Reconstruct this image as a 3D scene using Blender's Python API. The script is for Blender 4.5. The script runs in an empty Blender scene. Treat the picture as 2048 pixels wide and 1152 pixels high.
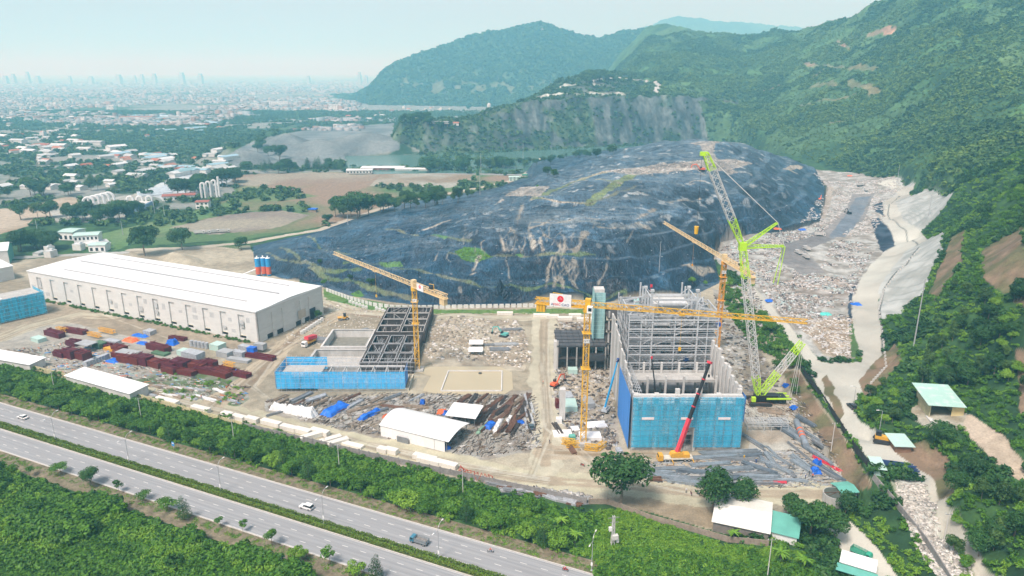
import bpy, bmesh, math, random
import numpy as np
from mathutils import Vector, Matrix, Euler
random.seed(7); RNG = np.random.RandomState(11)
R = math.radians
scene = bpy.context.scene
COL = scene.collection
# ------------------------------------------------------------------ camera
FPX, HC, PITCH = 1430.0, 130.0, R(16.77)
S_, C_ = math.sin(PITCH), math.cos(PITCH)
cam = bpy.data.cameras.new('camera'); cam.sensor_width = 36; cam.lens = 36 * FPX / 2048
cam.clip_start = 1; cam.clip_end = 90000
cam_ob = bpy.data.objects.new('camera', cam); COL.objects.link(cam_ob)
cam_ob.location = (0, 0, HC); cam_ob.rotation_euler = (R(90) - PITCH, 0, 0)
scene.camera = cam_ob
# ------------------------------------------------------------------ sky, sun, exposure
world = bpy.data.worlds.new('World'); scene.world = world; world.use_nodes = True
wn = world.node_tree.nodes; wn.clear(); wl = world.node_tree.links
SUN_EL, SUN_ROT = R(58), R(215)
sky = wn.new('ShaderNodeTexSky'); sky.sky_type = 'NISHITA'; sky.sun_disc = False
sky.sun_elevation = SUN_EL; sky.sun_rotation = SUN_ROT
sky.air_density = 1.0; sky.dust_density = 2.5; sky.ozone_density = 1.2
hs = wn.new('ShaderNodeHueSaturation'); hs.inputs['Saturation'].default_value = 0.48; hs.inputs['Value'].default_value = 1.0
bg = wn.new('ShaderNodeBackground'); bg.inputs['Strength'].default_value = 0.12
out = wn.new('ShaderNodeOutputWorld')
wl.new(sky.outputs[0], hs.inputs['Color']); wl.new(hs.outputs[0], bg.inputs[0]); wl.new(bg.outputs[0], out.inputs[0])
sun = bpy.data.lights.new('sun', 'SUN'); sun.energy = 3.2; sun.angle = R(13); sun.color = (1, .99, .965)
sun_ob = bpy.data.objects.new('sun', sun); COL.objects.link(sun_ob)
_sd = Vector((math.sin(SUN_ROT) * math.cos(SUN_EL), math.cos(SUN_ROT) * math.cos(SUN_EL), math.sin(SUN_EL)))
sun_ob.rotation_euler = _sd.to_track_quat('Z', 'Y').to_euler()
scene.view_settings.view_transform = 'Standard'; scene.view_settings.look = 'None'
scene.view_settings.exposure = 0.5; scene.view_settings.gamma = 1
scene.cycles.volume_bounces = 2; scene.cycles.max_bounces = 5
scene.cycles.transparent_max_bounces = 10
scene.cycles.volume_max_steps = 64
# ------------------------------------------------------------------ photo point -> world point
def dd(py): return (py - 576.0) / FPX
def slope(py):
    d = dd(py); return (S_ + d * C_) / (C_ - d * S_)
def W(px, py, z=0.0):
    'point of the place seen at (px,py) of the photograph and lying at height z'
    d = dd(py); t = (HC - z) / (S_ + d * C_)
    return Vector(((px - 1024) / FPX * t, t * (C_ - d * S_), z))
def WY(px, py, Y):
    d = dd(py); t = Y / (C_ - d * S_)
    return Vector(((px - 1024) / FPX * t, Y, HC - Y * slope(py)))
def proj(X, Y, Z):
    dz = Z - HC
    f = Y * C_ - dz * S_; u = Y * S_ + dz * C_
    return 1024 + FPX * X / f, 576 - FPX * u / f
# ------------------------------------------------------------------ noise (numpy)
def _hash(ix, iy, seed):
    h = (ix.astype(np.int64) * 374761393 + iy.astype(np.int64) * 668265263 + seed * 1442695041) & 0xffffffff
    h = ((h ^ (h >> 13)) * 1274126177) & 0xffffffff
    return ((h ^ (h >> 16)) & 0xffffff) / float(0xffffff)
def vnoise(x, y, seed=0):
    x0 = np.floor(x); y0 = np.floor(y); fx = x - x0; fy = y - y0
    fx = fx * fx * (3 - 2 * fx); fy = fy * fy * (3 - 2 * fy)
    a = _hash(x0, y0, seed); b = _hash(x0 + 1, y0, seed); c = _hash(x0, y0 + 1, seed); d = _hash(x0 + 1, y0 + 1, seed)
    return (a * (1 - fx) + b * fx) * (1 - fy) + (c * (1 - fx) + d * fx) * fy
def fbm(x, y, scale, octv=4, seed=0):
    s = 0; a = .5; tot = 0; x = x / scale; y = y / scale
    for i in range(octv):
        s = s + a * vnoise(x, y, seed + i * 17); tot += a; a *= .5; x = x * 2.03 + 11.3; y = y * 2.03 - 7.7
    return s / tot
def ridged(x, y, scale, octv=3, seed=0):
    s = 0; a = .5; tot = 0; x = x / scale; y = y / scale
    for i in range(octv):
        s = s + a * (1 - np.abs(2 * vnoise(x, y, seed + i * 13) - 1)); tot += a; a *= .5; x = x * 2.1 + 5; y = y * 2.1 + 9
    return s / tot
def inpoly(px, py, poly):
    poly = np.asarray(poly, float); n = len(poly); r = np.zeros(np.shape(px), bool)
    x0, y0 = poly.min(0); x1, y1 = poly.max(0)
    m = (px >= x0) & (px <= x1) & (py >= y0) & (py <= y1)
    if not m.any(): return r
    qx, qy = px[m], py[m]; c = np.zeros(qx.shape, bool); j = n - 1
    for i in range(n):
        xi, yi = poly[i]; xj, yj = poly[j]
        if yi != yj:
            c ^= ((yi > qy) != (yj > qy)) & (qx < (xj - xi) * (qy - yi) / (yj - yi) + xi)
        j = i
    r[m] = c; return r
def segdist(px, py, line):
    d = np.full(np.shape(px), 1e9)
    for (ax, ay), (bx, by) in zip(line[:-1], line[1:]):
        vx, vy = bx - ax, by - ay; L = vx * vx + vy * vy + 1e-9
        t = np.clip(((px - ax) * vx + (py - ay) * vy) / L, 0, 1)
        d = np.minimum(d, np.hypot(px - ax - t * vx, py - ay - t * vy))
    return d
# ------------------------------------------------------------------ the lie of the land
def rbf_fit(pts, sc=200.0, lam=.01):
    P = np.array([(p[0] / sc, p[1] / sc) for p in pts]); z = np.array([p[2] for p in pts]); n = len(P)
    D = np.hypot(P[:, None, 0] - P[None, :, 0], P[:, None, 1] - P[None, :, 1])
    A = np.zeros((n + 3, n + 3)); A[:n, :n] = -D - lam * np.eye(n); A[:n, n] = 1; A[:n, n + 1:] = P
    A[n, :n] = 1; A[n + 1:, :n] = P.T
    w = np.linalg.solve(A, np.concatenate([z, [0, 0, 0]]))
    def f(X, Y):
        X = np.asarray(X, float) / sc; Y = np.asarray(Y, float) / sc
        o = w[n] + w[n + 1] * X + w[n + 2] * Y
        for i in range(n): o = o - w[i] * np.hypot(X - P[i, 0], Y - P[i, 1])
        return o
    return f
def wpts(l): return [tuple(W(*p)) for p in l]
# landfill mound: (px,py,z) on its surface
MOUND_TOE = [(505,492,0),(640,462,0),(800,408,0),(960,382,0),(1060,362,0),(1052,345,0),(1068,322,0),(1150,310,0),(1250,297,6),
    (1330,279,30),(1400,276,46),(1500,300,32),(1590,322,16),(1612,335,12),(1652,372,10),(1640,440,9),(1560,462,9),(1500,466,9),(1440,480,8),
    (1425,520,5),(1440,560,2),(1400,585,0),(1200,606,0),(1000,611,0),(850,612,0),(780,604,0),(700,592,0),(640,572,0),(560,556,0),(512,540,0)]
MOUND_IN = [(530,520,4),(560,495,6),(600,545,5),(600,505,9),(700,560,5),(700,520,11),(700,470,12),(720,448,7),(800,585,4),(800,550,9),(800,500,15),(800,450,15),(800,425,7),
    (900,590,5),(900,560,9),(900,530,14),(900,480,21),(900,430,20),(900,402,7),(1000,592,5),(1000,570,9),(1000,530,15),(1000,480,24),(1000,440,28),(1000,405,26),(1000,386,10),
    (1100,590,6),(1100,565,9),(1100,528,16),(1100,478,27),(1100,430,33),(1100,390,36),(1100,372,34),(1150,350,38),(1090,350,14),(1120,330,12),(1180,340,40),(1200,325,38),(1180,312,14),
    (1200,590,6),(1200,560,10),(1200,528,17),(1200,478,28),(1200,425,37),(1200,385,40),(1200,355,41),(1300,575,6),(1300,540,12),(1300,500,20),(1300,450,31),(1300,400,39),(1300,370,42),(1300,340,45),(1280,310,42),
    (1300,292,40),(1400,560,3),(1400,520,11),(1400,480,20),(1400,430,30),(1400,380,39),(1400,345,45),(1400,315,50),(1400,285,54),(1440,288,53),(1470,440,22),(1500,400,30),(1500,350,38),(1500,320,40),
    (1560,430,14),(1560,380,27),(1560,345,27),(1600,410,15),(1600,360,20),(1620,385,14)]
_mt = wpts(MOUND_TOE); MOUND_POLY = [(p[0], p[1]) for p in _mt]
_back = [(MOUND_POLY[9][0] + 20, MOUND_POLY[9][1] + 130), (MOUND_POLY[10][0] + 40, MOUND_POLY[10][1] + 200), (MOUND_POLY[11][0] + 30, MOUND_POLY[11][1] + 160)]
MOUND_POLY = MOUND_POLY[:9] + _back + MOUND_POLY[12:]
_mpts = [p for i, p in enumerate(_mt) if i not in (9, 10, 11)] + [tuple(W(1330,281,34)), tuple(W(1400,277,50)), tuple(W(1480,288,44))] + [(b[0], b[1], 2) for b in _back] + wpts(MOUND_IN)
f_mound = rbf_fit(_mpts)
# ground rising on the right: trash yard, access road, slopes
RIGHT = [(1440,570,0),(1470,620,0),(1500,680,0),(1530,730,0),(1560,770,0),(1590,830,0),(1630,880,0),(1670,940,0),(1700,975,0),(1740,1030,0),(1790,1100,0),(1830,1152,0),(1880,1250,0),
    (1500,575,7),(1530,600,7),(1570,650,7),(1600,690,7),(1640,740,7),(1600,740,7),(1640,800,7),(1690,880,7),(1740,950,7),(1770,985,5),(1830,1060,3),(1900,1152,2),(1990,1250,2),
    (1460,560,3),(1430,520,5),(1440,485,8),(1500,468,9),(1560,466,9),(1640,442,10),(1655,372,11),(1612,337,12),(1600,325,14),(1500,520,8),(1560,540,9),(1600,600,9),(1650,560,9),(1700,500,10),(1750,470,10),
    (1700,420,11),(1750,380,12),(1680,370,12),(1720,350,13),(1790,352,14),(1820,375,15),(1600,520,9),(1660,620,8),(1700,600,8),(1700,690,7),(1650,700,7),(1620,650,8),(1780,480,9),(1770,440,9),
    (1740,560,11),(1725,620,10),(1720,700,8),(1730,730,8),(1690,770,7),(1700,830,7),(1740,870,7),(1780,900,7),(1790,400,13),(1800,430,13),(1830,480,12),(1790,510,12),(1755,540,11),(1760,640,10),(1775,700,9),(1790,740,9),
    (1850,372,24),(1840,420,22),(1900,388,34),(1850,440,20),(1890,465,34),(1840,520,22),(1880,560,30),(1820,590,18),(1800,620,13),(1780,600,11),
    (1735,780,9),(1730,830,9),(1760,860,9),(1820,780,14),(1800,720,15),(1830,690,20),(1880,640,28),(1950,560,42),(2048,480,60),(2200,480,75),(1950,470,48),(1950,420,56),(2048,400,66),(1930,350,58),
    (1870,830,14),(1910,820,14),(1840,800,14),(1950,760,19),(1950,680,29),(2048,640,38),(2200,640,48),(2048,760,27),(1980,840,17),(2048,960,14),(1930,870,14),(1850,870,11),(1820,880,8),(1870,930,7),(1900,990,9),
    (1870,1000,5),(1890,1060,4),(1960,1152,3),(1920,1020,10),(2000,1050,12),(2048,1152,12),(2000,950,14),(2200,1000,22),(2200,1152,20),(2300,820,35),(2100,1300,12),(1860,950,6),(1900,940,9),
    (1850,345,30),(1900,300,58),(1800,330,18),(1750,335,15),(1700,335,14),(1650,330,13),(1560,310,10),(2048,300,75),(2200,300,90)]
f_right = rbf_fit(wpts(RIGHT))
RIGHT_EDGE = [(1440,570),(1470,620),(1500,680),(1530,730),(1560,770),(1590,830),(1630,880),(1670,940),(1700,975),(1740,1030),(1790,1100),(1830,1152),(1880,1250)]
_re = [tuple(W(px, py, 0)) for px, py in RIGHT_EDGE]
RIGHT_POLY = [(p[0], p[1]) for p in _re] + [(150, 90), (900, 90), (1400, 1100), (700, 1260), (420, 1120), (330, 1000)] + \
    [tuple(W(*p))[:2] for p in [(1600,325,14),(1655,372,11),(1640,442,10),(1560,466,9),(1500,468,9),(1440,485,8),(1425,520,5)]]
# lofts: px -> [(py, Y)...] from near to far
def loft(cols, back, open_right=False):
    pxs = sorted(cols); rows = []
    for k in range(len(cols[pxs[0]])):
        P = [WY(px, *cols[px][k]) for px in pxs]
        rows.append(([p.x / p.y for p in P], [p.y for p in P], [p.z for p in P]))
    amin = max(r[0][0] for r in rows); amax = min(r[0][-1] for r in rows)
    def f(X, Y):
        a = X / Y; out = np.full(np.shape(X), -50.0)
        Ys = [np.interp(a, r[0], r[1]) for r in rows]; Zs = [np.interp(a, r[0], r[2]) for r in rows]
        Ys.append(Ys[-1] * back[0]); Zs.append(np.full(np.shape(X), back[1]))
        Ys.insert(0, Ys[0] - 40.); Zs.insert(0, np.full(np.shape(X), -8.) + 0 * Zs[0] + np.minimum(0, Zs[0]))
        ok = (a >= min(rows[-1][0][0], amin)) & ((a <= max(rows[-1][0][-1], amax)) | open_right)
        for k in range(len(Ys) - 1):
            m = ok & (Y >= Ys[k]) & (Y < Ys[k + 1])
            t = (Y - Ys[k]) / np.maximum(Ys[k + 1] - Ys[k], 1e-6)
            if k == len(Ys) - 2: t = t * t * (3 - 2 * t)
            out = np.where(m, Zs[k] * (1 - t) + Zs[k + 1] * t, out)
        return out
    return f
QUARRY = {  # foot, foot2, brink, behind, knoll, far
    770:[(304,1235),(303,1240),(303,1243),(302,1250),(301,1255),(300,1262)],
    800:[(305,1228),(285,1240),(252,1262),(248,1290),(262,1400),(275,1480)],
    850:[(305,1225),(290,1240),(243,1280),(240,1310),(255,1420),(262,1550)],
    905:[(303,1235),(288,1255),(246,1290),(240,1320),(245,1450),(255,1600)],
    960:[(302,1245),(285,1265),(236,1320),(230,1350),(240,1480),(248,1650)],
    1040:[(299,1272),(282,1290),(210,1360),(203,1400),(212,1520),(235,1750)],
    1120:[(295,1312),(278,1330),(200,1400),(190,1450),(165,1580),(190,1800)],
    1180:[(293,1335),(275,1350),(198,1420),(188,1480),(146,1640),(150,1800)],
    1250:[(290,1360),(272,1375),(196,1440),(186,1500),(152,1680),(150,1850)],
    1330:[(286,1400),(262,1415),(196,1470),(190,1530),(162,1700),(148,1900)],
    1400:[(282,1420),(260,1440),(198,1490),(190,1540),(165,1700),(140,1950)],
    1480:[(275,1440),(262,1450),(210,1500),(195,1550),(165,1720),(135,2000)],
    1530:[(262,1450),(250,1465),(225,1500),(210,1550),(180,1720),(140,2000)]}
MOUNT = {
    1180:[(238,1500),(225,1650),(214,1850),(207,2060),(202,2300),(198,2600),(195,2900),(192,3200)],
    1240:[(215,1500),(195,1650),(172,1850),(156,2050),(140,2250),(128,2450),(118,2750),(110,3000)],
    1290:[(200,1500),(170,1650),(145,1850),(122,2000),(100,2200),(85,2400),(72,2600),(60,2800)],
    1350:[(200,1500),(170,1650),(145,1800),(120,1950),(95,2150),(78,2300),(64,2450),(50,2600)],
    1400:[(210,1480),(180,1600),(150,1750),(125,1900),(102,2050),(86,2200),(74,2320),(64,2450)],
    1480:[(240,1400),(205,1520),(175,1650),(145,1800),(120,1950),(100,2080),(86,2200),(74,2320)],
    1540:[(280,1200),(235,1340),(200,1480),(165,1620),(132,1780),(108,1920),(88,2060),(73,2180)],
    1600:[(310,1040),(262,1180),(220,1300),(180,1430),(142,1580),(112,1740),(88,1900),(68,2040)],
    1650:[(325,950),(280,1060),(235,1180),(190,1310),(148,1450),(112,1600),(82,1760),(58,1900)],
    1700:[(333,900),(285,1010),(238,1130),(190,1250),(145,1380),(105,1520),(72,1660),(44,1800)],
    1750:[(335,850),(285,960),(235,1080),(180,1200),(128,1330),(82,1470),(46,1600),(16,1720)],
    1800:[(332,800),(280,910),(225,1030),(165,1150),(108,1280),(58,1410),(22,1530),(-6,1640)],
    1900:[(350,600),(290,720),(230,850),(165,990),(100,1130),(40,1280),(-10,1430),(-55,1580)],
    2048:[(380,480),(310,600),(240,740),(160,890),(85,1050),(10,1220),(-60,1380),(-130,1520)],
    2400:[(430,420),(340,540),(250,680),(150,830),(60,1000),(-40,1180),(-140,1350),(-220,1500)]}
BACK = {
    600:[(188,5200),(187,5210),(186,5220),(186,5230),(186,5240),(186,5250)],
    700:[(205,3500),(203,3550),(201,3600),(200,3620),(199,3640),(198,3660)],
    740:[(210,3100),(205,3150),(198,3220),(192,3280),(186,3320),(180,3360)],
    780:[(212,3050),(202,3100),(188,3180),(172,3260),(156,3340),(140,3420)],
    850:[(216,3000),(205,3050),(185,3130),(160,3230),(134,3340),(108,3480)],
    940:[(220,2900),(208,2970),(182,3080),(150,3220),(116,3380),(80,3550)],
    1020:[(224,2800),(210,2880),(182,3010),(146,3170),(108,3360),(66,3560)],
    1085:[(225,2750),(210,2840),(180,2980),(142,3150),(100,3350),(54,3570)],
    1140:[(215,2800),(200,2880),(172,3010),(138,3170),(102,3360),(67,3560)],
    1200:[(205,2900),(190,2980),(164,3090),(134,3230),(104,3400),(77,3560)],
    1250:[(190,3000),(176,3080),(152,3180),(124,3300),(94,3420),(64,3560)],
    1330:[(185,3000),(170,3080),(148,3180),(122,3300),(96,3420),(66,3560)],
    1500:[(170,3000),(160,3100),(140,3200),(120,3300),(105,3400),(95,3500)]}
FAR = {
    1180:[(140,6000),(130,6300),(122,6600),(115,7000)],
    1280:[(130,6000),(105,6300),(82,6600),(60,7000)],
    1330:[(130,6000),(100,6300),(70,6600),(42,7000)],
    1400:[(130,6000),(98,6300),(66,6600),(36,7000)],
    1440:[(130,6000),(100,6300),(72,6600),(45,7000)],
    1520:[(130,6000),(104,6300),(78,6600),(52,7000)],
    1600:[(130,6000),(108,6300),(84,6600),(61,7000)],
    1680:[(130,6000),(110,6300),(92,6600),(72,7000)],
    1800:[(130,6000),(120,6300),(110,6600),(95,7000)]}
f_quarry, f_mount, f_back, f_far = loft(QUARRY, (1.12, 0.)), loft(MOUNT, (1.35, 20.), True), loft(BACK, (1.3, 0.)), loft(FAR, (1.3, 0.))
LAKE = [(690,312),(740,306),(800,304),(870,304),(960,303),(1010,300),(1100,296),(1200,291),(1290,284),(1340,280),(1380,300),(1300,330),(1040,345),(700,350)]
LAKE = [tuple(W(px, py, -1))[:2] for px, py in LAKE]
HEAPS = [  # gravel heaps: px, py of foot centre, radius x, radius y, height
    (470,326,58,50,27),(735,300,130,80,30),(640,305,80,60,22),(575,296,60,50,26),(545,288,50,40,24),(585,328,40,30,10),(450,334,50,30,8),(350,522,17,12,6.5),(372,528,13,10,5),(905,664,20,14,2.4),(920,640,16,12,2.2),(255,262,90,50,9),
    (800,368,45,55,6),(1075,318,30,24,4)]
def height(X, Y, comp=False):
    X = np.asarray(X, float); Y = np.asarray(Y, float)
    z = np.zeros(X.shape); c = np.zeros(X.shape, int)
    far = np.clip((Y - 3500) / 4000, 0, 1)
    px, py = proj(X, Y, 0)
    site = (Y < 420)
    z += np.where(site, 0, (fbm(X, Y, 60, 3, 5) - .5) * 1.5 * np.clip((Y - 420) / 200, 0, 1))
    for hx, hy, rx, ry, hh in HEAPS:
        p = W(hx, hy); m = (abs(X - p.x) < rx * 1.3) & (abs(Y - p.y) < ry * 1.3)
        if m.any():
            r = np.hypot((X[m] - p.x) / rx, (Y[m] - p.y) / ry) * (1 + .25 * (fbm(X[m], Y[m], rx * .5, 3, 2) - .5))
            z[m] = np.maximum(z[m], hh * np.clip(1.08 - r, 0, 1) ** .9)
    lk = inpoly(X, Y, LAKE); z[lk] = z[lk] * 1.3 - 4
    m = inpoly(X, Y, RIGHT_POLY) & (X > 60)
    if m.any():
        zz = f_right(X[m], Y[m])
        nz = (fbm(X[m], Y[m], 25, 4, 3) - .5); yd = inpoly(*proj(X[m], Y[m], zz), [(1430,500),(1640,440),(1660,372),(1790,352),(1800,400),(1770,470),(1715,560),(1705,700),(1640,700),(1540,600)]); zz = zz + yd * (fbm(X[m], Y[m], 14, 3, 13) - .45) * 3.2
        zr = zz + nz * np.clip((zz - 12) / 12, 0, 1) * 9
        z[m] = np.maximum(zr, -.2); c[m] = 1
    m = inpoly(X, Y, MOUND_POLY)
    if m.any():
        zz = f_mound(X[m], Y[m]); Xm, Ym = X[m], Y[m]
        wx = Xm + 26 * fbm(Xm, Ym, 60, 3, 9); wy = Ym + 30 * fbm(Xm, Ym, 60, 3, 19)
        n = (ridged(wx, wy * .8, 52, 3, 4) - .5) * 7.5 + (ridged(wx * .5 + wy * .3, wy, 13, 2, 8) - .5) * 1.9
        # benches
        st = 8.5; q = zz / st; fr = q - np.floor(q); zb = (np.floor(q) + np.clip((fr - .28) / .72, 0, 1)) * st
        zz = zz * .2 + zb * .8
        k = np.clip(zz / 6, 0, 1)
        z[m] = np.maximum(np.maximum(zz + n * k, z[m]), .05); c[m] = 2
    m = (Y > 900) & (Y < 2600)
    if m.any():
        q = f_quarry(X[m], Y[m]); n = ridged(X[m], Y[m], 70, 4, 21) - .5
        cr = (fbm(X[m], Y[m], 16, 4, 33) - .5)
        q = q + np.clip((q - 3) / 30, 0, 1) * (n * 14 + cr * 9)
        zm = z[m]; cm = c[m]; w = q > zm; zm[w] = q[w]; cm[w] = 3; z[m] = zm; c[m] = cm
    m = (Y > 380) & (X > -200)
    if m.any():
        q = f_mount(X[m], Y[m]); k = np.clip((q - 10) / 80, 0, 1)
        q = q + k * ((ridged(X[m], Y[m], 260, 4, 41) - .55) * 46 + (fbm(X[m], Y[m], 30, 4, 44) - .5) * 14 + (fbm(X[m], Y[m], 9, 2, 47) - .5) * 5)
        zm = z[m]; cm = c[m]; w = q > zm; zm[w] = q[w]; cm[w] = 4; z[m] = zm; c[m] = cm
    m = (Y > 2500)
    if m.any():
        for f, cc, sc in ((f_back, 5, 1), (f_far, 6, 1.6)):
            q = f(X[m], Y[m]); k = np.clip((q - 5) / 90, 0, 1)
            q = q + k * ((ridged(X[m], Y[m], 380 * sc, 5, 51) - .55) * 60 * sc + (fbm(X[m], Y[m], 26 * sc, 3, 54) - .5) * 20 * sc)
            zm = z[m]; cm = c[m]; w = q > zm; zm[w] = q[w]; cm[w] = cc; z[m] = zm; c[m] = cm
    return (z, c) if comp else z
def ground(px, py):
    'the point of the land seen at (px,py)'
    d = dd(py); k = (px - 1024) / FPX / (C_ - d * S_); sl = slope(py)
    Y = np.concatenate([np.arange(110, 1500, 1.5), np.geomspace(1500, 9000, 500)])
    zz = height(k * Y, Y); ray = HC - Y * sl
    i = np.nonzero(zz >= ray)[0]
    if len(i) == 0: return W(px, py)
    i = i[0]; y1 = Y[i]; y0 = Y[max(i - 1, 0)]
    for _ in range(12):
        ym = (y0 + y1) / 2
        if float(height(np.array([k * ym]), np.array([ym]))[0]) >= HC - ym * sl: y1 = ym
        else: y0 = ym
    return Vector((k * y1, y1, HC - y1 * sl))
def gz(x, y): return float(height(np.array([x]), np.array([y]))[0])
# ------------------------------------------------------------------ materials
MATS = {}
def newmat(name):
    m = bpy.data.materials.new(name); m.use_nodes = True; nt = m.node_tree
    b = nt.nodes['Principled BSDF']; return m, nt, b
def mat(name, col, rough=.6, var=.12, scale=.6, metal=0., spec=.4, bump=0., dirt=None, stretch=None, objrand=0.):
    'procedural paint / stone / metal: base colour broken up by two noises, optional dirt and per-object variation'
    if name in MATS: return MATS[name]
    m, nt, b = newmat(name); N, L = nt.nodes, nt.links
    tc = N.new('ShaderNodeTexCoord'); mp = N.new('ShaderNodeMapping'); L.new(tc.outputs['Object'], mp.inputs[0])
    if stretch: mp.inputs['Scale'].default_value = stretch
    n = N.new('ShaderNodeTexNoise'); n.inputs['Scale'].default_value = scale; n.inputs['Detail'].default_value = 5; L.new(mp.outputs[0], n.inputs[0])
    r = N.new('ShaderNodeMapRange'); r.inputs[1].default_value = .3; r.inputs[2].default_value = .7
    r.inputs[3].default_value = 1 - var; r.inputs[4].default_value = 1 + var; L.new(n.outputs[0], r.inputs[0])
    mx = N.new('ShaderNodeMix'); mx.data_type = 'RGBA'; mx.blend_type = 'MULTIPLY'; mx.inputs[0].default_value = 1
    mx.inputs['A'].default_value = (*col, 1); L.new(r.outputs[0], mx.inputs['B']); last = mx.outputs['Result']
    if dirt:
        n2 = N.new('ShaderNodeTexNoise'); n2.inputs['Scale'].default_value = scale * 3.3; n2.inputs['Detail'].default_value = 6; L.new(mp.outputs[0], n2.inputs[0])
        r2 = N.new('ShaderNodeMapRange'); r2.inputs[1].default_value = .5; r2.inputs[2].default_value = .72; r2.inputs[3].default_value = 0; r2.inputs[4].default_value = dirt[3] if len(dirt) > 3 else .6
        L.new(n2.outputs[0], r2.inputs[0]); m2 = N.new('ShaderNodeMix'); m2.data_type = 'RGBA'; L.new(r2.outputs[0], m2.inputs[0]); L.new(last, m2.inputs['A'])
        m2.inputs['B'].default_value = (*dirt[:3], 1); last = m2.outputs['Result']
    if objrand:
        oi = N.new('ShaderNodeObjectInfo'); h = N.new('ShaderNodeHueSaturation'); L.new(last, h.inputs['Color'])
        a = N.new('ShaderNodeMapRange'); a.inputs[3].default_value = 1 - objrand; a.inputs[4].default_value = 1 + objrand; L.new(oi.outputs['Random'], a.inputs[0]); L.new(a.outputs[0], h.inputs['Value'])
        a = N.new('ShaderNodeMapRange'); a.inputs[3].default_value = .5 - objrand * .1; a.inputs[4].default_value = .5 + objrand * .1; L.new(oi.outputs['Random'], a.inputs[0]); L.new(a.outputs[0], h.inputs['Hue']); last = h.outputs[0]
    L.new(last, b.inputs['Base Color'])
    b.inputs['Roughness'].default_value = rough; b.inputs['Metallic'].default_value = metal; b.inputs['Specular IOR Level'].default_value = spec
    if bump:
        bp = N.new('ShaderNodeBump'); bp.inputs['Strength'].default_value = .6; bp.inputs['Distance'].default_value = bump; L.new(n.outputs[0], bp.inputs['Height']); L.new(bp.outputs[0], b.inputs['Normal'])
    MATS[name] = m; return m
def vmat(name, rough=.85, spec=.2, s1=.25, s2=1.6, amp=.22, bump=.15, bscale=.5, stretch=(1, 1, 1), gloss_noise=False):
    'earth: colour attribute of the land x fine noises in world space'
    m, nt, b = newmat(name); N, L = nt.nodes, nt.links
    at = N.new('ShaderNodeAttribute'); at.attribute_name = 'Col'
    tc = N.new('ShaderNodeTexCoord'); mp = N.new('ShaderNodeMapping'); mp.inputs['Scale'].default_value = stretch; L.new(tc.outputs['Object'], mp.inputs[0])
    last = at.outputs['Color']; ns = []
    for sc, am in ((s1, amp), (s2, amp * .8)):
        n = N.new('ShaderNodeTexNoise'); n.inputs['Scale'].default_value = sc; n.inputs['Detail'].default_value = 4; L.new(mp.outputs[0], n.inputs[0]); ns.append(n)
        r = N.new('ShaderNodeMapRange'); r.inputs[1].default_value = .3; r.inputs[2].default_value = .7; r.inputs[3].default_value = 1 - am; r.inputs[4].default_value = 1 + am; L.new(n.outputs[0], r.inputs[0])
        mx = N.new('ShaderNodeMix'); mx.data_type = 'RGBA'; mx.blend_type = 'MULTIPLY'; mx.inputs[0].default_value = 1; L.new(last, mx.inputs['A']); L.new(r.outputs[0], mx.inputs['B']); last = mx.outputs['Result']
    L.new(last, b.inputs['Base Color']); b.inputs['Roughness'].default_value = rough; b.inputs['Specular IOR Level'].default_value = spec
    if bump:
        n = N.new('ShaderNodeTexNoise'); n.inputs['Scale'].default_value = bscale; n.inputs['Detail'].default_value = 5; L.new(mp.outputs[0], n.inputs[0])
        bp = N.new('ShaderNodeBump'); bp.inputs['Strength'].default_value = 1; bp.inputs['Distance'].default_value = bump; L.new(n.outputs[0], bp.inputs['Height']); L.new(bp.outputs[0], b.inputs['Normal'])
    MATS[name] = m; return m
def tag(o, label=None, cat=None, group=None, kind=None):
    if label: o['label'] = label
    if cat: o['category'] = cat
    if group: o['group'] = group
    if kind: o['kind'] = kind
    return o
def numesh(name, co, faces, m, col=None, smooth=False):
    'mesh object from numpy: co (n,3), faces (k,4) or (k,3)'
    me = bpy.data.meshes.new(name); co = np.asarray(co, np.float32); faces = np.asarray(faces, np.int32); k = faces.shape[1]
    me.vertices.add(len(co)); me.vertices.foreach_set('co', co.ravel())
    me.loops.add(faces.size); me.loops.foreach_set('vertex_index', faces.ravel())
    me.polygons.add(len(faces)); me.polygons.foreach_set('loop_start', np.arange(0, faces.size, k, dtype=np.int32))
    if smooth: me.polygons.foreach_set('use_smooth', np.ones(len(faces), bool))
    me.update(calc_edges=True)
    if col is not None:
        ca = me.color_attributes.new('Col', 'FLOAT_COLOR', 'POINT'); c4 = np.ones((len(co), 4), np.float32); c4[:, :3] = col; ca.data.foreach_set('color', c4.ravel())
    if m: me.materials.append(m)
    o = bpy.data.objects.new(name, me); COL.objects.link(o); return o
# ------------------------------------------------------------------ the land as one sheet, cut into ground, roads, landfill, hills, cliff
NA = 1250
aa = np.concatenate([np.linspace(-1.6, -.945, 30), np.linspace(-.93, .93, NA), np.linspace(.945, 1.6, 60)])
yy = [118.]
while yy[-1] < 45000:
    y = yy[-1]; yy.append(y + (.75 if y < 420 else .75 + (y - 420) * .0033 if y < 1250 else 3.5 if y < 2050 else 7 if y < 3700 else (y * .006)))
yy = np.array(yy)
GY, GA = np.meshgrid(yy, aa, indexing='ij'); GX = GA * GY
GZ, GC = height(GX, GY, True)
PX, PY = proj(GX, GY, GZ)
PX = PX + (fbm(GX, GY, 9, 3, 71) - .5) * 9 * np.clip(400 / GY, .3, 2); PY = PY + (fbm(GX, GY, 9, 3, 72) - .5) * 5 * np.clip(400 / GY, .25, 2)
def mixc(a, b, t): t = np.clip(t, 0, 1)[..., None]; return np.asarray(a) * (1 - t) + np.asarray(b) * t
def thr(n, lo, hi): return np.clip((n - lo) / (hi - lo), 0, 1)
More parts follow.
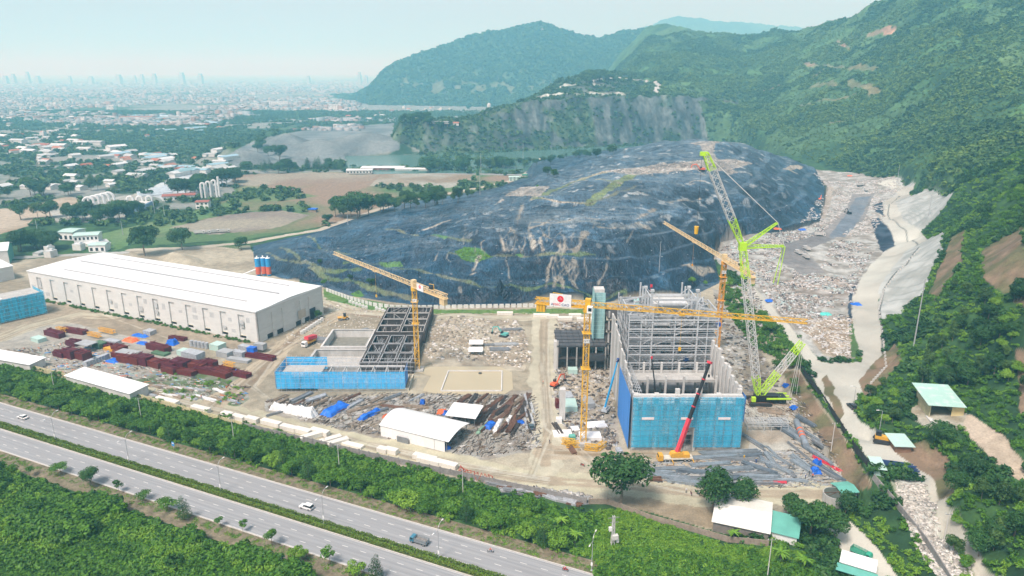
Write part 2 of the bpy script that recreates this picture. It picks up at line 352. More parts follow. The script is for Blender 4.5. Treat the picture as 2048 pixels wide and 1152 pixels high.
n1 = fbm(GX, GY, 45, 5, 81); n2 = fbm(GX, GY, 7, 3, 82); n3 = fbm(GX, GY, 400, 4, 83)
GREEN_D, GREEN_L, GREEN_G = (.022, .055, .022), (.05, .11, .03), (.11, .17, .05)
RED = (.26, .145, .085)
col = mixc(GREEN_D, GREEN_L, thr(n2, .3, .7)); ZN = np.zeros(GX.shape, int)
farm = mixc(mixc(GREEN_D, (.06, .11, .04), thr(n1, .4, .6)), (.24, .24, .22), thr(n1 * .5 + n3 * .5, .54, .62))
col = np.where((GY > 700)[..., None] & (GC == 0)[..., None], farm, col)
city = mixc((.13, .16, .13), (.30, .31, .31), thr(n2, .35, .65)); city = mixc(city, (.06, .11, .06), thr(n3, .52, .6))
col = np.where((GY > 2000)[..., None] & (GC == 0)[..., None], city, col)
def paint(poly, c1, c2=None, ns=None, zone=None, comp=(0, 1), yr=None, world=False):
    global col
    m = inpoly(GX, GY, poly) if world else inpoly(PX, PY, poly)
    m &= np.isin(GC, comp)
    if yr: m &= (GY > yr[0]) & (GY < yr[1])
    if c2 is None: c2 = tuple(v * .8 for v in c1)
    t = thr(n1[m] if ns is None else ns[m], .35, .65); col[m] = mixc(c1, c2, t)
    if zone is not None: ZN[m] = zone
def line(pts, wid, c1, c2=None, zone=None, comp=(0, 1, 2), soft=.5, amt=1., jit=1.5, z=None):
    'a strip of width wid metres following photographed points over the land'
    global col
    P = [(lambda v: (v.x, v.y))(ground(*p) if z is None else W(p[0], p[1], z)) for p in pts]
    xs = [p[0] for p in P]; ys = [p[1] for p in P]; e = wid * 2
    m = (GX > min(xs) - e) & (GX < max(xs) + e) & (GY > min(ys) - e) & (GY < max(ys) + e) & np.isin(GC, comp)
    if not m.any(): return
    d = segdist(GX[m], GY[m], P) + (n2[m] - .5) * 2 * jit
    t = np.clip((wid / 2 - d) / soft + .5, 0, 1) * amt; c2 = c2 or tuple(v * .85 for v in c1)
    cc = mixc(c1, c2, thr(n1[m], .4, .6)); col[m] = col[m] * (1 - t[:, None]) + cc * t[:, None]
    if zone is not None:
        zz = ZN[m]; zz[t > .5] = zone; ZN[m] = zz
SITE = [(-400,690),(0,702),(170,770),(480,850),(760,925),(1180,1008),(1240,1010),(1450,1066),(1640,1020),(1745,965),(1680,860),(1600,745),(1570,650),(1460,556),(1200,606),(1000,611),(850,612),
    (780,604),(640,572),(560,556),(500,500),(420,492),(300,500),(100,515),(-400,560)]
def build_colours():
    global col
    # plains and fields in the middle distance
    paint([(465,352),(640,343),(780,345),(1040,352),(1040,372),(960,382),(800,402),(660,450),(500,478),(300,490),(300,455),(420,410),(470,395)], (.26,.18,.125), (.09,.15,.055), ns=fbm(GX, GY, 70, 4, 90))
    paint([(480,368),(560,378),(640,392),(560,402),(470,402)], (.10,.17,.06), (.20,.2,.1))
    paint([(190,470),(320,440),(430,412),(470,400),(480,420),(400,440),(310,470),(230,502),(180,495)], (.10,.18,.06), (.14,.2,.08))
    paint([(470,350),(640,344),(760,346),(740,362),(560,372),(480,372)], (.25,.175,.125), (.30,.26,.2))
    paint([(340,455),(450,430),(560,420),(620,430),(560,455),(420,470)], (.22,.18,.155), (.30,.26,.2))
    paint([(760,352),(830,344),(910,347),(960,352),(900,376),(850,374),(740,372)], (.34,.32,.27), (.25,.19,.13))
    paint([(-50,425),(60,410),(140,392),(160,402),(100,440),(0,468),(-50,475)], (.42,.34,.26), (.30,.23,.16))
    paint([(285,385),(350,350),(400,345),(482,345),(440,378),(400,392),(330,402)], (.50,.52,.53), (.34,.36,.38))
    paint([(100,420),(280,385),(300,400),(240,445),(110,445)], (.40,.38,.34), (.28,.27,.24))
    paint([(515,278),(600,262),(790,246),(800,300),(700,316),(640,335),(540,332),(470,335),(420,328)], (.12,.135,.14), (.20,.215,.215))
    paint([(330,500),(500,490),(510,530),(420,530),(300,512)], (.28,.25,.20), (.09,.13,.05))
    # construction site
    paint(SITE, (.40,.345,.26), (.27,.225,.165), zone=0, ns=fbm(GX, GY, 22, 5, 95))
    paint([(-50,690),(60,655),(200,640),(330,690),(470,740),(500,770),(470,835),(300,790),(100,730)], (.40,.38,.34), (.32,.29,.25))
    paint([(0,600),(110,590),(200,620),(530,694),(600,665),(640,640),(600,668),(540,712),(330,690),(120,640),(0,670)], (.24,.19,.14), (.33,.27,.20))
    paint([(320,735),(480,748),(500,800),(440,835),(330,800),(240,760)], (.30,.28,.25), (.10,.14,.06), ns=n2)
    paint([(870,640),(1030,640),(1060,680),(1050,740),(870,735),(840,690)], (.42,.36,.28), (.30,.24,.18), ns=n2)
    paint([(1100,640),(1215,640),(1215,720),(1240,890),(1130,880),(1110,760)], (.40,.34,.27), (.27,.22,.17), ns=n2)
    paint([(1425,575),(1470,600),(1530,720),(1570,775),(1490,800),(1440,720)], (.24,.20,.15), (.36,.33,.29), ns=n2)
    paint([(530,800),(1070,780),(1085,900),(960,920),(760,880),(620,850),(530,822)], (.36,.34,.31), (.27,.23,.19), ns=n2)
    paint([(1190,930),(1500,900),(1680,940),(1640,985),(1400,980),(1200,955)], (.44,.42,.38), (.34,.30,.25), ns=n2)
    paint([(1180,1006),(1290,985),(1430,1000),(1450,1062),(1330,1035),(1240,1012)], (.38,.31,.22), (.28,.22,.15))
    paint([(1480,800),(1600,800),(1690,960),(1500,910)], (.42,.39,.34), (.34,.28,.22), ns=n2)
    paint([(648,578),(700,594),(790,612),(850,619),(1200,617),(1240,626),(1000,628),(850,630),(760,624),(690,607),(646,600)], (.09,.18,.05), (.13,.20,.06))
    for w, c, jt in ((13, (.47,.42,.32), 3.), (2.2, (.36,.29,.21), 1.)):
        z = 1 if w > 5 else None
        for k, off in enumerate((0,) if w > 5 else (-5, 4)):
            o = off
            line([(-120,690+o),(0,676+o),(60,652+o),(160,628+o),(230,632+o)], w * .9, c, zone=z, jit=jt)
            line([(180,768+o),(300,792+o),(500,836+o),(700,882+o),(900,928+o),(1000,950+o),(1100,962+o),(1250,972+o),(1420,988+o),(1650,988+o)], w, (.48,.43,.31) if w > 5 else c, zone=z, jit=jt)
            line([(1090+o,640),(1088+o,700),(1090+o,760),(1098+o,850),(1090+o,930)], w, c, zone=z, jit=jt)
            line([(570,590+o),(640,600+o),(700,625+o),(850,634+o),(1060,634+o)], w * .85, c, zone=z, jit=jt)
            line([(680+o,628),(610+o,660),(550+o,705),(500+o,760),(420+o,812)], w * .9, (.45,.37,.27) if w > 5 else c, zone=z, jit=jt)
            line([(1090,905+o),(1200,910+o),(1330,918+o),(1480,925+o)], w * .8, (.42,.34,.25), zone=z, jit=jt)
    line([(660,612),(620,650),(560,700),(510,760),(470,800)], 3, (.27,.2,.14), jit=2.)
    line([(690,628),(760,634),(830,632)], 3, (.27,.2,.14), jit=2.)
    line([(1120,905),(1200,912),(1300,910)], 4, (.28,.21,.14), jit=2.)
    q = random.Random(8)
    for k in range(46):
        base = q.choice(([(0,676),(60,652),(160,628)], [(180,768),(300,792),(500,836),(700,882),(900,928),(1100,962)], [(1090,640),(1088,700),(1090,760),(1098,850),(1060,950)], [(1090,700),(1096,850),(1200,940),(1400,985)], [(570,590),(700,625),(850,634),(1060,634)], [(680,628),(550,705),(420,812)], [(560,690),(500,770),(620,860)], [(1100,905),(1200,910),(1330,918)], [(200,632),(330,680),(520,715)]))
        a, b = q.uniform(-9, 9), q.uniform(-7, 7); line([(x + a + q.uniform(-2, 2), y + b + q.uniform(-1, 1)) for x, y in base], q.uniform(.35, .9), (.26,.21,.15) if q.random() < .6 else (.52,.48,.4), jit=.5, amt=.6, soft=.6)
    # road along the landfill and other tracks
    line([(260,500),(380,496),(500,484),(640,459),(720,432),(800,404),(960,376),(1040,356),(1062,340),(1056,326),(1085,317),(1170,309)], 8, (.46,.40,.32), zone=1, z=0)
    line([(480,345),(640,343),(780,344),(1040,350)], 7, (.33,.33,.33), zone=1, z=0)
    line([(-50,520),(100,512),(250,505)], 8, (.42,.40,.37), zone=1, z=0)
    # trash yard, right
    YARD = [(1425,500),(1445,480),(1500,462),(1640,438),(1655,372),(1612,338),(1700,345),(1790,350),(1822,372),(1790,396),(1785,440),(1800,480),(1775,515),(1730,560),(1715,640),(1712,716),(1690,722),(1645,722),(1570,645),(1500,565),(1435,525)]
    paint(YARD, (.42,.405,.38), (.24,.21,.18), ns=n2, comp=(0, 1, 4))
    paint([(1560,480),(1640,462),(1690,420),(1705,388),(1748,388),(1728,440),(1665,480),(1610,500),(1650,545),(1600,550),(1560,520)], (.25,.23,.22), (.18,.17,.17))
    paint([(1600,560),(1700,560),(1700,600),(1640,600),(1580,580)], (.22,.18,.15), (.42,.38,.35), ns=n2)
    paint([(1590,640),(1700,630),(1705,716),(1650,712)], (.42,.36,.29), (.28,.22,.16), ns=n2)
    paint([(1700,640),(1712,640),(1722,715),(1700,716)], (.09,.16,.05))
    line([(1612,345),(1660,378),(1640,440),(1560,462),(1490,466),(1440,484),(1424,505)], 7, (.36,.31,.26), zone=1, jit=.6)
    paint([(1690,430),(1712,395),(1742,392),(1720,440),(1690,475),(1655,476)], (.15,.17,.20), (.2,.21,.23))
    # concrete roads on the embankment
    CR = [(1612,738),(1640,724),(1722,724),(1704,640),(1706,596),(1724,552),(1764,508),(1790,492),(1784,462),(1760,434),(1756,408),(1796,390),(1780,376),(1752,366),(1798,352),(1830,368),(1822,392),
          (1796,406),(1812,428),(1840,455),(1858,482),(1803,532),(1768,566),(1757,600),(1768,680),(1772,735),(1738,768),(1712,800),(1716,838),(1762,868),(1806,890),(1836,912),(1868,960),(1882,1012),(1862,1012),(1846,960),(1806,925),(1768,935),(1742,930),(1698,872),(1648,800)]
    paint(CR, (.52,.50,.44), (.42,.39,.34), zone=2)
    line([(1500,575),(1540,622),(1590,680),(1640,735)], 5.5, (.50,.47,.41), zone=2, jit=.4)
    line([(1870,960),(1885,1030),(1930,1080),(1990,1160)], 3, (.55,.50,.42), zone=2, jit=.4)
    paint([(1640,1040),(1700,1040),(1760,1100),(1800,1160),(1700,1160),(1680,1090)], (.58,.53,.45), zone=2)
    paint([(1780,960),(1850,960),(1868,1010),(1890,1080),(1950,1150),(1880,1152),(1820,1060)], (.52,.50,.46), (.2,.22,.12), ns=n2)
    # sprayed concrete slopes
    for P in ([(1756,640),(1760,570),(1812,502),(1890,460),(1886,500),(1862,540),(1842,592),(1800,632)], [(1790,402),(1832,388),(1882,366),(1904,388),(1876,430),(1846,462),(1806,440)], [(1788,352),(1818,342),(1828,374),(1800,372)],
              [(1845,380),(1862,372),(1880,378),(1850,410)]):
        paint(P, (.46,.455,.43), (.33,.33,.31), ns=n2, zone=2)
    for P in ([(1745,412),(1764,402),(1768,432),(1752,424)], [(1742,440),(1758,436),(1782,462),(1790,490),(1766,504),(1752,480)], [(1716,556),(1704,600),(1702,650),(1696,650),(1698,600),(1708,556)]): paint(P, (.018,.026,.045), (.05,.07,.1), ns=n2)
    line([(1838,494),(1800,538),(1768,578),(1759,620),(1765,690),(1773,735)], .9, (.12,.12,.11), comp=(1,), jit=.2, soft=.4); line([(1800,392),(1778,408),(1776,430),(1812,462),(1836,490)], .8, (.14,.14,.13), comp=(1,), jit=.2, soft=.4)
    for k in range(9): t = k / 8; line([(1886 - 50 * t, 466 + 130 * t), (1812 - 52 * t, 506 + 90 * t)], .7, (.26,.27,.25), comp=(1,), jit=.3, soft=.5, amt=.7)
    for k in range(7): t = k / 6; line([(1898 - 50 * t, 384 + 68 * t), (1836 - 30 * t, 396 + 40 * t)], .7, (.26,.27,.25), comp=(1, 4), jit=.3, soft=.5, amt=.7)
    # red earth
    for P in ([(1558,742),(1592,742),(1690,880),(1748,972),(1700,985),(1650,892),(1600,822)], [(1790,905),(1850,880),(1900,912),(1915,985),(1880,1000),(1866,955)], [(1900,482),(1930,456),(1925,520),(1872,602),(1856,590)],
              [(1965,500),(2048,450),(2060,620),(2010,590),(1965,555)], [(1738,772),(1790,685),(1806,720),(1742,800)], [(2030,700),(2060,700),(2060,830),(2040,830)],
              [(1640,760),(1655,752),(1690,830),(1680,850)], [(1718,760),(1770,700),(1790,705),(1728,800)]):
        paint(P, (.22,.15,.10), (.13,.12,.06), ns=n2)
    paint([(1905,835),(1935,828),(2000,868),(2060,935),(2060,985),(1985,920),(1940,880)], (.45,.36,.28), (.36,.28,.2))
    paint([(1820,815),(1850,800),(1930,825),(1920,860),(1860,862),(1822,838)], (.40,.37,.31), (.3,.25,.18), ns=n2)
    # hillside: brush, bare scars and trails
    m = (GC == 4)
    g = mixc((.028,.065,.024), (.075,.15,.045), thr(n1[m] * .6 + n2[m] * .4, .38, .62)); g = mixc(g, (.08,.14,.05), thr(fbm(GX[m], GY[m], 160, 4, 97), .52, .62) * .8); col[m] = g
    m = (GC >= 5); g = mixc((.03,.065,.03), (.07,.13,.05), thr(n1[m] * .5 + n3[m] * .5, .4, .6)); col[m] = g
    m = (GC == 5) & (PY > 130) & (PX > 800) & (PX < 1160); k = thr(n1[m], .5, .62) * np.clip(1 - abs(PY[m] - 175) / 45, 0, 1); col[m] = mixc(col[m], (.20,.17,.14), k * .45)
    sc = (.33,.20,.13)
    for ln, w in (([(1615,127),(1680,132),(1750,138)], 7), ([(1625,172),(1660,164),(1710,172),(1755,182)], 7), ([(1675,82),(1720,72)], 5), ([(1740,68),(1775,58)], 9), ([(1600,212),(1660,200),(1710,188)], 4),
                  ([(1660,245),(1720,235)], 3), ([(1520,182),(1560,172)], 8), ([(1670,86),(1700,98)], 4), ([(1625,157),(1645,140)], 4)):
        line(ln, w * 1.7, sc, (.26,.2,.13), comp=(4,), jit=1.5)
    line([(1735,176),(1750,186)], 16, (.36,.21,.14), comp=(4,), jit=3); line([(1772,56),(1782,66)], 15, (.36,.22,.15), comp=(4,), jit=3)
    m = (GC == 4) & inpoly(PX, PY, [(1560,190),(1640,120),(1700,90),(1800,90),(1830,200),(1780,260),(1640,260),(1560,230)]); col[m] = mixc(col[m], (.065,.125,.045), .6 * np.ones(m.sum()))
    m = (GC == 4) & (PX > 1850); k = np.clip(1.3 - np.hypot((PX[m] - 2020) / 75, (PY[m] - 120) / 55) - n1[m] * .7, 0, 1); col[m] = mixc(col[m], (.12,.19,.07), k)
    # quarry rock
    m = (GC == 3); sl = np.zeros(GX.shape); dzy = np.gradient(GZ, axis=0) / np.gradient(GY, axis=0); sl[m] = np.abs(dzy[m])
    rock = mixc((.035,.045,.055), (.13,.14,.145), thr(fbm(GX[m], GY[m] * .4, 14, 4, 62), .35, .65)); veg = mixc((.028,.06,.028), (.07,.10,.04), thr(n2[m], .3, .7))
    k = thr(sl[m] + (n1[m] - .5) * 1.2, .28, .6) * (1 - thr(n1[m], .56, .64)); k *= np.where(PX[m] < 1000, .5, .85)
    col[m] = mixc(veg, rock, k)
    line([(1190,160),(1240,155),(1290,163),(1320,172),(1312,182)], 11, (.45,.43,.40), comp=(3, 4), zone=2, jit=.5)
    line([(1080,192),(1120,186),(1180,190),(1240,188)], 24, (.42,.42,.37), comp=(3, 4), jit=9, soft=6)
    line([(1115,176),(1200,168)], 16, (.38,.38,.34), comp=(3, 4), jit=6, soft=6)
    # landfill liner
    m = (GC == 2); ZN[m & (GZ > .4)] = 3
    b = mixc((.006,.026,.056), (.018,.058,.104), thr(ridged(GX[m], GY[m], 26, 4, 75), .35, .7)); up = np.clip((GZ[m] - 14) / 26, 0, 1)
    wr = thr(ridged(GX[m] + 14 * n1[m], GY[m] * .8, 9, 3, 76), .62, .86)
    b = mixc(b, (.13,.17,.21), wr * (.15 + .45 * up)); b = mixc(b, (.09,.14,.19), up * .75)  # upper liner tinted paler blue: sky sheen and haze mixed into the colour
    sm = GZ[m] / 3.4 + (n1[m] - .5) * 5; b = mixc(b, (.006,.012,.022), thr(np.abs(sm - np.floor(sm) - .5), .46, .49) * .8); sm = GX[m] / 13 + (n1[m] - .5) * 4 + GY[m] / 40; b = mixc(b, (.008,.015,.028), thr(np.abs(sm - np.floor(sm) - .5), .47, .495) * .55); sg = np.hypot(np.gradient(GZ, axis=0) / np.gradient(GY, axis=0), np.gradient(GZ, axis=1) / np.gradient(GX, axis=1))[m]; b = mixc(b, (.17,.20,.225), (1 - thr(sg, .04, .26)) * (.35 + .45 * up) * thr(n1[m], .3, .55)); b = mixc(b, (.008,.018,.034), thr(sg, .3, .6) * .7); b = b * (.45 + 1.1 * fbm(GX[m], GY[m], 30, 3, 78))[:, None]  # flat benches paler with dust, steep faces darkened in colour as form shading
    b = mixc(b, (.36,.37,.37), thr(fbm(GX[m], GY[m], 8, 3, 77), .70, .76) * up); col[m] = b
    tan, gr = (.42,.35,.27), (.16,.19,.07)
    for ln in ([(535,505),(560,520),(640,540),(720,540)], [(600,475),(640,498),(700,508)], [(760,458),(830,470),(940,482)], [(690,525),(760,528),(850,545),(900,556),(960,574),(1060,578),(1250,582)],
               [(900,505),(1000,512),(1100,508),(1190,510)], [(740,575),(800,590),(830,600)], [(620,535),(690,560),(740,575)], [(560,495),(600,520)]):
        line(ln, 2.2, (.20,.20,.12), (.12,.17,.06), comp=(2,), jit=1.8, amt=.8)
    for P in ([(908,503),(930,494),(958,496),(986,514),(955,526),(925,520)], [(756,524),(800,522),(806,532),(770,534)], [(1024,510),(1046,508),(1044,516)], [(700,588),(716,580),(730,590),(714,596)], [(862,468),(896,472),(890,478)]):
        paint(P, (.07,.18,.03), (.10,.20,.05), comp=(2,))
    RECT = [(1066,398),(1130,372),(1200,346),(1285,338),(1310,344),(1262,362),(1190,408),(1160,410)]
    line(RECT[:4], 7, gr, tan, comp=(2,), jit=1.5); line([(1285,344),(1240,362),(1180,407)], 9, gr, (.2,.24,.1), comp=(2,), jit=1.5)
    line([(1066,397),(1110,402),(1180,408)], 4, tan, gr, comp=(2,), jit=1.5); line([(1155,362),(1240,366)], 3, tan, gr, comp=(2,), jit=1)
    line([(1180,408),(1230,388),(1270,372)], 3, (.2,.2,.13), comp=(2,), jit=1)
    dirt = mixc((.46,.40,.34), (.27,.23,.2), thr(n2, .35, .65))
    for P in ([(1205,342),(1300,332),(1400,320),(1470,318),(1508,327),(1450,342),(1395,338),(1330,346),(1262,350)], [(1400,284),(1432,282),(1428,305),(1445,340),(1410,330)], [(1008,392),(1040,374),(1100,372),(1080,392)],
              [(1010,400),(990,410),(1005,396)], [(1440,325),(1478,345),(1455,350)], [(1380,285),(1440,281),(1440,286),(1390,290)], [(1290,333),(1330,325),(1340,332)]):
        mm = inpoly(PX, PY, P) & (GC == 2); col[mm] = dirt[mm]
    for ln, w in (([(1045,410),(1036,438)], 3), ([(1070,444),(1110,446),(1150,437)], 4), ([(1100,440),(1085,450),(1060,455)], 3), ([(1140,437),(1210,440)], 4), ([(1170,465),(1160,490),(1150,500)], 6), ([(1150,498),(1130,500),(1128,490)], 3),
                  ([(1060,470),(1070,500)], 3), ([(1080,475),(1085,500)], 3), ([(1104,515),(1096,540),(1092,575)], 1.6), ([(1128,515),(1120,545),(1104,580)], 1.6), ([(1124,520),(1140,550),(1152,575)], 2), ([(1145,515),(1150,560)], 1.6), ([(1110,517),(1122,550),(1126,575)], 1.4),
                  ([(1215,516),(1212,540),(1198,566)], 2), ([(1270,440),(1300,425),(1310,418)], 4), ([(1275,446),(1298,458)], 5), ([(1200,454),(1230,456)], 4), ([(960,510),(948,540)], 3), ([(952,545),(945,548)], 3), ([(880,500),(870,520)], 1.5), ([(870,452),(900,440)], 4), ([(840,460),(880,448)], 2.5),
                  ([(985,395),(960,405)], 4), ([(1020,455),(1035,480)], 3), ([(1000,470),(1010,500)], 1.5), ([(1370,530),(1395,545)], 5), ([(1400,545),(1425,540)], 6), ([(1340,405),(1400,398)], 3), ([(1380,365),(1410,362)], 4), ([(1180,430),(1200,425)], 2), ([(920,575),(925,590)], 1.5), ([(1090,470),(1130,505)], 2.5), ([(1395,340),(1412,350)], 4)):
        line(ln, w * .55, (.44,.38,.31), (.30,.26,.21), comp=(2,), jit=2.2, amt=.9, soft=1.2)
    q = random.Random(5)
    for k in range(42):
        x, y = q.choice(((q.uniform(1040, 1180), q.uniform(440, 475)), (q.uniform(1010, 1150), q.uniform(465, 500)), (q.uniform(1090, 1150), q.uniform(515, 535)), (q.uniform(880, 1300), q.uniform(430, 520)))); P = [(x, y)]
        for j in range(q.randint(2, 4)): x += q.uniform(-9, 9); y += q.uniform(5, 15); P.append((x, y))
        line(P, q.uniform(.3, .9), (.40,.36,.30), (.28,.25,.21), comp=(2,), jit=.5, amt=.65, soft=.6)
    line([(1075,440),(1140,443),(1215,452),(1290,455)], 5, (.34,.33,.30), comp=(2,), jit=5, amt=.45)
    line([(1600,332),(1572,338),(1590,345)], 8, (.45,.38,.3), comp=(1, 2), jit=1)
build_colours()
# bare lake shore
m = (GC == 0) & (GY > 1000) & (GY < 1500) & (GZ < -.5); col[m] = (.10, .12, .10)
def linermat():
    m = vmat('black_liner', rough=.45, spec=.28, amp=.3, s1=.06, s2=.4, bump=0, stretch=(1, .6, 1)); nt = m.node_tree; N, L = nt.nodes, nt.links; b = N['Principled BSDF']; src = b.inputs['Base Color'].links[0].from_socket
    tc = N.new('ShaderNodeTexCoord'); hs = []; last = src
    for sc, st, lo, hi, c, f in ((.11, (1, .35, .6), .0, .035, (.004, .010, .02), .5), (.3, (1, .3, .6), .0, .045, (.006, .014, .028), .14), (.16, (.8, .4, .6), .0, .03, (.10, .15, .20), .28), (.045, (1, 1, 1), .0, .02, (.008, .012, .02), .45)):
        mp = N.new('ShaderNodeMapping'); mp.inputs['Scale'].default_value = st; mp.inputs['Location'].default_value = (sc * 500, 7, 3); L.new(tc.outputs['Object'], mp.inputs[0]); n = N.new('ShaderNodeTexNoise'); n.inputs['Scale'].default_value = sc; n.inputs['Detail'].default_value = 3; n.inputs['Distortion'].default_value = 1.2; L.new(mp.outputs[0], n.inputs[0])
        s = N.new('ShaderNodeMath'); s.operation = 'SUBTRACT'; s.inputs[1].default_value = .5; L.new(n.outputs[0], s.inputs[0]); a = N.new('ShaderNodeMath'); a.operation = 'ABSOLUTE'; L.new(s.outputs[0], a.inputs[0])
        r = N.new('ShaderNodeMapRange'); r.inputs[1].default_value = lo; r.inputs[2].default_value = hi; r.inputs[3].default_value = f; r.inputs[4].default_value = 0; L.new(a.outputs[0], r.inputs[0]); hs.append(a)
        x = N.new('ShaderNodeMix'); x.data_type = 'RGBA'; L.new(r.outputs[0], x.inputs[0]); L.new(last, x.inputs['A']); x.inputs['B'].default_value = (*c, 1); last = x.outputs['Result']
    L.new(last, b.inputs['Base Color']); ad = N.new('ShaderNodeMath'); ad.operation = 'ADD'; L.new(hs[0].outputs[0], ad.inputs[0]); L.new(hs[1].outputs[0], ad.inputs[1])
    bp = N.new('ShaderNodeBump'); bp.inputs['Strength'].default_value = 1; bp.inputs['Distance'].default_value = 2.2; L.new(ad.outputs[0], bp.inputs['Height']); L.new(bp.outputs[0], b.inputs['Normal']); return m
def cut_land():
    idx = np.arange(GX.size).reshape(GX.shape); q = np.stack([idx[:-1, :-1], idx[:-1, 1:], idx[1:, 1:], idx[1:, :-1]], -1).reshape(-1, 4)
    zq = np.where(GC == 3, 5, np.where(GC >= 4, 4, 0)); zq = np.where(ZN > 0, ZN, zq); zq = zq[:-1, :-1].ravel()
    co = np.stack([GX, GY, GZ], -1).reshape(-1, 3); cc = (col * np.array([.90, .96, .97])).reshape(-1, 3)
    earth = vmat('earth', amp=.2, bump=.12, bscale=1.2)
    mats = [earth, vmat('packed_dirt', amp=.13, s1=.2, bump=.06, bscale=1.5), vmat('pale_concrete', amp=.07, s1=.1, bump=.03),
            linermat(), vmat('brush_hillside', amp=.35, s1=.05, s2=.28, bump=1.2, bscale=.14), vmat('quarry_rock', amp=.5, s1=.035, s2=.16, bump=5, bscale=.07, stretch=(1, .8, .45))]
    names = ['ground', 'dirt_road', 'concrete_road', 'landfill_mound', 'hills', 'quarry_cliff']
    for k in range(6):
        f = q[zq == k]
        if not len(f): continue
        u, inv = np.unique(f, return_inverse=True)
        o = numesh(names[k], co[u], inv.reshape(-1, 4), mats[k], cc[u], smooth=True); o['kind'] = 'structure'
cut_land(); LAND = col
# lake and other standing water
def water(name, pts, z, colr, rough=.08, world=False):
    P = [Vector((x, y, z)) for x, y in pts] if world else [W(px, py, z) for px, py in pts]
    bm = bmesh.new(); bm.faces.new([bm.verts.new(p) for p in P]); bmesh.ops.triangulate(bm, faces=bm.faces[:])
    me = bpy.data.meshes.new(name); bm.to_mesh(me); o = bpy.data.objects.new(name, me); COL.objects.link(o)
    me.materials.append(mat(name + '_surface', colr, rough, .06, .05, spec=.5, bump=.02)); o['kind'] = 'structure'; return o
water('lake', [(640,305),(720,296),(1000,285),(1300,272),(1400,272),(1440,300),(1300,345),(1040,352),(700,356),(660,330)], -1.2, (.075,.16,.13), .25)
# haze
def build_haze():
    bm = bmesh.new(); bmesh.ops.create_cube(bm, size=1)
    for v in bm.verts: v.co = Vector((v.co.x * 100000, v.co.y * 100000 + 20000, -5 + (v.co.z + .5) * 805))
    me = bpy.data.meshes.new('haze'); bm.to_mesh(me); bm.free(); o = bpy.data.objects.new('haze', me); COL.objects.link(o); o['kind'] = 'stuff'; tag(o, 'pale blue haze lying over the plain and the far hills', 'haze')
    m = bpy.data.materials.new('haze'); m.use_nodes = True; N = m.node_tree.nodes; N.clear()
    v = N.new('ShaderNodeVolumePrincipled'); v.inputs['Density'].default_value = HAZE_D; v.inputs['Color'].default_value = (.24, .68, .93, 1); v.inputs['Absorption Color'].default_value = (.93, .93, 1, 1); v.inputs['Anisotropy'].default_value = 0.0
    ou = N.new('ShaderNodeOutputMaterial'); m.node_tree.links.new(v.outputs[0], ou.inputs['Volume']); me.materials.append(m)
HAZE_D = .00028
build_haze()
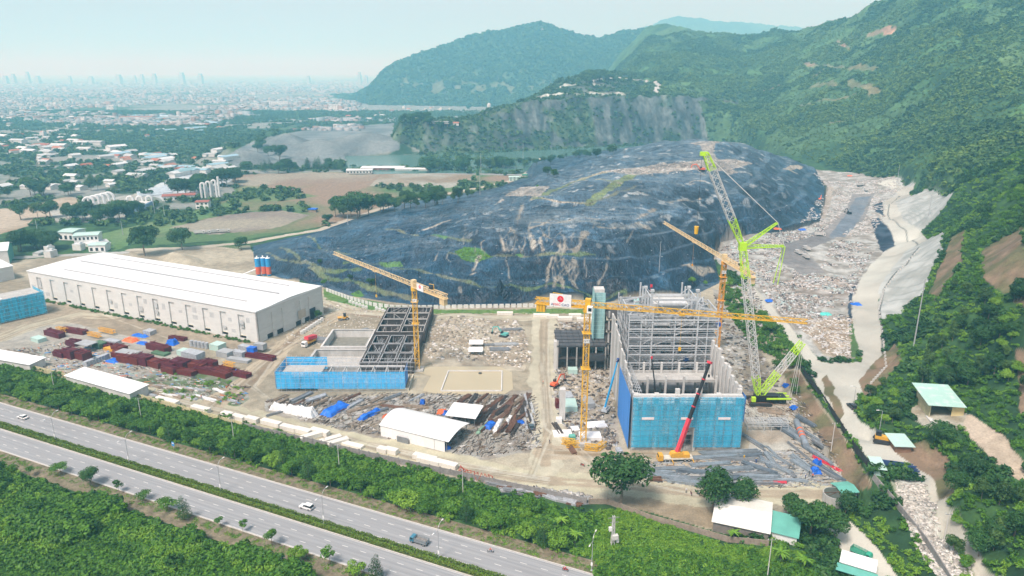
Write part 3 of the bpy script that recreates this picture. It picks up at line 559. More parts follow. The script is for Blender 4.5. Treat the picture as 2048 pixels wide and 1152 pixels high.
# ------------------------------------------------------------------ mesh builder
class MB:
    def __init__(s): s.v = []; s.f = []
    def add(s, vs, fs):
        k = len(s.v); s.v += [tuple(v) for v in vs]; s.f += [tuple(i + k for i in f) for f in fs]; return s
    def box(s, cx, cy, cz, sx, sy, sz, rot=0, tilt=0):
        'cz is the underside'
        c, n = math.cos(rot), math.sin(rot); V = []
        for z in (0, sz):
            for x, y in ((-1, -1), (1, -1), (1, 1), (-1, 1)):
                x *= sx / 2; y *= sy / 2; V.append((cx + x * c - y * n, cy + x * n + y * c, cz + z + tilt * x))
        return s.add(V, [(3, 2, 1, 0), (4, 5, 6, 7), (0, 1, 5, 4), (1, 2, 6, 5), (2, 3, 7, 6), (3, 0, 4, 7)])
    def bar(s, p, q, w, h=None):
        p, q = Vector(p), Vector(q); d = q - p
        if d.length < 1e-5: return s
        h = h or w; z = d.normalized(); a = z.cross(Vector((0, 0, 1)))
        if a.length < .05: a = Vector((1, 0, 0))
        a.normalize(); b = a.cross(z); V = []
        for o in (p, q):
            for x, y in ((-1, -1), (1, -1), (1, 1), (-1, 1)): V.append(o + a * (x * w / 2) + b * (y * h / 2))
        return s.add(V, [(3, 2, 1, 0), (4, 5, 6, 7), (0, 1, 5, 4), (1, 2, 6, 5), (2, 3, 7, 6), (3, 0, 4, 7)])
    def tube(s, p, q, r, r2=None, n=8, cap=True):
        p, q = Vector(p), Vector(q); r2 = r if r2 is None else r2; z = (q - p).normalized(); a = z.cross(Vector((0, 0, 1)))
        if a.length < .05: a = Vector((1, 0, 0))
        a.normalize(); b = a.cross(z); V = []
        for o, rr in ((p, r), (q, r2)):
            for i in range(n): t = 2 * math.pi * i / n; V.append(o + a * (rr * math.cos(t)) + b * (rr * math.sin(t)))
        F = [(i, (i + 1) % n, n + (i + 1) % n, n + i) for i in range(n)]
        if cap: F += [tuple(range(n))[::-1], tuple(range(n, 2 * n))]
        return s.add(V, F)
    def prism(s, poly, z0, z1):
        n = len(poly); return s.add([(x, y, z0) for x, y in poly] + [(x, y, z1) for x, y in poly], [tuple(range(n))[::-1], tuple(range(n, 2 * n))] + [(i, (i + 1) % n, n + (i + 1) % n, n + i) for i in range(n)])
    def profile(s, prof, y0, y1):
        'outline in xz (counter-clockwise seen from -y) pushed along y'
        n = len(prof); return s.add([(x, y0, z) for x, z in prof] + [(x, y1, z) for x, z in prof], [tuple(range(n)), tuple(range(n, 2 * n))[::-1]] + [(i, n + i, n + (i + 1) % n, (i + 1) % n) for i in range(n)])
    def quad(s, *P): return s.add(P, [tuple(range(len(P)))])
    def slab(s, P, t):
        'thin sheet with thickness t under the points'
        n = len(P); return s.add([tuple(p) for p in P] + [(p[0], p[1], p[2] - t) for p in P], [tuple(range(n)), tuple(range(n, 2 * n))[::-1]] + [(i, (i + 1) % n, n + (i + 1) % n, n + i) for i in range(n)])
    def build(s, name, m, parent=None, loc=None, rz=0, smooth=False):
        me = bpy.data.meshes.new(name); me.from_pydata(s.v, [], s.f); me.update()
        if smooth: me.polygons.foreach_set('use_smooth', np.ones(len(me.polygons), bool))
        if m: me.materials.append(m)
        o = bpy.data.objects.new(name, me); COL.objects.link(o)
        if parent: o.parent = parent
        if loc is not None: o.location = loc
        o.rotation_euler.z = rz; return o
def empty(name, loc, rz=0, label=None, cat=None, group=None):
    o = bpy.data.objects.new(name, None); COL.objects.link(o); o.location = loc; o.rotation_euler.z = rz; o.empty_display_size = .5
    return tag(o, label, cat, group)
def children(o): return KIDS.get(o.name, None) or [c for c in bpy.data.objects if c.parent == o]
KIDS = {}
def remember(o):
    'note the children of a thing once, so that copying it stays quick'
    ch = [c for c in bpy.data.objects if c.parent == o]; KIDS[o.name] = ch
    for c in ch: remember(c)
    return o
def copy_tree(o, parent=None):
    c = o.copy(); COL.objects.link(c)
    if parent: c.parent = parent
    for ch in KIDS.get(o.name, []): copy_tree(ch, c)
    return c
def place(proto, loc, rz=0, sc=1, label=None, group=None, cat=None):
    'the first call moves the prototype itself, later ones copy it with its parts'
    o = proto if not proto.get('used') else copy_tree(proto)
    if not proto.get('used'): proto['used'] = 1
    o.location = loc; o.rotation_euler.z = rz; o.scale = (sc,) * 3 if not hasattr(sc, '__len__') else sc
    return tag(o, label, cat, group)
# ------------------------------------------------------------------ foliage
def leafmat(name, c1, c2, rough=.55):
    m, nt, b = newmat(name); N, L = nt.nodes, nt.links
    at = N.new('ShaderNodeAttribute'); at.attribute_name = 'Col'; oi = N.new('ShaderNodeObjectInfo')
    mx = N.new('ShaderNodeMix'); mx.data_type = 'RGBA'; mx.inputs['A'].default_value = (*c1, 1); mx.inputs['B'].default_value = (*c2, 1)
    ma = N.new('ShaderNodeMath'); ma.operation = 'MULTIPLY_ADD'; ma.inputs[1].default_value = .6; ma.inputs[2].default_value = 0
    sp = N.new('ShaderNodeSeparateColor'); L.new(at.outputs['Color'], sp.inputs[0]); ad = N.new('ShaderNodeMath'); ad.operation = 'MULTIPLY_ADD'; ad.inputs[1].default_value = .4
    L.new(oi.outputs['Random'], ma.inputs[0]); L.new(sp.outputs[0], ad.inputs[0]); L.new(ma.outputs[0], ad.inputs[2]); L.new(ad.outputs[0], mx.inputs[0])
    L.new(mx.outputs['Result'], b.inputs['Base Color']); b.inputs['Roughness'].default_value = rough; b.inputs['Specular IOR Level'].default_value = .25
    MATS[name] = m; return m
LEAF = leafmat('broad_leaves', (.012, .058, .006), (.10, .24, .016))
LEAF_D = leafmat('dark_leaves', (.009, .042, .010), (.045, .125, .022))
LEAF_Y = leafmat('bright_leaves', (.05, .16, .010), (.19, .34, .03))
LEAF_F = leafmat('far_leaves', (.012, .045, .010), (.085, .165, .032))
BARK = mat('bark', (.20, .165, .125), .9, .3, 2)
def leaves(lobes, n, size, seed, up=.35, flat=.8, tuft=1):
    'n leaf sprays over the skins of the lobes (x,y,z,rx,ry,rz)'
    r = np.random.RandomState(seed); L = np.array(lobes, float); w = (L[:, 3] * L[:, 4]) ** .9; k = r.choice(len(L), n, p=w / w.sum())
    d = r.normal(size=(n, 3)); d[:, 2] += up; d /= np.linalg.norm(d, axis=1)[:, None]
    rad = np.clip(1 - np.abs(r.normal(0, .22, n)), .25, 1.08) * (1 + .12 * np.sin(d[:, 0] * 5 + L[k, 0]) * np.cos(d[:, 1] * 6 + L[k, 1]))
    P = L[k, :3] + d * L[k, 3:6] * rad[:, None]; nr = d + r.normal(0, .55, (n, 3)); nr[:, 2] += .4; nr /= np.linalg.norm(nr, axis=1)[:, None]
    a = np.cross(nr, r.normal(size=(n, 3))); a /= np.linalg.norm(a, axis=1)[:, None]; b = np.cross(nr, a); s = size * r.uniform(.6, 1.4, n)[:, None]
    V = np.stack([P - a * s, P - b * s * flat * .6 + a * s * .1, P + a * s, P + b * s * flat * .6 + nr * s * .15], 1).reshape(-1, 3)
    c = np.repeat(np.clip(.15 + .5 * r.rand(n) + .35 * (k % 3) / 2, 0, 1), 4)
    return V, np.arange(n * 4).reshape(-1, 4), np.stack([c, c, c], 1)
def crown_mesh(name, lobes, n, size, seed, m, **kw):
    V, F, c = leaves(lobes, n, size, seed, **kw); o = numesh(name, V, F, m, c); return o
def trunk_mb(h, r, lobes, lean=.1, seed=0):
    q = random.Random(seed); mb = MB(); p = Vector((0, 0, -.3)); tip = Vector((q.uniform(-lean, lean), q.uniform(-lean, lean), h)); mid = tip * .55 + Vector((q.uniform(-.2, .2), q.uniform(-.2, .2), 0))
    mb.tube(p, mid, r, r * .75, 7); mb.tube(mid, tip, r * .75, r * .5, 7)
    for L in lobes[:5]:
        e = Vector(L[:3]); mb.tube(tip * .9, tip * .9 * .5 + e * .5 + Vector((0, 0, .1)), r * .45, r * .3, 5); mb.tube(tip * .45 + e * .5 + Vector((0, 0, .1)), e, r * .3, r * .12, 5)
    return mb
def tree_proto(name, lobes, n, size, seed, m, th, tr, **kw):
    o = empty(name, (0, 0, -50)); trunk_mb(th, tr, lobes, seed=seed).build('trunk', BARK, o); c = crown_mesh('crown', lobes, n, size, seed, m, **kw); c.parent = o
    return remember(o)
def rlobes(n, R_, h0, h1, seed, fl=.75, rr=(.38, .6)):
    q = random.Random(seed); out = []
    for i in range(n):
        t = q.uniform(0, 6.283); d = R_ * math.sqrt(q.random()) * .72; z = h0 + (h1 - h0) * (q.random() * .8 + .2 * (1 - d / R_)) ; s = R_ * q.uniform(*rr)
        out.append((d * math.cos(t), d * math.sin(t), z, s, s, s * fl))
    return out
TR = {}
TR['round'] = [tree_proto('broadleaf_tree', rlobes(9, 3.6, 3.0, 6.2, 100 + i), 1500, .34, 5 + i, LEAF, 3.2, .17) for i in range(4)]
TR['flame'] = [tree_proto('spreading_tree', rlobes(10, 4.4, 3.6, 5.2, 200 + i, .4), 1500, .30, 25 + i, LEAF, 3.2, .18) for i in range(3)]
TR['bright'] = [tree_proto('bright_leafed_tree', rlobes(8, 3.1, 2.4, 5.2, 300 + i), 1300, .32, 45 + i, LEAF_Y, 2.6, .15) for i in range(3)]
def cas(i):
    q = random.Random(i); return [(q.uniform(-.5, .5), q.uniform(-.5, .5), 1.6 + k * 1.15, 2.3 * (1 - (k / 7) ** 1.5) + .4, 2.3 * (1 - (k / 7) ** 1.5) + .4, 1.3) for k in range(7)]
TR['pine'] = [tree_proto('casuarina_tree', cas(i), 1900, .26, 65 + i, LEAF_D, 5, .16, flat=.35) for i in range(3)]
TR['dark'] = [tree_proto('dark_broadleaf_tree', rlobes(13, 5.2, 4.2, 9.6, 400 + i), 3000, .42, 85 + i, LEAF_D, 5, .32) for i in range(3)]
TR['small'] = [tree_proto('young_tree', rlobes(5, 1.7, 2.4, 3.9, 500 + i), 420, .24, 105 + i, LEAF, 2.8, .07) for i in range(3)]
TR['acacia'] = [tree_proto('acacia_tree', rlobes(8, 3.3, 3.8, 8.0, 600 + i, .9), 1500, .36, 125 + i, LEAF_F, 4.2, .16) for i in range(3)]
def palm_proto(i):
    q = random.Random(i); o = empty('palm_tree', (0, 0, -50)); MB().tube((0, 0, -.3), (.3, .1, 2.6), .17, .14, 7).tube((.3, .1, 2.6), (.35, .3, 4.6), .14, .11, 7).build('trunk', BARK, o)
    V = []; F = []; C = []
    for k in range(17):
        t = q.uniform(0, 6.283); l = q.uniform(2.2, 3.2); e = q.uniform(.3, 1.2); prev = None
        for s in range(7):
            u = s / 6; c = Vector((.35 + math.cos(t) * l * u, .3 + math.sin(t) * l * u, 4.6 + e * l * u * .8 - 1.9 * u * u)); side = Vector((-math.sin(t), math.cos(t), 0)) * (.42 * math.sin(math.pi * (u * .85 + .12)))
            if prev:
                for sg in (1, -1):
                    b = len(V); V += [prev[0], prev[0] + prev[1] * sg - Vector((0, 0, .15)), c + side * sg - Vector((0, 0, .18)), c]; F.append((b, b + 1, b + 2, b + 3)); cc = q.uniform(.2, 1); C += [(cc,) * 3] * 4
            prev = (c, side)
    c = numesh('crown', [tuple(v) for v in V], F, LEAF_Y, np.array(C)); c.parent = o; return remember(o)
TR['palm'] = [palm_proto(i) for i in range(2)]
for v in TR.values():
    for o in v: tag(o, None, 'tree')
def plant(kind, x, y, h=1., label=None, group=None, z=None, k=None):
    P = TR[kind]; p = P[random.randrange(len(P)) if k is None else k % len(P)]; s = h * random.uniform(.9, 1.1)
    return place(p, (x, y, gz(x, y) if z is None else z), random.uniform(0, 6.28), (s * random.uniform(.92, 1.1), s * random.uniform(.92, 1.1), s), label, group, 'tree')
# scattered undergrowth: thousands of leaf clumps over an area, one object
SRC = {}
def clump_collection(key, m, n=90, size=.28, lob=None, var=4, **kw):
    c = bpy.data.collections.new(key)
    for i in range(var):
        L = lob or rlobes(4, 1.0, .25, .8, 900 + i, .8, (.45, .65)); V, F, cc = leaves(L, n, size, 800 + i, **kw); me = bpy.data.meshes.new(key)
        o = numesh(key, V, F, m, cc); COL.objects.unlink(o); c.objects.link(o)
    SRC[key] = c; return c
clump_collection('clump_near', LEAF, 110, .24); clump_collection('clump_bright', LEAF_Y, 90, .22); clump_collection('clump_dark', LEAF_D, 110, .26)
clump_collection('clump_far', LEAF_F, 46, .42); leafmat('hill_leaves', (.03, .085, .012), (.15, .24, .045)); clump_collection('clump_hill', MATS['hill_leaves'], 46, .42); clump_collection('clump_grass', LEAF_Y, 40, .2, lob=[(0, 0, .1, 1, 1, .25)])
def scatter(name, pts, sc, key, label, cat):
    pts = np.asarray(pts, np.float32); n = len(pts)
    if n == 0: return
    me = bpy.data.meshes.new(name); me.vertices.add(n); me.vertices.foreach_set('co', pts.ravel())
    a = me.attributes.new('sc', 'FLOAT', 'POINT'); a.data.foreach_set('value', np.asarray(sc, np.float32))
    rt = np.zeros((n, 3), np.float32); rt[:, 2] = RNG.rand(n) * 6.283; rt[:, 0] = RNG.normal(0, .25, n); a = me.attributes.new('rt', 'FLOAT_VECTOR', 'POINT'); a.data.foreach_set('vector', rt.ravel())
    o = bpy.data.objects.new(name, me); COL.objects.link(o); tag(o, label, cat, kind='stuff')
    g = bpy.data.node_groups.new(name, 'GeometryNodeTree'); g.interface.new_socket('Geometry', in_out='INPUT', socket_type='NodeSocketGeometry'); g.interface.new_socket('Geometry', in_out='OUTPUT', socket_type='NodeSocketGeometry')
    N, L = g.nodes, g.links; i = N.new('NodeGroupInput'); ou = N.new('NodeGroupOutput'); ip = N.new('GeometryNodeInstanceOnPoints'); ci = N.new('GeometryNodeCollectionInfo')
    ci.inputs['Collection'].default_value = SRC[key]; ci.inputs['Separate Children'].default_value = True; ci.inputs['Reset Children'].default_value = True
    ip.inputs['Pick Instance'].default_value = True; s = N.new('GeometryNodeInputNamedAttribute'); s.data_type = 'FLOAT'; s.inputs[0].default_value = 'sc'
    r = N.new('GeometryNodeInputNamedAttribute'); r.data_type = 'FLOAT_VECTOR'; r.inputs[0].default_value = 'rt'
    L.new(i.outputs[0], ip.inputs['Points']); L.new(ci.outputs[0], ip.inputs['Instance']); L.new(s.outputs[0], ip.inputs['Scale']); L.new(r.outputs[0], ip.inputs['Rotation']); L.new(ip.outputs[0], ou.inputs[0])
    o.modifiers.new('scatter', 'NODES').node_group = g; return o
def area_points(poly, n, world=False, comp=None, yr=None, thin=None, zmax=None):
    'n candidate points inside a photographed outline (or a world outline), on the land'
    if world: P = np.array(poly, float)
    else: P = np.array([(lambda v: (v.x, v.y))(ground(*q)) for q in poly])
    x0, y0 = P.min(0); x1, y1 = P.max(0); X = RNG.uniform(x0, x1, n); Y = RNG.uniform(y0, y1, n); m = inpoly(X, Y, P); X, Y = X[m], Y[m]
    if thin is not None: k = thin(X, Y); X, Y = X[k], Y[k]
    z, c = height(X, Y, True)
    if comp is not None: k = np.isin(c, comp); X, Y, z = X[k], Y[k], z[k]
    return np.stack([X, Y, z], 1)
EXCL = []   # px outlines (roads, yards, roofs) where nothing grows
def clear(pts, margin=0):
    if not len(pts): return pts
    px, py = proj(pts[:, 0], pts[:, 1], pts[:, 2]); k = np.ones(len(pts), bool)
    for P in EXCL: k &= ~inpoly(px, py, P)
    return pts[k]
# ------------------------------------------------------------------ highway
HO = W(0, 805); HD = R(-24.35); HU = Vector((math.cos(HD), math.sin(HD), 0)); HN = Vector((math.sin(HD), -math.cos(HD), 0))
def H(s, n, z=0): p = HO + HU * s + HN * n; return Vector((p.x, p.y, z))
ASPH = mat('asphalt', (.27, .28, .29), .85, .16, .8, bump=.01, dirt=(.31, .31, .30, .6), stretch=(.03, 1.5, 1))
PAINT = mat('road_paint', (.62, .62, .60), .6, .15, 2); KERB = mat('kerb_concrete', (.52, .50, .46), .8, .15, 1)
def strip(name, n0, n1, z, m, s0=-150, s1=420):
    mb = MB(); L = s1 - s0; mb.add([(0, -n0, 0), (L, -n0, 0), (L, -n1, 0), (0, -n1, 0), (0, -n0, -.3), (L, -n0, -.3), (L, -n1, -.3), (0, -n1, -.3)], [(3, 2, 1, 0)[::-1], (4, 5, 6, 7)[::-1], (0, 1, 5, 4)[::-1], (2, 3, 7, 6)[::-1], (0, 4, 7, 3), (1, 2, 6, 5)])
    o = mb.build(name, m, None, H(s0, 0, z), HD); o['kind'] = 'structure'; return o
strip('road', .25, 10.55, .05, ASPH); strip('road', 14.45, 24.4, .05, ASPH)
for a, b in ((-.05, .25), (10.55, 10.85), (14.15, 14.45), (24.4, 24.7)): strip('kerb', a, b, .19, KERB)
strip('median_soil', 10.85, 14.15, .15, mat('median_soil', (.10, .12, .05), .9, .4, .8)); strip('verge', -5.5, -.05, .03, mat('verge_soil', (.19, .16, .11), .95, .4, .5, dirt=(.07, .10, .03, .9)))
strip('verge', 24.7, 31, .03, mat('verge_soil', (.2, .17, .13)))
mb = MB()
for base in (0, 14.2):
    for off in (3.6, 7.1):
        s = -148.
        while s < 418: mb.box(s + 150, -(base + off), 0, 2.1, .17, .006); s += 6.2
    for off in ((.55, 10.2) if base == 0 else (.55, 9.9)): mb.box(285, -(base + off), 0, 570, .13, .006)
o = mb.build('road_markings', PAINT, None, H(-150, 0, .0545), HD); o['kind'] = 'structure'
# median hedge: two clipped rows
def band(s0, s1, n0, n1, z0, z1, n, size, seed):
    r = np.random.RandomState(seed); P = np.stack([r.uniform(s0, s1, n), r.uniform(n0, n1, n), z0 + (z1 - z0) * r.rand(n) ** .5], 1)
    P[:, 2] += .18 * np.sin(P[:, 0] * .9) * (z1 - z0); q = np.array([HO.x, HO.y]) + P[:, :1] * np.array([HU.x, HU.y]) + P[:, 1:2] * np.array([HN.x, HN.y]); Pw = np.concatenate([q, P[:, 2:]], 1)
    d = r.normal(size=(n, 3)); d[:, 2] += .9; d /= np.linalg.norm(d, axis=1)[:, None]; a = np.cross(d, r.normal(size=(n, 3))); a /= np.linalg.norm(a, axis=1)[:, None]; b = np.cross(d, a); s = size * r.uniform(.6, 1.3, n)[:, None]
    V = np.stack([Pw - a * s, Pw - b * s, Pw + a * s, Pw + b * s], 1).reshape(-1, 3); c = np.repeat(r.rand(n) * .9, 4); return V, np.arange(4 * n).reshape(-1, 4), np.stack([c] * 3, 1)
for j, (a, b) in enumerate(((10.95, 12.0), (13.0, 14.05))):
    V, F, c = band(-60, 300, a, b, .15, .95, 26000, .17, j); o = numesh('median_hedge', V, F, leafmat('hedge_leaves', (.05, .12, .015), (.16, .22, .03)) if j == 0 else MATS['hedge_leaves'], c)
    tag(o, ('clipped yellow-green hedge row along the far edge of the road median', 'clipped yellow-green hedge row along the near edge of the road median')[j], 'hedge')
V, F, c = band(-60, 300, 11.9, 13.1, .12, .42, 12000, .16, 5); o = numesh('grass', V, F, LEAF_Y, c); tag(o, 'low grass between the two median hedges', 'grass', kind='stuff')
# street lamps
GALV = mat('galvanised_steel', (.50, .52, .54), .45, .1, 2, metal=.4); WHITE_P = mat('white_paint', (.78, .79, .78), .5, .08, 1, dirt=(.5, .48, .44, .35)); DARK = mat('dark_rubber', (.03, .03, .032), .8, .1, 3)
def make_lamp():
    o = empty('street_lamp', (0, 0, 0)); MB().tube((0, 0, .1), (0, 0, 8.6), .13, .085, 8).box(0, 0, 0, .6, .6, .15).build('pole', GALV, o)
    MB().box(.02, -.16, 1.6, .5, .05, 1.1).build('banner', WHITE_P, o)
    for s, zz in ((1, 10.7), (-1, 9.4)):
        mb = MB(); P = [(0, 0, 8.5), (0, .3 * s, (8.5 + zz) / 2 + .4), (0, 1.1 * s, zz + .1), (0, 2.2 * s, zz + .25)]
        for a, b in zip(P[:-1], P[1:]): mb.tube(a, b, .06, .055, 6)
        mb.build('arm', GALV, o); MB().profile([(-.16, 0), (.16, 0), (.13, .12), (-.13, .12)], 0, .85).build('lamp_head', WHITE_P, o, (0, 2.15 * s if s > 0 else 2.15 * s - .85, zz + .2))
    return remember(tag(o, None, 'street lamp', 'double-armed street lamps on the median'))
LP = make_lamp()
for s, lab in ((51.9, 'double-armed street lamp on the median ahead of the white sedan, farthest up the road'), (90.6, 'double-armed street lamp on the median near the blue roadside sign'), (133.1, 'double-armed street lamp on the median between the blue sign and the white SUV'),
               (174.4, 'double-armed street lamp on the median just behind the white SUV'), (214.1, 'double-armed street lamp on the median beside the small blue truck'), (254.5, 'double-armed street lamp by the red motorbike at the bottom of the road')):
    place(LP, H(s, 11.6 if s < 250 else -1.2, .15), HD, 1, lab)
# vehicles
GLASS = mat('vehicle_glass', (.02, .025, .03), .12, .05, 1, spec=.6); TYRE = mat('tyre', (.02, .02, .02), .85, .1, 5); RIM = mat('rim', (.45, .46, .47), .35, .05, 3, metal=.6)
def paint_mat(name, c, rough=.3): return mat(name, c, rough, .05, 1, spec=.5, dirt=(.3, .27, .22, .18))
def wheel(o, x, y, r, w=.24):
    t = MB().tube((x, y - w / 2, r), (x, y + w / 2, r), r, n=14).build('wheel', TYRE, o); MB().tube((x, y - w / 2 - .01, r), (x, y + w / 2 + .01, r), r * .58, n=10).build('rim', RIM, t)
def make_car(suv, col, name, label, cat='car', L=4.6):
    o = empty(name, (0, 0, 0)); h = 1.0 if suv else .86; top = 1.72 if suv else 1.43; w = .92; hl = L / 2; pm = paint_mat('car_paint_' + name, col)
    b = MB().profile([(-hl, .35), (hl, .35), (hl + .02, .7), (hl - .1, h - .12), (hl - .95, h), (-hl + .3, h + .02), (-hl, h - .08)], -w, w).build('body', pm, o)
    md = b.modifiers.new('b', 'BEVEL'); md.width = .07; md.segments = 2; md.limit_method = 'ANGLE'
    if suv: cab = [(hl - 1.35, h - .02), (hl - 2.0, top), (-hl + .35, top), (-hl + .02, h)]; rf = [(hl - 1.95, top - .02), (hl - 2.1, top + .05), (-hl + .5, top + .05), (-hl + .28, top - .02)]
    else: cab = [(hl - 1.2, h - .02), (hl - 1.9, top), (-hl + 1.3, top), (-hl + .55, h)]; rf = [(hl - 1.85, top - .02), (hl - 2.0, top + .05), (-hl + 1.45, top + .05), (-hl + 1.2, top - .02)]
    MB().profile(cab, -w + .09, w - .09).build('cabin_glass', GLASS, o); MB().profile(rf, -w + .14, w - .14).build('roof', pm, o)
    for sx in (-hl + .85, hl - .9):
        for sy in (-w + .1, w - .1): wheel(o, sx, sy, .34)
    for sy in (-.62, .62):
        MB().box(hl - .02, sy, .6, .1, .4, .16).build('headlight', mat('lamp_glass', (.7, .7, .68), .2, .02, 1), o); MB().box(-hl + .02, sy, .68, .08, .36, .16).build('tail_light', mat('red_lens', (.35, .02, .02), .3, .05, 1), o)
    [MB().box(hl - 1.55, s * (w + .05), h + .02, .12, .18, .13).build('mirror', pm, o) for s in (-1, 1)]
    for sy in (-w + .055, w - .055): MB().bar((hl - 2.4, sy, h), (hl - 2.45, sy, top - .03), .07, .03).build('pillar', pm, o)
    return tag(o, label, cat)
c = make_car(False, (.78, .78, .77), 'white_sedan', 'white sedan driving alone at the left edge of the highway'); c.location = H(23, 5.2, .055); c.rotation_euler.z = HD + math.pi
c = make_car(True, (.80, .80, .80), 'white_suv', 'white SUV driving next to the median hedge'); c.location = H(164.5, 7.6, .055); c.rotation_euler.z = HD + math.pi
def make_truck(name, cabc, bedc, label, load=None, L=5.6, sc=1, tipper=False):
    o = empty(name, (0, 0, 0), 0, label, 'truck'); cm = paint_mat('cab_' + name, cabc); bm_ = paint_mat('bed_' + name, bedc, .6); hl = L / 2
    b = MB().profile([(hl - 1.45, .5), (hl, .5), (hl + .02, 1.15), (hl - .22, 2.0), (hl - .4, 2.08), (hl - 1.45, 2.08)], -.95, .95).build('cab', cm, o); md = b.modifiers.new('b', 'BEVEL'); md.width = .06
    g = MB().quad((hl - .035 + .02, -.8, 1.2), (hl - .035 + .02, .8, 1.2), (hl - .2 + .01, .8, 1.86), (hl - .2 + .01, -.8, 1.86))
    for s in (-1, 1): g.box(hl - .75, s * .955, 1.25, .75, .02, .55)
    g.build('window', GLASS, o)
    MB().box(-.7, 0, .5, L - 1.3, .8, .22).build('chassis', DARK, o)
    x0, x1 = -hl, hl - 1.6; w = 1.0; bh = 1.0 if not tipper else 1.3; mb = MB().box((x0 + x1) / 2, 0, .75, x1 - x0, 2 * w, .1)
    for s in (-1, 1):
        mb.box((x0 + x1) / 2, s * w, .85, x1 - x0, .06, .45 if not tipper else bh)
        if not tipper:
            for k in range(4): mb.box((x0 + x1) / 2, s * w, 1.38 + k * .18, x1 - x0, .04, .09)
            for k in range(6): mb.box(x0 + .05 + k * (x1 - x0 - .1) / 5, s * w, .85, .07, .07, 1.2)
    for x in (x0, x1): mb.box(x, 0, .85, .06, 2 * w, .45 if not tipper else bh)
    if not tipper:
        for x in (x0, x1):
            for k in range(4): mb.box(x, 0, 1.38 + k * .18, .04, 2 * w, .09)
    mb.build('cargo_bed', bm_, o)
    if load: MB().box((x0 + x1) / 2, 0, .86, x1 - x0 - .15, 2 * w - .15, .5 if not tipper else 1.25).build('load', load, o)
    for x in (hl - .75, -hl + 1.0): 
        for s in (-.8, .8): wheel(o, x, s, .42, .3)
    for sy in (-.7, .7): MB().box(hl + .01, sy, .62, .06, .3, .18).build('headlight', MATS['lamp_glass'], o)
    o.scale = (sc,) * 3; return o
t = make_truck('blue_truck', (.05, .19, .28), (.22, .25, .27), 'small blue flatbed truck with slatted grey sides driving on the highway', mat('grey_load', (.2, .19, .18), .9, .3, 2)); t.location = H(205.5, 7.9, .055); t.rotation_euler.z = HD + math.pi
# people: one skinned body per pose
SKIN = mat('skin', (.42, .26, .18), .6, .05, 1)
def person(loc, rz, top, legs, label, pose='stand', helmet=None, z=0, group=None):
    J = {'stand': [((0, 0, .95), -1, .15), ((0, 0, 1.2), 0, .15), ((0, 0, 1.42), 1, .16), ((0, 0, 1.55), 2, .06), ((.02, 0, 1.68), 3, .105), ((0, .2, 1.4), 2, .065), ((.05, .26, 1.12), 5, .05), ((.18, .24, .9), 6, .038), ((.22, .24, .82), 7, .04),
        ((0, -.2, 1.4), 2, .065), ((.02, -.26, 1.12), 9, .05), ((.1, -.25, .88), 10, .038), ((.12, -.25, .8), 11, .04), ((0, .1, .88), 0, .095), ((.06, .12, .48), 13, .065), ((0, .12, .08), 14, .045), ((.14, .13, .04), 15, .04),
        ((0, -.1, .88), 0, .095), ((-.04, -.12, .48), 17, .065), ((-.12, -.12, .08), 18, .045), ((.02, -.13, .04), 19, .04)],
        'ride': [((0, 0, .85), -1, .15), ((.05, 0, 1.1), 0, .15), ((.12, 0, 1.32), 1, .16), ((.16, 0, 1.45), 2, .06), ((.2, 0, 1.58), 3, .105), ((.13, .2, 1.3), 2, .065), ((.32, .27, 1.1), 5, .05), ((.55, .24, 1.08), 6, .038), ((.62, .24, 1.06), 7, .04),
        ((.13, -.2, 1.3), 2, .065), ((.32, -.27, 1.1), 9, .05), ((.55, -.24, 1.08), 10, .038), ((.62, -.24, 1.06), 11, .04), ((.02, .12, .82), 0, .095), ((.42, .17, .75), 13, .065), ((.4, .17, .34), 14, .045), ((.54, .17, .3), 15, .04),
        ((.02, -.12, .82), 0, .095), ((.42, -.17, .75), 17, .065), ((.4, -.17, .34), 18, .045), ((.54, -.17, .3), 19, .04)]}[pose]
    key = pose; me = PERS.get(key)
    if me is None:
        me = bpy.data.meshes.new('person'); me.from_pydata([j[0] for j in J], [(j[1], i) for i, j in enumerate(J) if j[1] >= 0], []); ob = bpy.data.objects.new('tmp', me); COL.objects.link(ob)
        md = ob.modifiers.new('s', 'SKIN'); sv = me.skin_vertices[0].data
        for i, j in enumerate(J): sv[i].radius = (j[2], j[2]); sv[i].use_root = (i == 0)
        ob.modifiers.new('u', 'SUBSURF').levels = 1; dg = bpy.context.evaluated_depsgraph_get(); me = bpy.data.meshes.new_from_object(ob.evaluated_get(dg)); bpy.data.objects.remove(ob); PERS[key] = me
    mm = me.copy(); mm.materials.clear(); 
    for a in (SKIN, top, legs, helmet or mat('black_hair', (.02, .018, .016), .6, .1, 3)): mm.materials.append(a)
    for p in mm.polygons:
        x, y, zz = p.center; p.use_smooth = True
        head = zz > (1.5 if pose == 'stand' else 1.42); hand = abs(y) > .2 and zz < (.93 if pose == 'stand' else 0) or (pose == 'ride' and x > .5 and zz > .9)
        p.material_index = (3 if zz > (1.7 if pose == 'stand' else 1.6) or (head and x < .0 + (0 if pose == 'stand' else .18)) else 0) if head else 0 if hand else 1 if zz > (.92 if pose == 'stand' else .93) else 2
    o = bpy.data.objects.new('person', mm); COL.objects.link(o); o.location = loc; o.rotation_euler.z = rz; return tag(o, label, 'person', group)
PERS = {}
def cloth(n, c): return mat('cloth_' + n, c, .85, .1, 3)
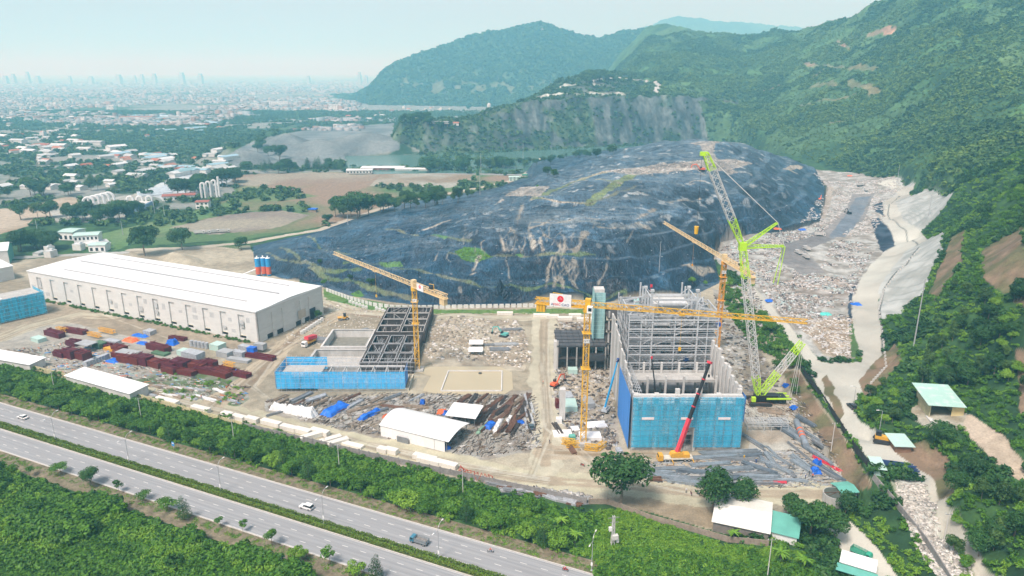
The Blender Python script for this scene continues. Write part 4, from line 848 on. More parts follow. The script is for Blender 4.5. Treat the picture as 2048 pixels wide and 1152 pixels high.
def make_bike(colr, label, nm='motorbike', group=None):
    o = empty(nm, (0, 0, 0), 0, label, 'motorbike', group); pm = paint_mat('bike_' + '_'.join('%d' % (c * 100) for c in colr), colr)
    MB().profile([(-.75, .75), (-.2, .55), (.2, .38), (.5, .4), (.62, 1.0), (.5, 1.02), (.3, .6), (-.1, .68), (-.7, .88)], -.14, .14).build('fairing', pm, o); MB().box(-.25, 0, .78, .75, .26, .1).build('seat', DARK, o)
    for x in (-.62, .65): wheel(o, x, 0, .29, .1)
    MB().bar((.62, -.3, 1.04), (.62, .3, 1.04), .05).bar((.62, 0, .4), (.55, 0, 1.04), .07).build('handlebar', DARK, o); return o
b = make_bike((.75, .75, .74), 'white scooter ridden by two people on the highway'); b.location = H(226, 3.1, .055); b.rotation_euler.z = HD + math.pi + .2
lc = b.matrix_basis
def on_bike(bike, dx, top, legs, label, helmet): 
    r = bike.rotation_euler.z; return person(bike.location + Vector((math.cos(r) * dx, math.sin(r) * dx, -.02)), r, top, legs, label, 'ride', helmet)
on_bike(b, -.1, cloth('orange', (.55, .16, .08)), cloth('dark', (.04, .04, .06)), 'person in an orange top driving the white scooter', mat('red_helmet', (.5, .05, .04), .3, .05, 1))
on_bike(b, -.55, cloth('pink', (.6, .4, .38)), cloth('denim', (.08, .1, .18)), 'person in a pale pink top riding pillion on the white scooter', mat('white_helmet', (.7, .7, .7), .3, .05, 1))
b = make_bike((.5, .06, .05), 'red motorbike ridden along the highway at the bottom edge'); b.location = H(248, 1.8, .055); b.rotation_euler.z = HD + math.pi
on_bike(b, -.15, cloth('red', (.6, .08, .07)), cloth('dark', (.04, .04, .06)), 'person in a red top riding the red motorbike', mat('white_helmet', (.7, .7, .7), .3, .05, 1))
# blue sign on the verge
o = empty('road_sign', H(97, -1.6, 0), HD, 'blue information sign standing on the verge by the roadside trees', 'sign'); MB().tube((0, 0, 0), (0, 0, 2.7), .06, n=6).build('post', GALV, o)
MB().box(0, -.08, 1.6, 1.3, .05, 1.6).build('sign_panel', mat('sign_blue', (.02, .22, .55), .4, .05, 1), o); MB().box(0, -.115, 2.5, .9, .012, .35).build('sign_text_panel', WHITE_P, o)
# ------------------------------------------------------------------ boundary wall between belt and site
CREAM = mat('cream_render', (.55, .50, .30), .85, .15, .4, dirt=(.25, .24, .15, .6)); BLOCK = mat('grey_block', (.26, .25, .24), .9, .2, .8, dirt=(.12, .12, .11, .6))
def wall_run(name, pts, h, t, m, label, post=None, pm=None, cat='wall'):
    P = [Vector(p) for p in pts]; mb = MB(); pb = MB()
    for a, b in zip(P[:-1], P[1:]):
        mb.bar(a + Vector((0, 0, h / 2)), b + Vector((0, 0, h / 2)), t, h)
        if post:
            L = (b - a).length; k = max(1, round(L / post))
            for i in range(k + 1): q = a + (b - a) * (i / k); pb.box(q.x, q.y, q.z - .5, t + .22, t + .22, h + .7, math.atan2(b.y - a.y, b.x - a.x))
    o = mb.build(name, m); tag(o, label, cat)
    if post: pb.build('wall_posts', pm or m, o)
    return o
wall_run('boundary_wall', [H(-40, -27.6), H(12, -27), H(60, -25.6), H(107, -24.6)], 2.3, .2, CREAM, 'pale yellow rendered boundary wall half hidden by creepers behind the white roadside sheds', 4, CREAM)
wall_run('boundary_wall', [H(107.4, -24.6), H(160, -26), H(200, -28), H(243, -30.6)], 2.2, .2, BLOCK, 'dark grey block wall running behind the tree belt below the stacked white slabs', 4, BLOCK)
_w = [W(1178,1008), W(1215,1008), W(1300,1040), W(1380,1062), W(1455,1084), W(1535,1092)]
wall_run('boundary_wall', _w, 1.9, .2, mat('brown_block', (.30, .25, .20), .9, .2, .8, dirt=(.18, .15, .12, .6)), 'brown block wall with posts at the foot of the earth bank above the bright grass', 5)
EXCL += [[(380,760),(480,790),(1240,985),(1300,985),(1440,1062),(1400,930),(1190,930),(380,700)], [(0,700),(170,765),(170,600),(0,600)]]
# ------------------------------------------------------------------ greenery round the highway
def band_pts(s0, s1, n0, n1, n):
    S = RNG.uniform(s0, s1, n); Nn = RNG.uniform(n0, n1, n); X = HO.x + HU.x * S + HN.x * Nn; Y = HO.y + HU.y * S + HN.y * Nn; return np.stack([X, Y, height(X, Y)], 1)
def grow(name, pts, key, s, label, cat='undergrowth'): 
    n = len(pts); return scatter(name, pts, s * RNG.uniform(.6, 1.35, n), key, label, cat)
p = clear(band_pts(-60, 250, -24, -7.5, 4200)); grow('undergrowth', p, 'clump_near', 1.5, 'tangled green undergrowth between the highway and the boundary wall')
p = clear(band_pts(-60, 290, -23, -5, 1200)); grow('undergrowth', p, 'clump_bright', 1.2, 'bright green shoots in the tree belt by the highway')
p = band_pts(-60, 108, -27.4, -24.9, 260); p[:, 2] += RNG.uniform(.2, 1.9, len(p)); p = p[(np.sin(p[:, 0] * .55) > -.2)]; grow('creeper', p, 'clump_near', .8, 'green creeper spilling over the pale yellow wall', 'creeper')
p = band_pts(108, 243, -27.6, -23.8, 260); p[:, 2] += RNG.uniform(0, .8, len(p)); p = p[(np.sin(p[:, 0] * .35) > .0)]; grow('creeper', p, 'clump_near', .8, 'green creeper over the dark grey block wall', 'creeper')
p = np.concatenate([band_pts(-60, 300, -4.6, -.8, 900), band_pts(-60, 230, 25.5, 28, 520)]); grow('grass', p, 'clump_grass', .75, 'low weeds and grass on the highway verges', 'grass')
# slope right of the pylon, down to the road
p = area_points([(1160,1090),(1190,1025),(1240,1020),(1330,1052),(1450,1092),(1540,1100),(1640,1110),(1660,1180),(1250,1200)], 9000); grow('grass', p, 'clump_bright', .72, 'lush bright green weeds on the slope below the brown block wall', 'grass')
p = area_points([(1180,1110),(1300,1100),(1500,1130),(1660,1130),(1660,1200),(1200,1200)], 700); grow('undergrowth', p, 'clump_near', 1.3, 'green bushes at the bottom of the weedy slope')
# dense scrub at the bottom left
p = band_pts(-40, 240, 33, 95, 26000); px_, py_ = proj(p[:, 0], p[:, 1], p[:, 2]); p = p[(py_ < 1210) & (px_ > -60)]; q = fbm(p[:, 0], p[:, 1], 14, 3, 5)
p[:, 2] += thr(q, .45, .7) * 3.0
grow('scrub', p[q < .5], 'clump_near', 1.45, 'dense green scrub filling the corner below the highway'); grow('scrub', p[(q >= .5) & (q < .6)], 'clump_bright', 1.3, 'brighter yellow-green patches of scrub below the highway'); grow('scrub', p[q >= .6], 'clump_near', 1.9, 'taller thickets of scrub below the highway')
BELT = 'trees in the belt between the highway and the boundary wall'
kinds = ['flame', 'bright', 'flame', 'round', 'bright', 'pine', 'round', 'bright']
for i in range(46):
    s = -40 + i * 6.3 + random.uniform(-2, 2)
    for n in ((-5.8,) if i % 1 == 0 else ()):
        k = ('flame' if s < 80 and i % 3 else kinds[i % 8]) if s < 150 else kinds[(i * 3) % 8] if s < 200 else ('pine', 'bright', 'round', 'bright')[i % 4]
        q = H(s, n + random.uniform(-1.2, .8)); plant(k, q.x, q.y, random.uniform(.75, 1.05) if k != 'pine' else .95, {'flame': 'flat-topped spreading tree in the front row of the belt along the highway', 'round': 'round green tree in the front row of the belt along the highway',
            'bright': 'yellow-green tree in the front row of the belt along the highway', 'pine': 'dark feathery casuarina in the front row of the belt along the highway'}[k], {'pine': 'casuarinas', 'flame': 'spreading trees', 'round': 'round trees', 'bright': 'yellow-green trees'}[k] + ' in the front row of the belt', 0)
for i in range(48):
    s = random.uniform(-50, 238); q = H(s, random.uniform(-20, -10)); k = random.choice(['round', 'flame', 'bright', 'bright', 'small'])
    plant(k, q.x, q.y, random.uniform(.6, .9), {'flame': 'flat-topped spreading tree deep in the belt near the boundary wall', 'round': 'round green tree deep in the belt near the boundary wall', 'bright': 'yellow-green tree deep in the belt near the boundary wall', 'small': 'slender young tree deep in the belt near the boundary wall'}[k], {'flame': 'spreading trees', 'round': 'round trees', 'bright': 'yellow-green trees', 'small': 'slender young trees'}[k] + ' deep in the belt', 0)
for px, py, k, h, lab in ((25,955,'small',1.2,'small bushy tree at the near kerb by the left edge'), (60,952,'small',1.,'small thin tree at the near kerb, second from the left edge'), (122,948,'flame',.75,'spreading leafy tree on the near verge left of the dark round tree'), (182,972,'dark',.55,'dark round tree on the near verge with a spreading neighbour'),
        (238,985,'small',1.1,'lone sapling at the near kerb left of the bright small tree'), (288,1002,'flame',.6,'small flat-topped tree at the near kerb'), (337,1022,'flame',.8,'open-branched tree beside the grey-green casuarina'), (370,1040,'pine',.85,'grey-green casuarina on the near verge'), (440,1055,'small',.9,'small bright sapling right of the near casuarina'),
        (486,1062,'small',.9,'thin sapling on the near verge facing the white SUV'), (544,1092,'small',1.45,'dark young tree with a bare trunk on the near verge'), (597,1122,'bright',.8,'bright green young tree near the bottom edge of the road'), (660,1130,'small',1.3,'slanting young tree near the bottom edge'), (712,1152,'bright',.75,'bright green tree cut by the bottom edge'), (753,1160,'pine',.85,'feathery dark tree cut by the bottom edge')):
    q = W(px, py); plant(k, q.x, q.y, h, lab)
for px, py, h, lab in ((1240,1014,1.5,'tall dark leafy tree standing alone right of the dirt crossroads'),):
    q = ground(px, py); plant('dark', q.x, q.y, h, lab, k=0)
for px, py, h, lab in ((1425,1024,1.4,'dark leafy tree at the corner of the white-roofed shed'), (1482,1014,.95,'smaller dark tree leaning on the big one by the white-roofed shed'), (1620,1070,1.2,'broad dark tree beside the round water tank'), (1590,1040,.8,'dark tree crown behind the teal lean-to'), (1668,1080,.9,'dark tree beside the driveway at the bottom right'), (1690,1030,.8,'leafy tree below the green-roofed cabin')):
    q = ground(px, py); plant('dark', q.x, q.y, h, lab)
for px, py, k, lab in ((1562,1128,0,'palm with drooping fronds in front of the white-roofed shed'), (1605,1140,1,'palm with drooping fronds nearest the white cabin'), (1468,1085,0,'banana palm under the eave of the white-roofed shed'), (1150,1085,1,'banana palm in the belt left of the transformer pole'), (1125,1060,0,'banana palm at the dark block wall')):
    q = ground(px, py); plant('palm', q.x, q.y, .8, lab)
# ------------------------------------------------------------------ materials of the site
CONC = mat('raw_concrete', (.42, .42, .40), .85, .14, .35, dirt=(.28, .27, .25, .6), stretch=(1, 1, .35)); CONC_L = mat('pale_concrete_panel', (.56, .56, .54), .8, .1, .3, dirt=(.40, .39, .36, .5), stretch=(1, 1, .3))
PANEL = mat('precast_panel', (.62, .63, .61), .8, .06, .25, dirt=(.48, .48, .46, .5), stretch=(.4, .4, 1.6)); ROOF_W = mat('white_sheet_roof', (.76, .78, .78), .45, .04, .5, dirt=(.60, .61, .60, .5), stretch=(1, .06, 1)); VOID = mat('dark_opening', (.03, .032, .035), .8, .2, .5)
STEEL_W = mat('pale_steel', (.50, .53, .55), .5, .1, .5, metal=.1, dirt=(.36, .34, .31, .55)); STEEL_G = mat('grey_steel', (.25, .27, .29), .5, .15, .6, metal=.3, dirt=(.22, .2, .18, .6)); RUST = mat('rusty_steel', (.16, .085, .055), .85, .25, .8, dirt=(.07, .05, .045, .7))
FORM = mat('dark_formwork', (.055, .048, .045), .85, .25, .5, dirt=(.14, .12, .10, .6)); WOODF = mat('weathered_timber', (.27, .215, .16), .9, .25, .8, dirt=(.13, .11, .09, .6)); TEAL = mat('teal_sheet', (.13, .40, .33), .5, .1, .3); TEAL_L = mat('pale_teal_sheet', (.42, .60, .55), .5, .08, .2, dirt=(.5, .48, .42, .5))
CY = mat('crane_yellow', (.72, .42, .03), .45, .08, .6, dirt=(.35, .25, .1, .3)); CO = mat('crane_orange', (.66, .30, .03), .45, .08, .6); CT = mat('crane_sun_bleached', (.70, .54, .30), .5, .1, .5); LIME = mat('crane_lime', (.46, .74, .04), .4, .06, .5); CG = mat('crane_grey', (.55, .56, .55), .45, .08, .5)
RED = mat('crane_red', (.60, .045, .07), .4, .08, .5); BLK = mat('black_paint', (.018, .018, .02), .4, .1, .5); TARP = mat('blue_tarpaulin', (.015, .14, .62), .5, .3, .6, bump=.2); TARP_O = mat('orange_tarpaulin', (.75, .16, .05), .55, .25, .6, bump=.2); TARP_W = mat('white_tarpaulin', (.68, .70, .70), .5, .12, .6, bump=.2)
MAROON = mat('maroon_steel', (.125, .012, .018), .55, .25, .7, dirt=(.10, .02, .02, .7), objrand=.25); NAVY = mat('navy_pipe', (.018, .045, .13), .45, .2, .6); ORG = mat('machine_orange', (.72, .13, .05), .4, .08, .6); MTEAL = mat('machine_teal', (.12, .42, .38), .4, .08, .6); MYEL = mat('machine_yellow', (.70, .38, .04), .45, .1, .6, dirt=(.3, .22, .14, .5))
def netmat(name, c, a0=.45, a1=.92, grid=2.0):
    m, nt, b = newmat(name); N, L = nt.nodes, nt.links; tc = N.new('ShaderNodeTexCoord'); n = N.new('ShaderNodeTexNoise'); n.inputs['Scale'].default_value = .5; n.inputs['Detail'].default_value = 5; mp = N.new('ShaderNodeMapping'); mp.inputs['Scale'].default_value = (1, 1, .16); L.new(tc.outputs['Object'], mp.inputs[0]); L.new(mp.outputs[0], n.inputs[0])
    r = N.new('ShaderNodeMapRange'); r.inputs[1].default_value = .35; r.inputs[2].default_value = .65; r.inputs[3].default_value = a0; r.inputs[4].default_value = a1; L.new(n.outputs[0], r.inputs[0])
    sp = N.new('ShaderNodeSeparateXYZ'); L.new(tc.outputs['Object'], sp.inputs[0]); f = N.new('ShaderNodeMath'); f.operation = 'PINGPONG'; f.inputs[1].default_value = grid / 2; L.new(sp.outputs[2], f.inputs[0]); g = N.new('ShaderNodeMath'); g.operation = 'LESS_THAN'; g.inputs[1].default_value = .09; L.new(f.outputs[0], g.inputs[0])
    mx = N.new('ShaderNodeMath'); mx.operation = 'MAXIMUM'; L.new(r.outputs[0], mx.inputs[0]); L.new(g.outputs[0], mx.inputs[1]); L.new(mx.outputs[0], b.inputs['Alpha'])
    h = N.new('ShaderNodeTexNoise'); h.inputs['Scale'].default_value = 1.4; L.new(tc.outputs['Object'], h.inputs[0]); cm = N.new('ShaderNodeMix'); cm.data_type = 'RGBA'; cm.inputs['A'].default_value = (*c, 1); cm.inputs['B'].default_value = (min(1, c[0] * 2 + .12), min(1, c[1] * 1.35 + .05), min(1, c[2] * 1.05), 1); L.new(h.outputs[0], cm.inputs[0]); L.new(cm.outputs['Result'], b.inputs['Base Color'])
    b.inputs['Roughness'].default_value = .7; MATS[name] = m; return m
NET = netmat('blue_safety_net', (.0, .42, .76), .22, .66); NET_D = netmat('deep_blue_net', (.0, .21, .72), .9, 1); NET_L = netmat('cyan_net', (.0, .42, .90), .36, .82); NET_P = netmat('pale_cyan_net', (.20, .50, .60), .5, .9)
def text(s, name, size, m, parent, loc, rot, ext=.02):
    cu = bpy.data.curves.new(name, 'FONT'); cu.body = s; cu.size = size; cu.extrude = ext; cu.align_x = 'CENTER'; cu.align_y = 'CENTER'; t = bpy.data.objects.new(name, cu); COL.objects.link(t); dg = bpy.context.evaluated_depsgraph_get(); me = bpy.data.meshes.new_from_object(t.evaluated_get(dg)); bpy.data.objects.remove(t); me.materials.clear(); me.materials.append(m); o = bpy.data.objects.new(name, me); COL.objects.link(o); o.parent = parent; o.location = loc; o.rotation_euler = rot; return o
# ------------------------------------------------------------------ long white warehouse
def warehouse():
    L, D, h = 180.6, 49.5, 16.3; o = empty('warehouse', (-290.2, 412.5, 0), R(-25.3), 'long white precast warehouse with a huge white roof left of the landfill', 'warehouse')
    F = MB(); F.box(L / 2, .45, 0, L, .5, .9).box(L / 2, .6, 13.4, L, .8, h - 13.4 + .3); n = 14; st = 12.35; x0 = 7.4
    xs = [x0 + i * st for i in range(n)]; edges = [0] + sum([[x, x + 4.3] for x in xs], []) + [L]
    for a, b in zip(edges[::2], edges[1::2]): F.box((a + b) / 2, .6, .9, b - a, .8, 12.5)
    for x in xs: F.box(x + 2.15, 1.0, 2.3, 4.3, .25, 11.1)
    F.build('front_wall', PANEL, o)
    for i, x in enumerate(xs):
        MB().box(x + 2.15, 1.25, .9, 4.3, .2, 1.4).build('window', VOID, o); MB().box(x + 2.15, .78, 2.2, 4.3, .34, .14).build('sill', mat('cream_sill', (.6, .56, .42), .8, .1, 1), o)
    Sd = MB(); ry = [(6, 10.5), (13, 18), (27, 31.5), (34, 38.5)]; e = [0] + sum([[a, b] for a, b in ry], []) + [D]
    for a, b in zip(e[::2], e[1::2]): Sd.box(L - .4, (a + b) / 2 + .2, 0, .8, b - a, h + .3)
    for a, b in ry: Sd.box(L - .4, (a + b) / 2 + .2, 13.4, .78, b - a, h - 13.1).box(L - .75, (a + b) / 2 + .2, 2.4, .3, b - a, 11)
    Sd.build('gable_wall', PANEL, o)
    for a, b in ry: MB().box(L - .8, (a + b) / 2 + .2, 0, .3, b - a, 2.3).build('window', VOID, o)
    q = random.Random(2)
    for k in range(26): MB().box(q.choice(xs) + q.choice((-4, 6.6, 2.2, 2.2)), .17 if k % 2 else .19, q.uniform(2.5, 10), q.uniform(2, 3.6), .06, q.uniform(1.5, 3.2)).build('repaired_panel', mat('grey_patch_panel', (.46, .48, .48), .8, .1, .4), o)
    MB().box(L + .03, 40.8, 0, .12, 4.6, 6.5).build('door', VOID, o); MB().box(L + .03, 32.4, 3.4, .1, 6, 4.6).build('patched_panel', mat('tan_panel', (.5, .45, .37), .8, .1, .4), o)
    MB().box(L / 2, D - .2, 0, L, .5, h).build('rear_wall', PANEL, o); MB().box(.4, D / 2 + .1, 0, .8, D - 2, h).build('end_wall', PANEL, o)
    rf = MB(); r = 1.3; MB().profile([(0, h - .2), (D, h - .2), (D, h + .2), (D / 2, h + r - .1), (0, h + .2)], -.3, .3).build('gable', PANEL, o, (L - .1, 0, 0), math.pi / 2); rf.slab([(-.4, -.1, h + .32), (L + .4, -.1, h + .32), (L + .4, D / 2, h + r), (-.4, D / 2, h + r)], .15).slab([(-.4, D / 2, h + r), (L + .4, D / 2, h + r), (L + .4, D + .4, h + .32), (-.4, D + .4, h + .32)], .15); ro = rf.build('roof', ROOF_W, o)
    for y, a, b in ((D * .20, 20, 165), (D * .52, 12, 172), (D * .83, 20, 165)):
        z = h + .34 + r * (1 - abs(y - D / 2) / (D / 2)) - .1; MB().box((a + b) / 2, y, z, b - a, .8, .35).build('ridge_vent', mat('vent_grey', (.36, .37, .38), .6, .05, .5), ro)
    MB().box(L + .42, D / 2, h - .1, .1, D + .9, .7).box(L / 2, -.15, h - .1, L + .9, .1, .5).build('fascia', ROOF_W, ro)
warehouse()
def shed(name, P0, P1, depth, h, roofm, wallm, label, cat='shed', rise=1.2, open_front=False, mono=False, over=.5, posts=0, gable=None):
    'shed on the base line P0-P1 (front), depth behind it'
    P0, P1 = Vector(P0), Vector(P1); d = P1 - P0; L = Vector((d.x, d.y)).length; rz = math.atan2(d.y, d.x); o = empty(name, P0, rz, label, cat)
    if not open_front: MB().box(L / 2, .1, -.5, L, .2, h + .5).build('front_wall', wallm, o)
    if not (open_front and posts): 
        MB().box(L / 2, depth - .1, -.5, L, .2, h + .5).build('rear_wall', wallm, o); 
        for x in (.1, L - .1): MB().profile([(0, -.5), (depth - .42, -.5), (depth - .42, h), ((depth - .42) / 2, h if mono else h + rise - .1), (0, h)], -.1, .1).build('side_wall', gable or wallm, o, (x, .21, 0), math.pi / 2)
    if posts:
        for i in range(posts):
            for y in (.2, depth - .2): MB().box(.2 + (L - .4) * i / (posts - 1), y, -.3, .18, .18, h + .3).build('post', STEEL_G, o)
    if mono: MB().slab([(-over, -over, h + .1), (L + over, -over, h + .1), (L + over, depth + over, h + .1 + rise), (-over, depth + over, h + .1 + rise)], .12).build('roof', roofm, o)
    else: MB().slab([(-over, -over, h + .05), (L + over, -over, h + .05), (L + over, depth / 2, h + rise), (-over, depth / 2, h + rise)], .12).slab([(-over, depth / 2, h + rise), (L + over, depth / 2, h + rise), (L + over, depth + over, h + .05), (-over, depth + over, h + .05)], .12).build('roof', roofm, o)
    return o
shed('storage_shed', W(-120, 590), W(30, 558), 30, 9, ROOF_W, PANEL, 'white-roofed hall with a row of windows behind the netted block at the left edge', 'shed', 2)
shed('storage_shed', W(-150, 545), W(20, 528), 26, 10, ROOF_W, PANEL, 'farther white-roofed hall at the left edge with a teal gable beside the warehouse', 'shed', 3.5, gable=TEAL)
shed('open_shed', W(-60, 722), W(62, 744), 7.5, 3.6, ROOF_W, CONC_L, 'long low white shed along the road at the left edge', 'shed', .5, mono=True); shed('open_shed', W(134, 768), W(262, 805), 8.5, 4, ROOF_W, CONC_L, 'long low white shed along the road beside the yellow wall', 'shed', .5, mono=True)
# ------------------------------------------------------------------ frames with netting
def scaffold(o, x0, x1, y, h, st=2.0, m=None):
    mb = MB(); n = max(1, int((x1 - x0) / st))
    for i in range(n + 1): x = x0 + (x1 - x0) * i / n; mb.bar((x, y, 0), (x, y, h + .8), .06)
    z = .2
    while z < h + .5: mb.bar((x0, y, z), (x1, y, z), .055); z += 2
    mb.build('scaffolding', m or STEEL_W, o)
def left_block():
    o = empty('unfinished_block', W(-70, 664), 0, 'unfinished concrete block wrapped in blue netting at the left edge', 'building'); P1 = W(90, 628) - W(-70, 664); o.rotation_euler.z = math.atan2(P1.y, P1.x); L = P1.length; D, h = 15, 12.6
    for k in range(4): MB().box(L / 2, D / 2, k * 4 + .3, L, D, .35).build('floor_slab', CONC, o)
    cb = MB()
    for i in range(9):
        for y in (.3, D / 2, D - .3): MB().box(.4 + (L - .8) * i / 8, y, .0, .45, .45, 12.2).build('column', CONC, o)
    MB().box(L / 2 - 8, D / 2, 12.7, L - 20, D - 3, .4).build('roof_slab', ROOF_W, o)
    MB().box(L / 2, -1.2, .8, L + 1.5, .04, h).build('safety_net', NET, o); MB().box(L + 1.2, D / 2, .8, .04, D + 2, h).build('safety_net', NET, o); scaffold(o, -.5, L + 1, -1.05, h)
left_block()
def mid_block():
    o = empty('unfinished_building', (-99.8, 279.2, 0), 0, 'low unfinished building wrapped in bright cyan netting behind the blue tarpaulin heaps', 'building'); L, D, h = 54.6, 15.5, 9.3
    MB().box(L / 2 + 9, .3, 0, L - 16, .5, 1.3).box(L / 2 + 9, D - 1, 0, L - 20, .4, 1.2).box(L + 1, D / 2, 0, .4, D, 1.0).build('footing', mat('pale_footing', (.62, .58, .47), .8, .1, .5), o)
    MB().box(L / 2 + 2, D / 2, 1.0, L - 5, D - 2, .3).build('floor_slab', CONC, o)
    for i in range(9):
        for y in (2, D - 3): MB().box(2.5 + i * 6.1, y, 1.2, .5, .5, 4.6).build('column', CONC_L, o)
    for y in (2, D - 3): MB().box(L / 2, y, 5.8, L - 4, .45, .7).build('beam', CONC_L, o)
    for i in range(9): MB().box(2.5 + i * 6.1, D / 2 - .5, 5.82, .4, D - 5.4, .6).build('beam', CONC, o)
    MB().box(9.5, D / 2 - .5, 6.5, 17, D - 6, .2).build('upper_slab', CONC, o)
    MB().box(L / 2, -1, 1.5, L, .05, h - 1.5).build('safety_net', NET_L, o); MB().box(-.3, D / 2 - 1, 1.5, .05, D, h - 1.5).build('safety_net', NET_L, o); MB().box(9, D - .9, 4, 18, .05, h - 3.6).build('safety_net', NET_L, o); MB().box(L - .4, D / 2 - 3, 1.5, .05, D - 6, h - 1.7).build('safety_net', NET_D, o)
    scaffold(o, 0, L, -1.1, h); scaffold(o, 0, L + 4, D + .4, h); mb = MB()
    for i in range(14): mb.bar((i * 4.2, -.8, h), (i * 4.2, D + .4, h + .4), .07)
    for i in range(4): mb.bar((0, i * 4.5, h), (L + 3, i * 4.5, h + .1), .09)
    for i in range(9): x = random.uniform(1, L - 4); mb.bar((x, 1, 1), (x + 3, 1, h - 1), .09)
    mb.build('scaffold_top', STEEL_W, o)
mid_block()
# ------------------------------------------------------------------ open concrete basins
def basin(name, x0, x1, y0, y1, h, nx, ny, wallm, capm, label, inner, t=.5, seed=1, formwork=False):
    q = random.Random(seed); o = empty(name, (x0, y0, 0), 0, label, 'basin'); Lx, Ly = x1 - x0, y1 - y0
    MB().box(Lx / 2, Ly / 2, .02, Lx, Ly, .12).build('floor', inner, o); xs = [Lx * i / nx for i in range(nx + 1)]; ys = [Ly * j / ny for j in range(ny + 1)]
    for x in xs: MB().box(x, Ly / 2, .1, t, Ly + t, h).build('wall', wallm, o)
    for j, y in enumerate(ys):
        for a, b in zip(xs[:-1], xs[1:]): MB().box((a + b) / 2, y, .1, b - a - t, t, h - .01).build('wall', wallm, o)
    cp = MB()
    for a, b in zip(xs[:-1], xs[1:]):
        for c, d in zip(ys[:-1], ys[1:]):
            e = .62
            cp.box((a + b) / 2, c + e, h + .0, b - a - 2 * e, .2, .22).box((a + b) / 2, d - e, h, b - a - 2 * e, .2, .22).box(a + e, (c + d) / 2, h, .2, d - c - 2 * e - .22, .22).box(b - e, (c + d) / 2, h, .2, d - c - 2 * e - .22, .22)
            if formwork:
                for k in range(5): u = q.uniform(a + 1, b - 1); cp.bar((u, c + .8, q.uniform(1, h)), (q.uniform(a + 1, b - 1), d - .8, q.uniform(1, h)), .14)
                for k in range(7): u = q.uniform(a + 1, b - 1); v = q.uniform(c + 1, d - 1); cp.bar((u, v, .2), (u, v, h + q.uniform(0, .8)), .09)
    cp.build('wall_capping', capm, o)
    if formwork:
        for k in range(26):
            x = q.choice(xs); MB().box(x + q.uniform(-.35, .35), q.uniform(1, Ly - 1), .3, .12, q.uniform(2, 5), h - .2 + q.uniform(-.3, .5)).build('formwork_board', q.choice((RUST, FORM, WOODF)), o)
    return o
basin('concrete_basin', -93.5, -69, 297, 318, 3.6, 1, 1, CONC, CONC_L, 'open grey concrete basin in front, with pale walls behind the cyan-netted building', CONC, .8); basin('concrete_basin', -91.5, -70, 320, 344, 4.2, 1, 1, CONC_L, CONC, 'open pale concrete basin left of the dark formwork', mat('basin_floor', (.2, .2, .17), .8, .2, .5), .8)
basin('formwork_basin', -68, -45, 298, 333, 5.2, 3, 3, FORM, STEEL_W, 'dark formwork basin with three rows of cells beside the tower crane foot', FORM, .9, 3, True); basin('formwork_basin', -68.5, -44, 336, 376, 5.6, 2, 4, FORM, CONC_L, 'farther dark formwork basin reaching towards the landfill wall', FORM, .9, 4, True)
# muddy water
water('mud_pond', [(835,733),(1000,733),(1024,745),(1026,778),(1010,788),(890,790),(845,782),(862,752),(835,745)], .10, (.43, .375, .25), .35)
water('puddle', [(1128,752),(1190,748),(1196,790),(1170,812),(1135,800)], .07, (.40, .35, .27), .3)
o = empty('pool_frame', W(945, 764), 0, 'rectangular concrete rim standing in the muddy pond', 'pool rim'); a, b, c, d = W(897, 743), W(1004, 743), W(1003, 783), W(882, 783)
for p, q in ((a, b), (b, c), (c, d), (d, a)): p, q = p - o.location, q - o.location; MB().bar((p.x, p.y, .3), (q.x, q.y, .3), .5, .6).build('rim', CONC_L, o)
MB().tube((3, 9, 0), (3, 9, .5), .8, n=12).build('manhole', mat('hole_cover', (.08, .08, .07), .8), o)
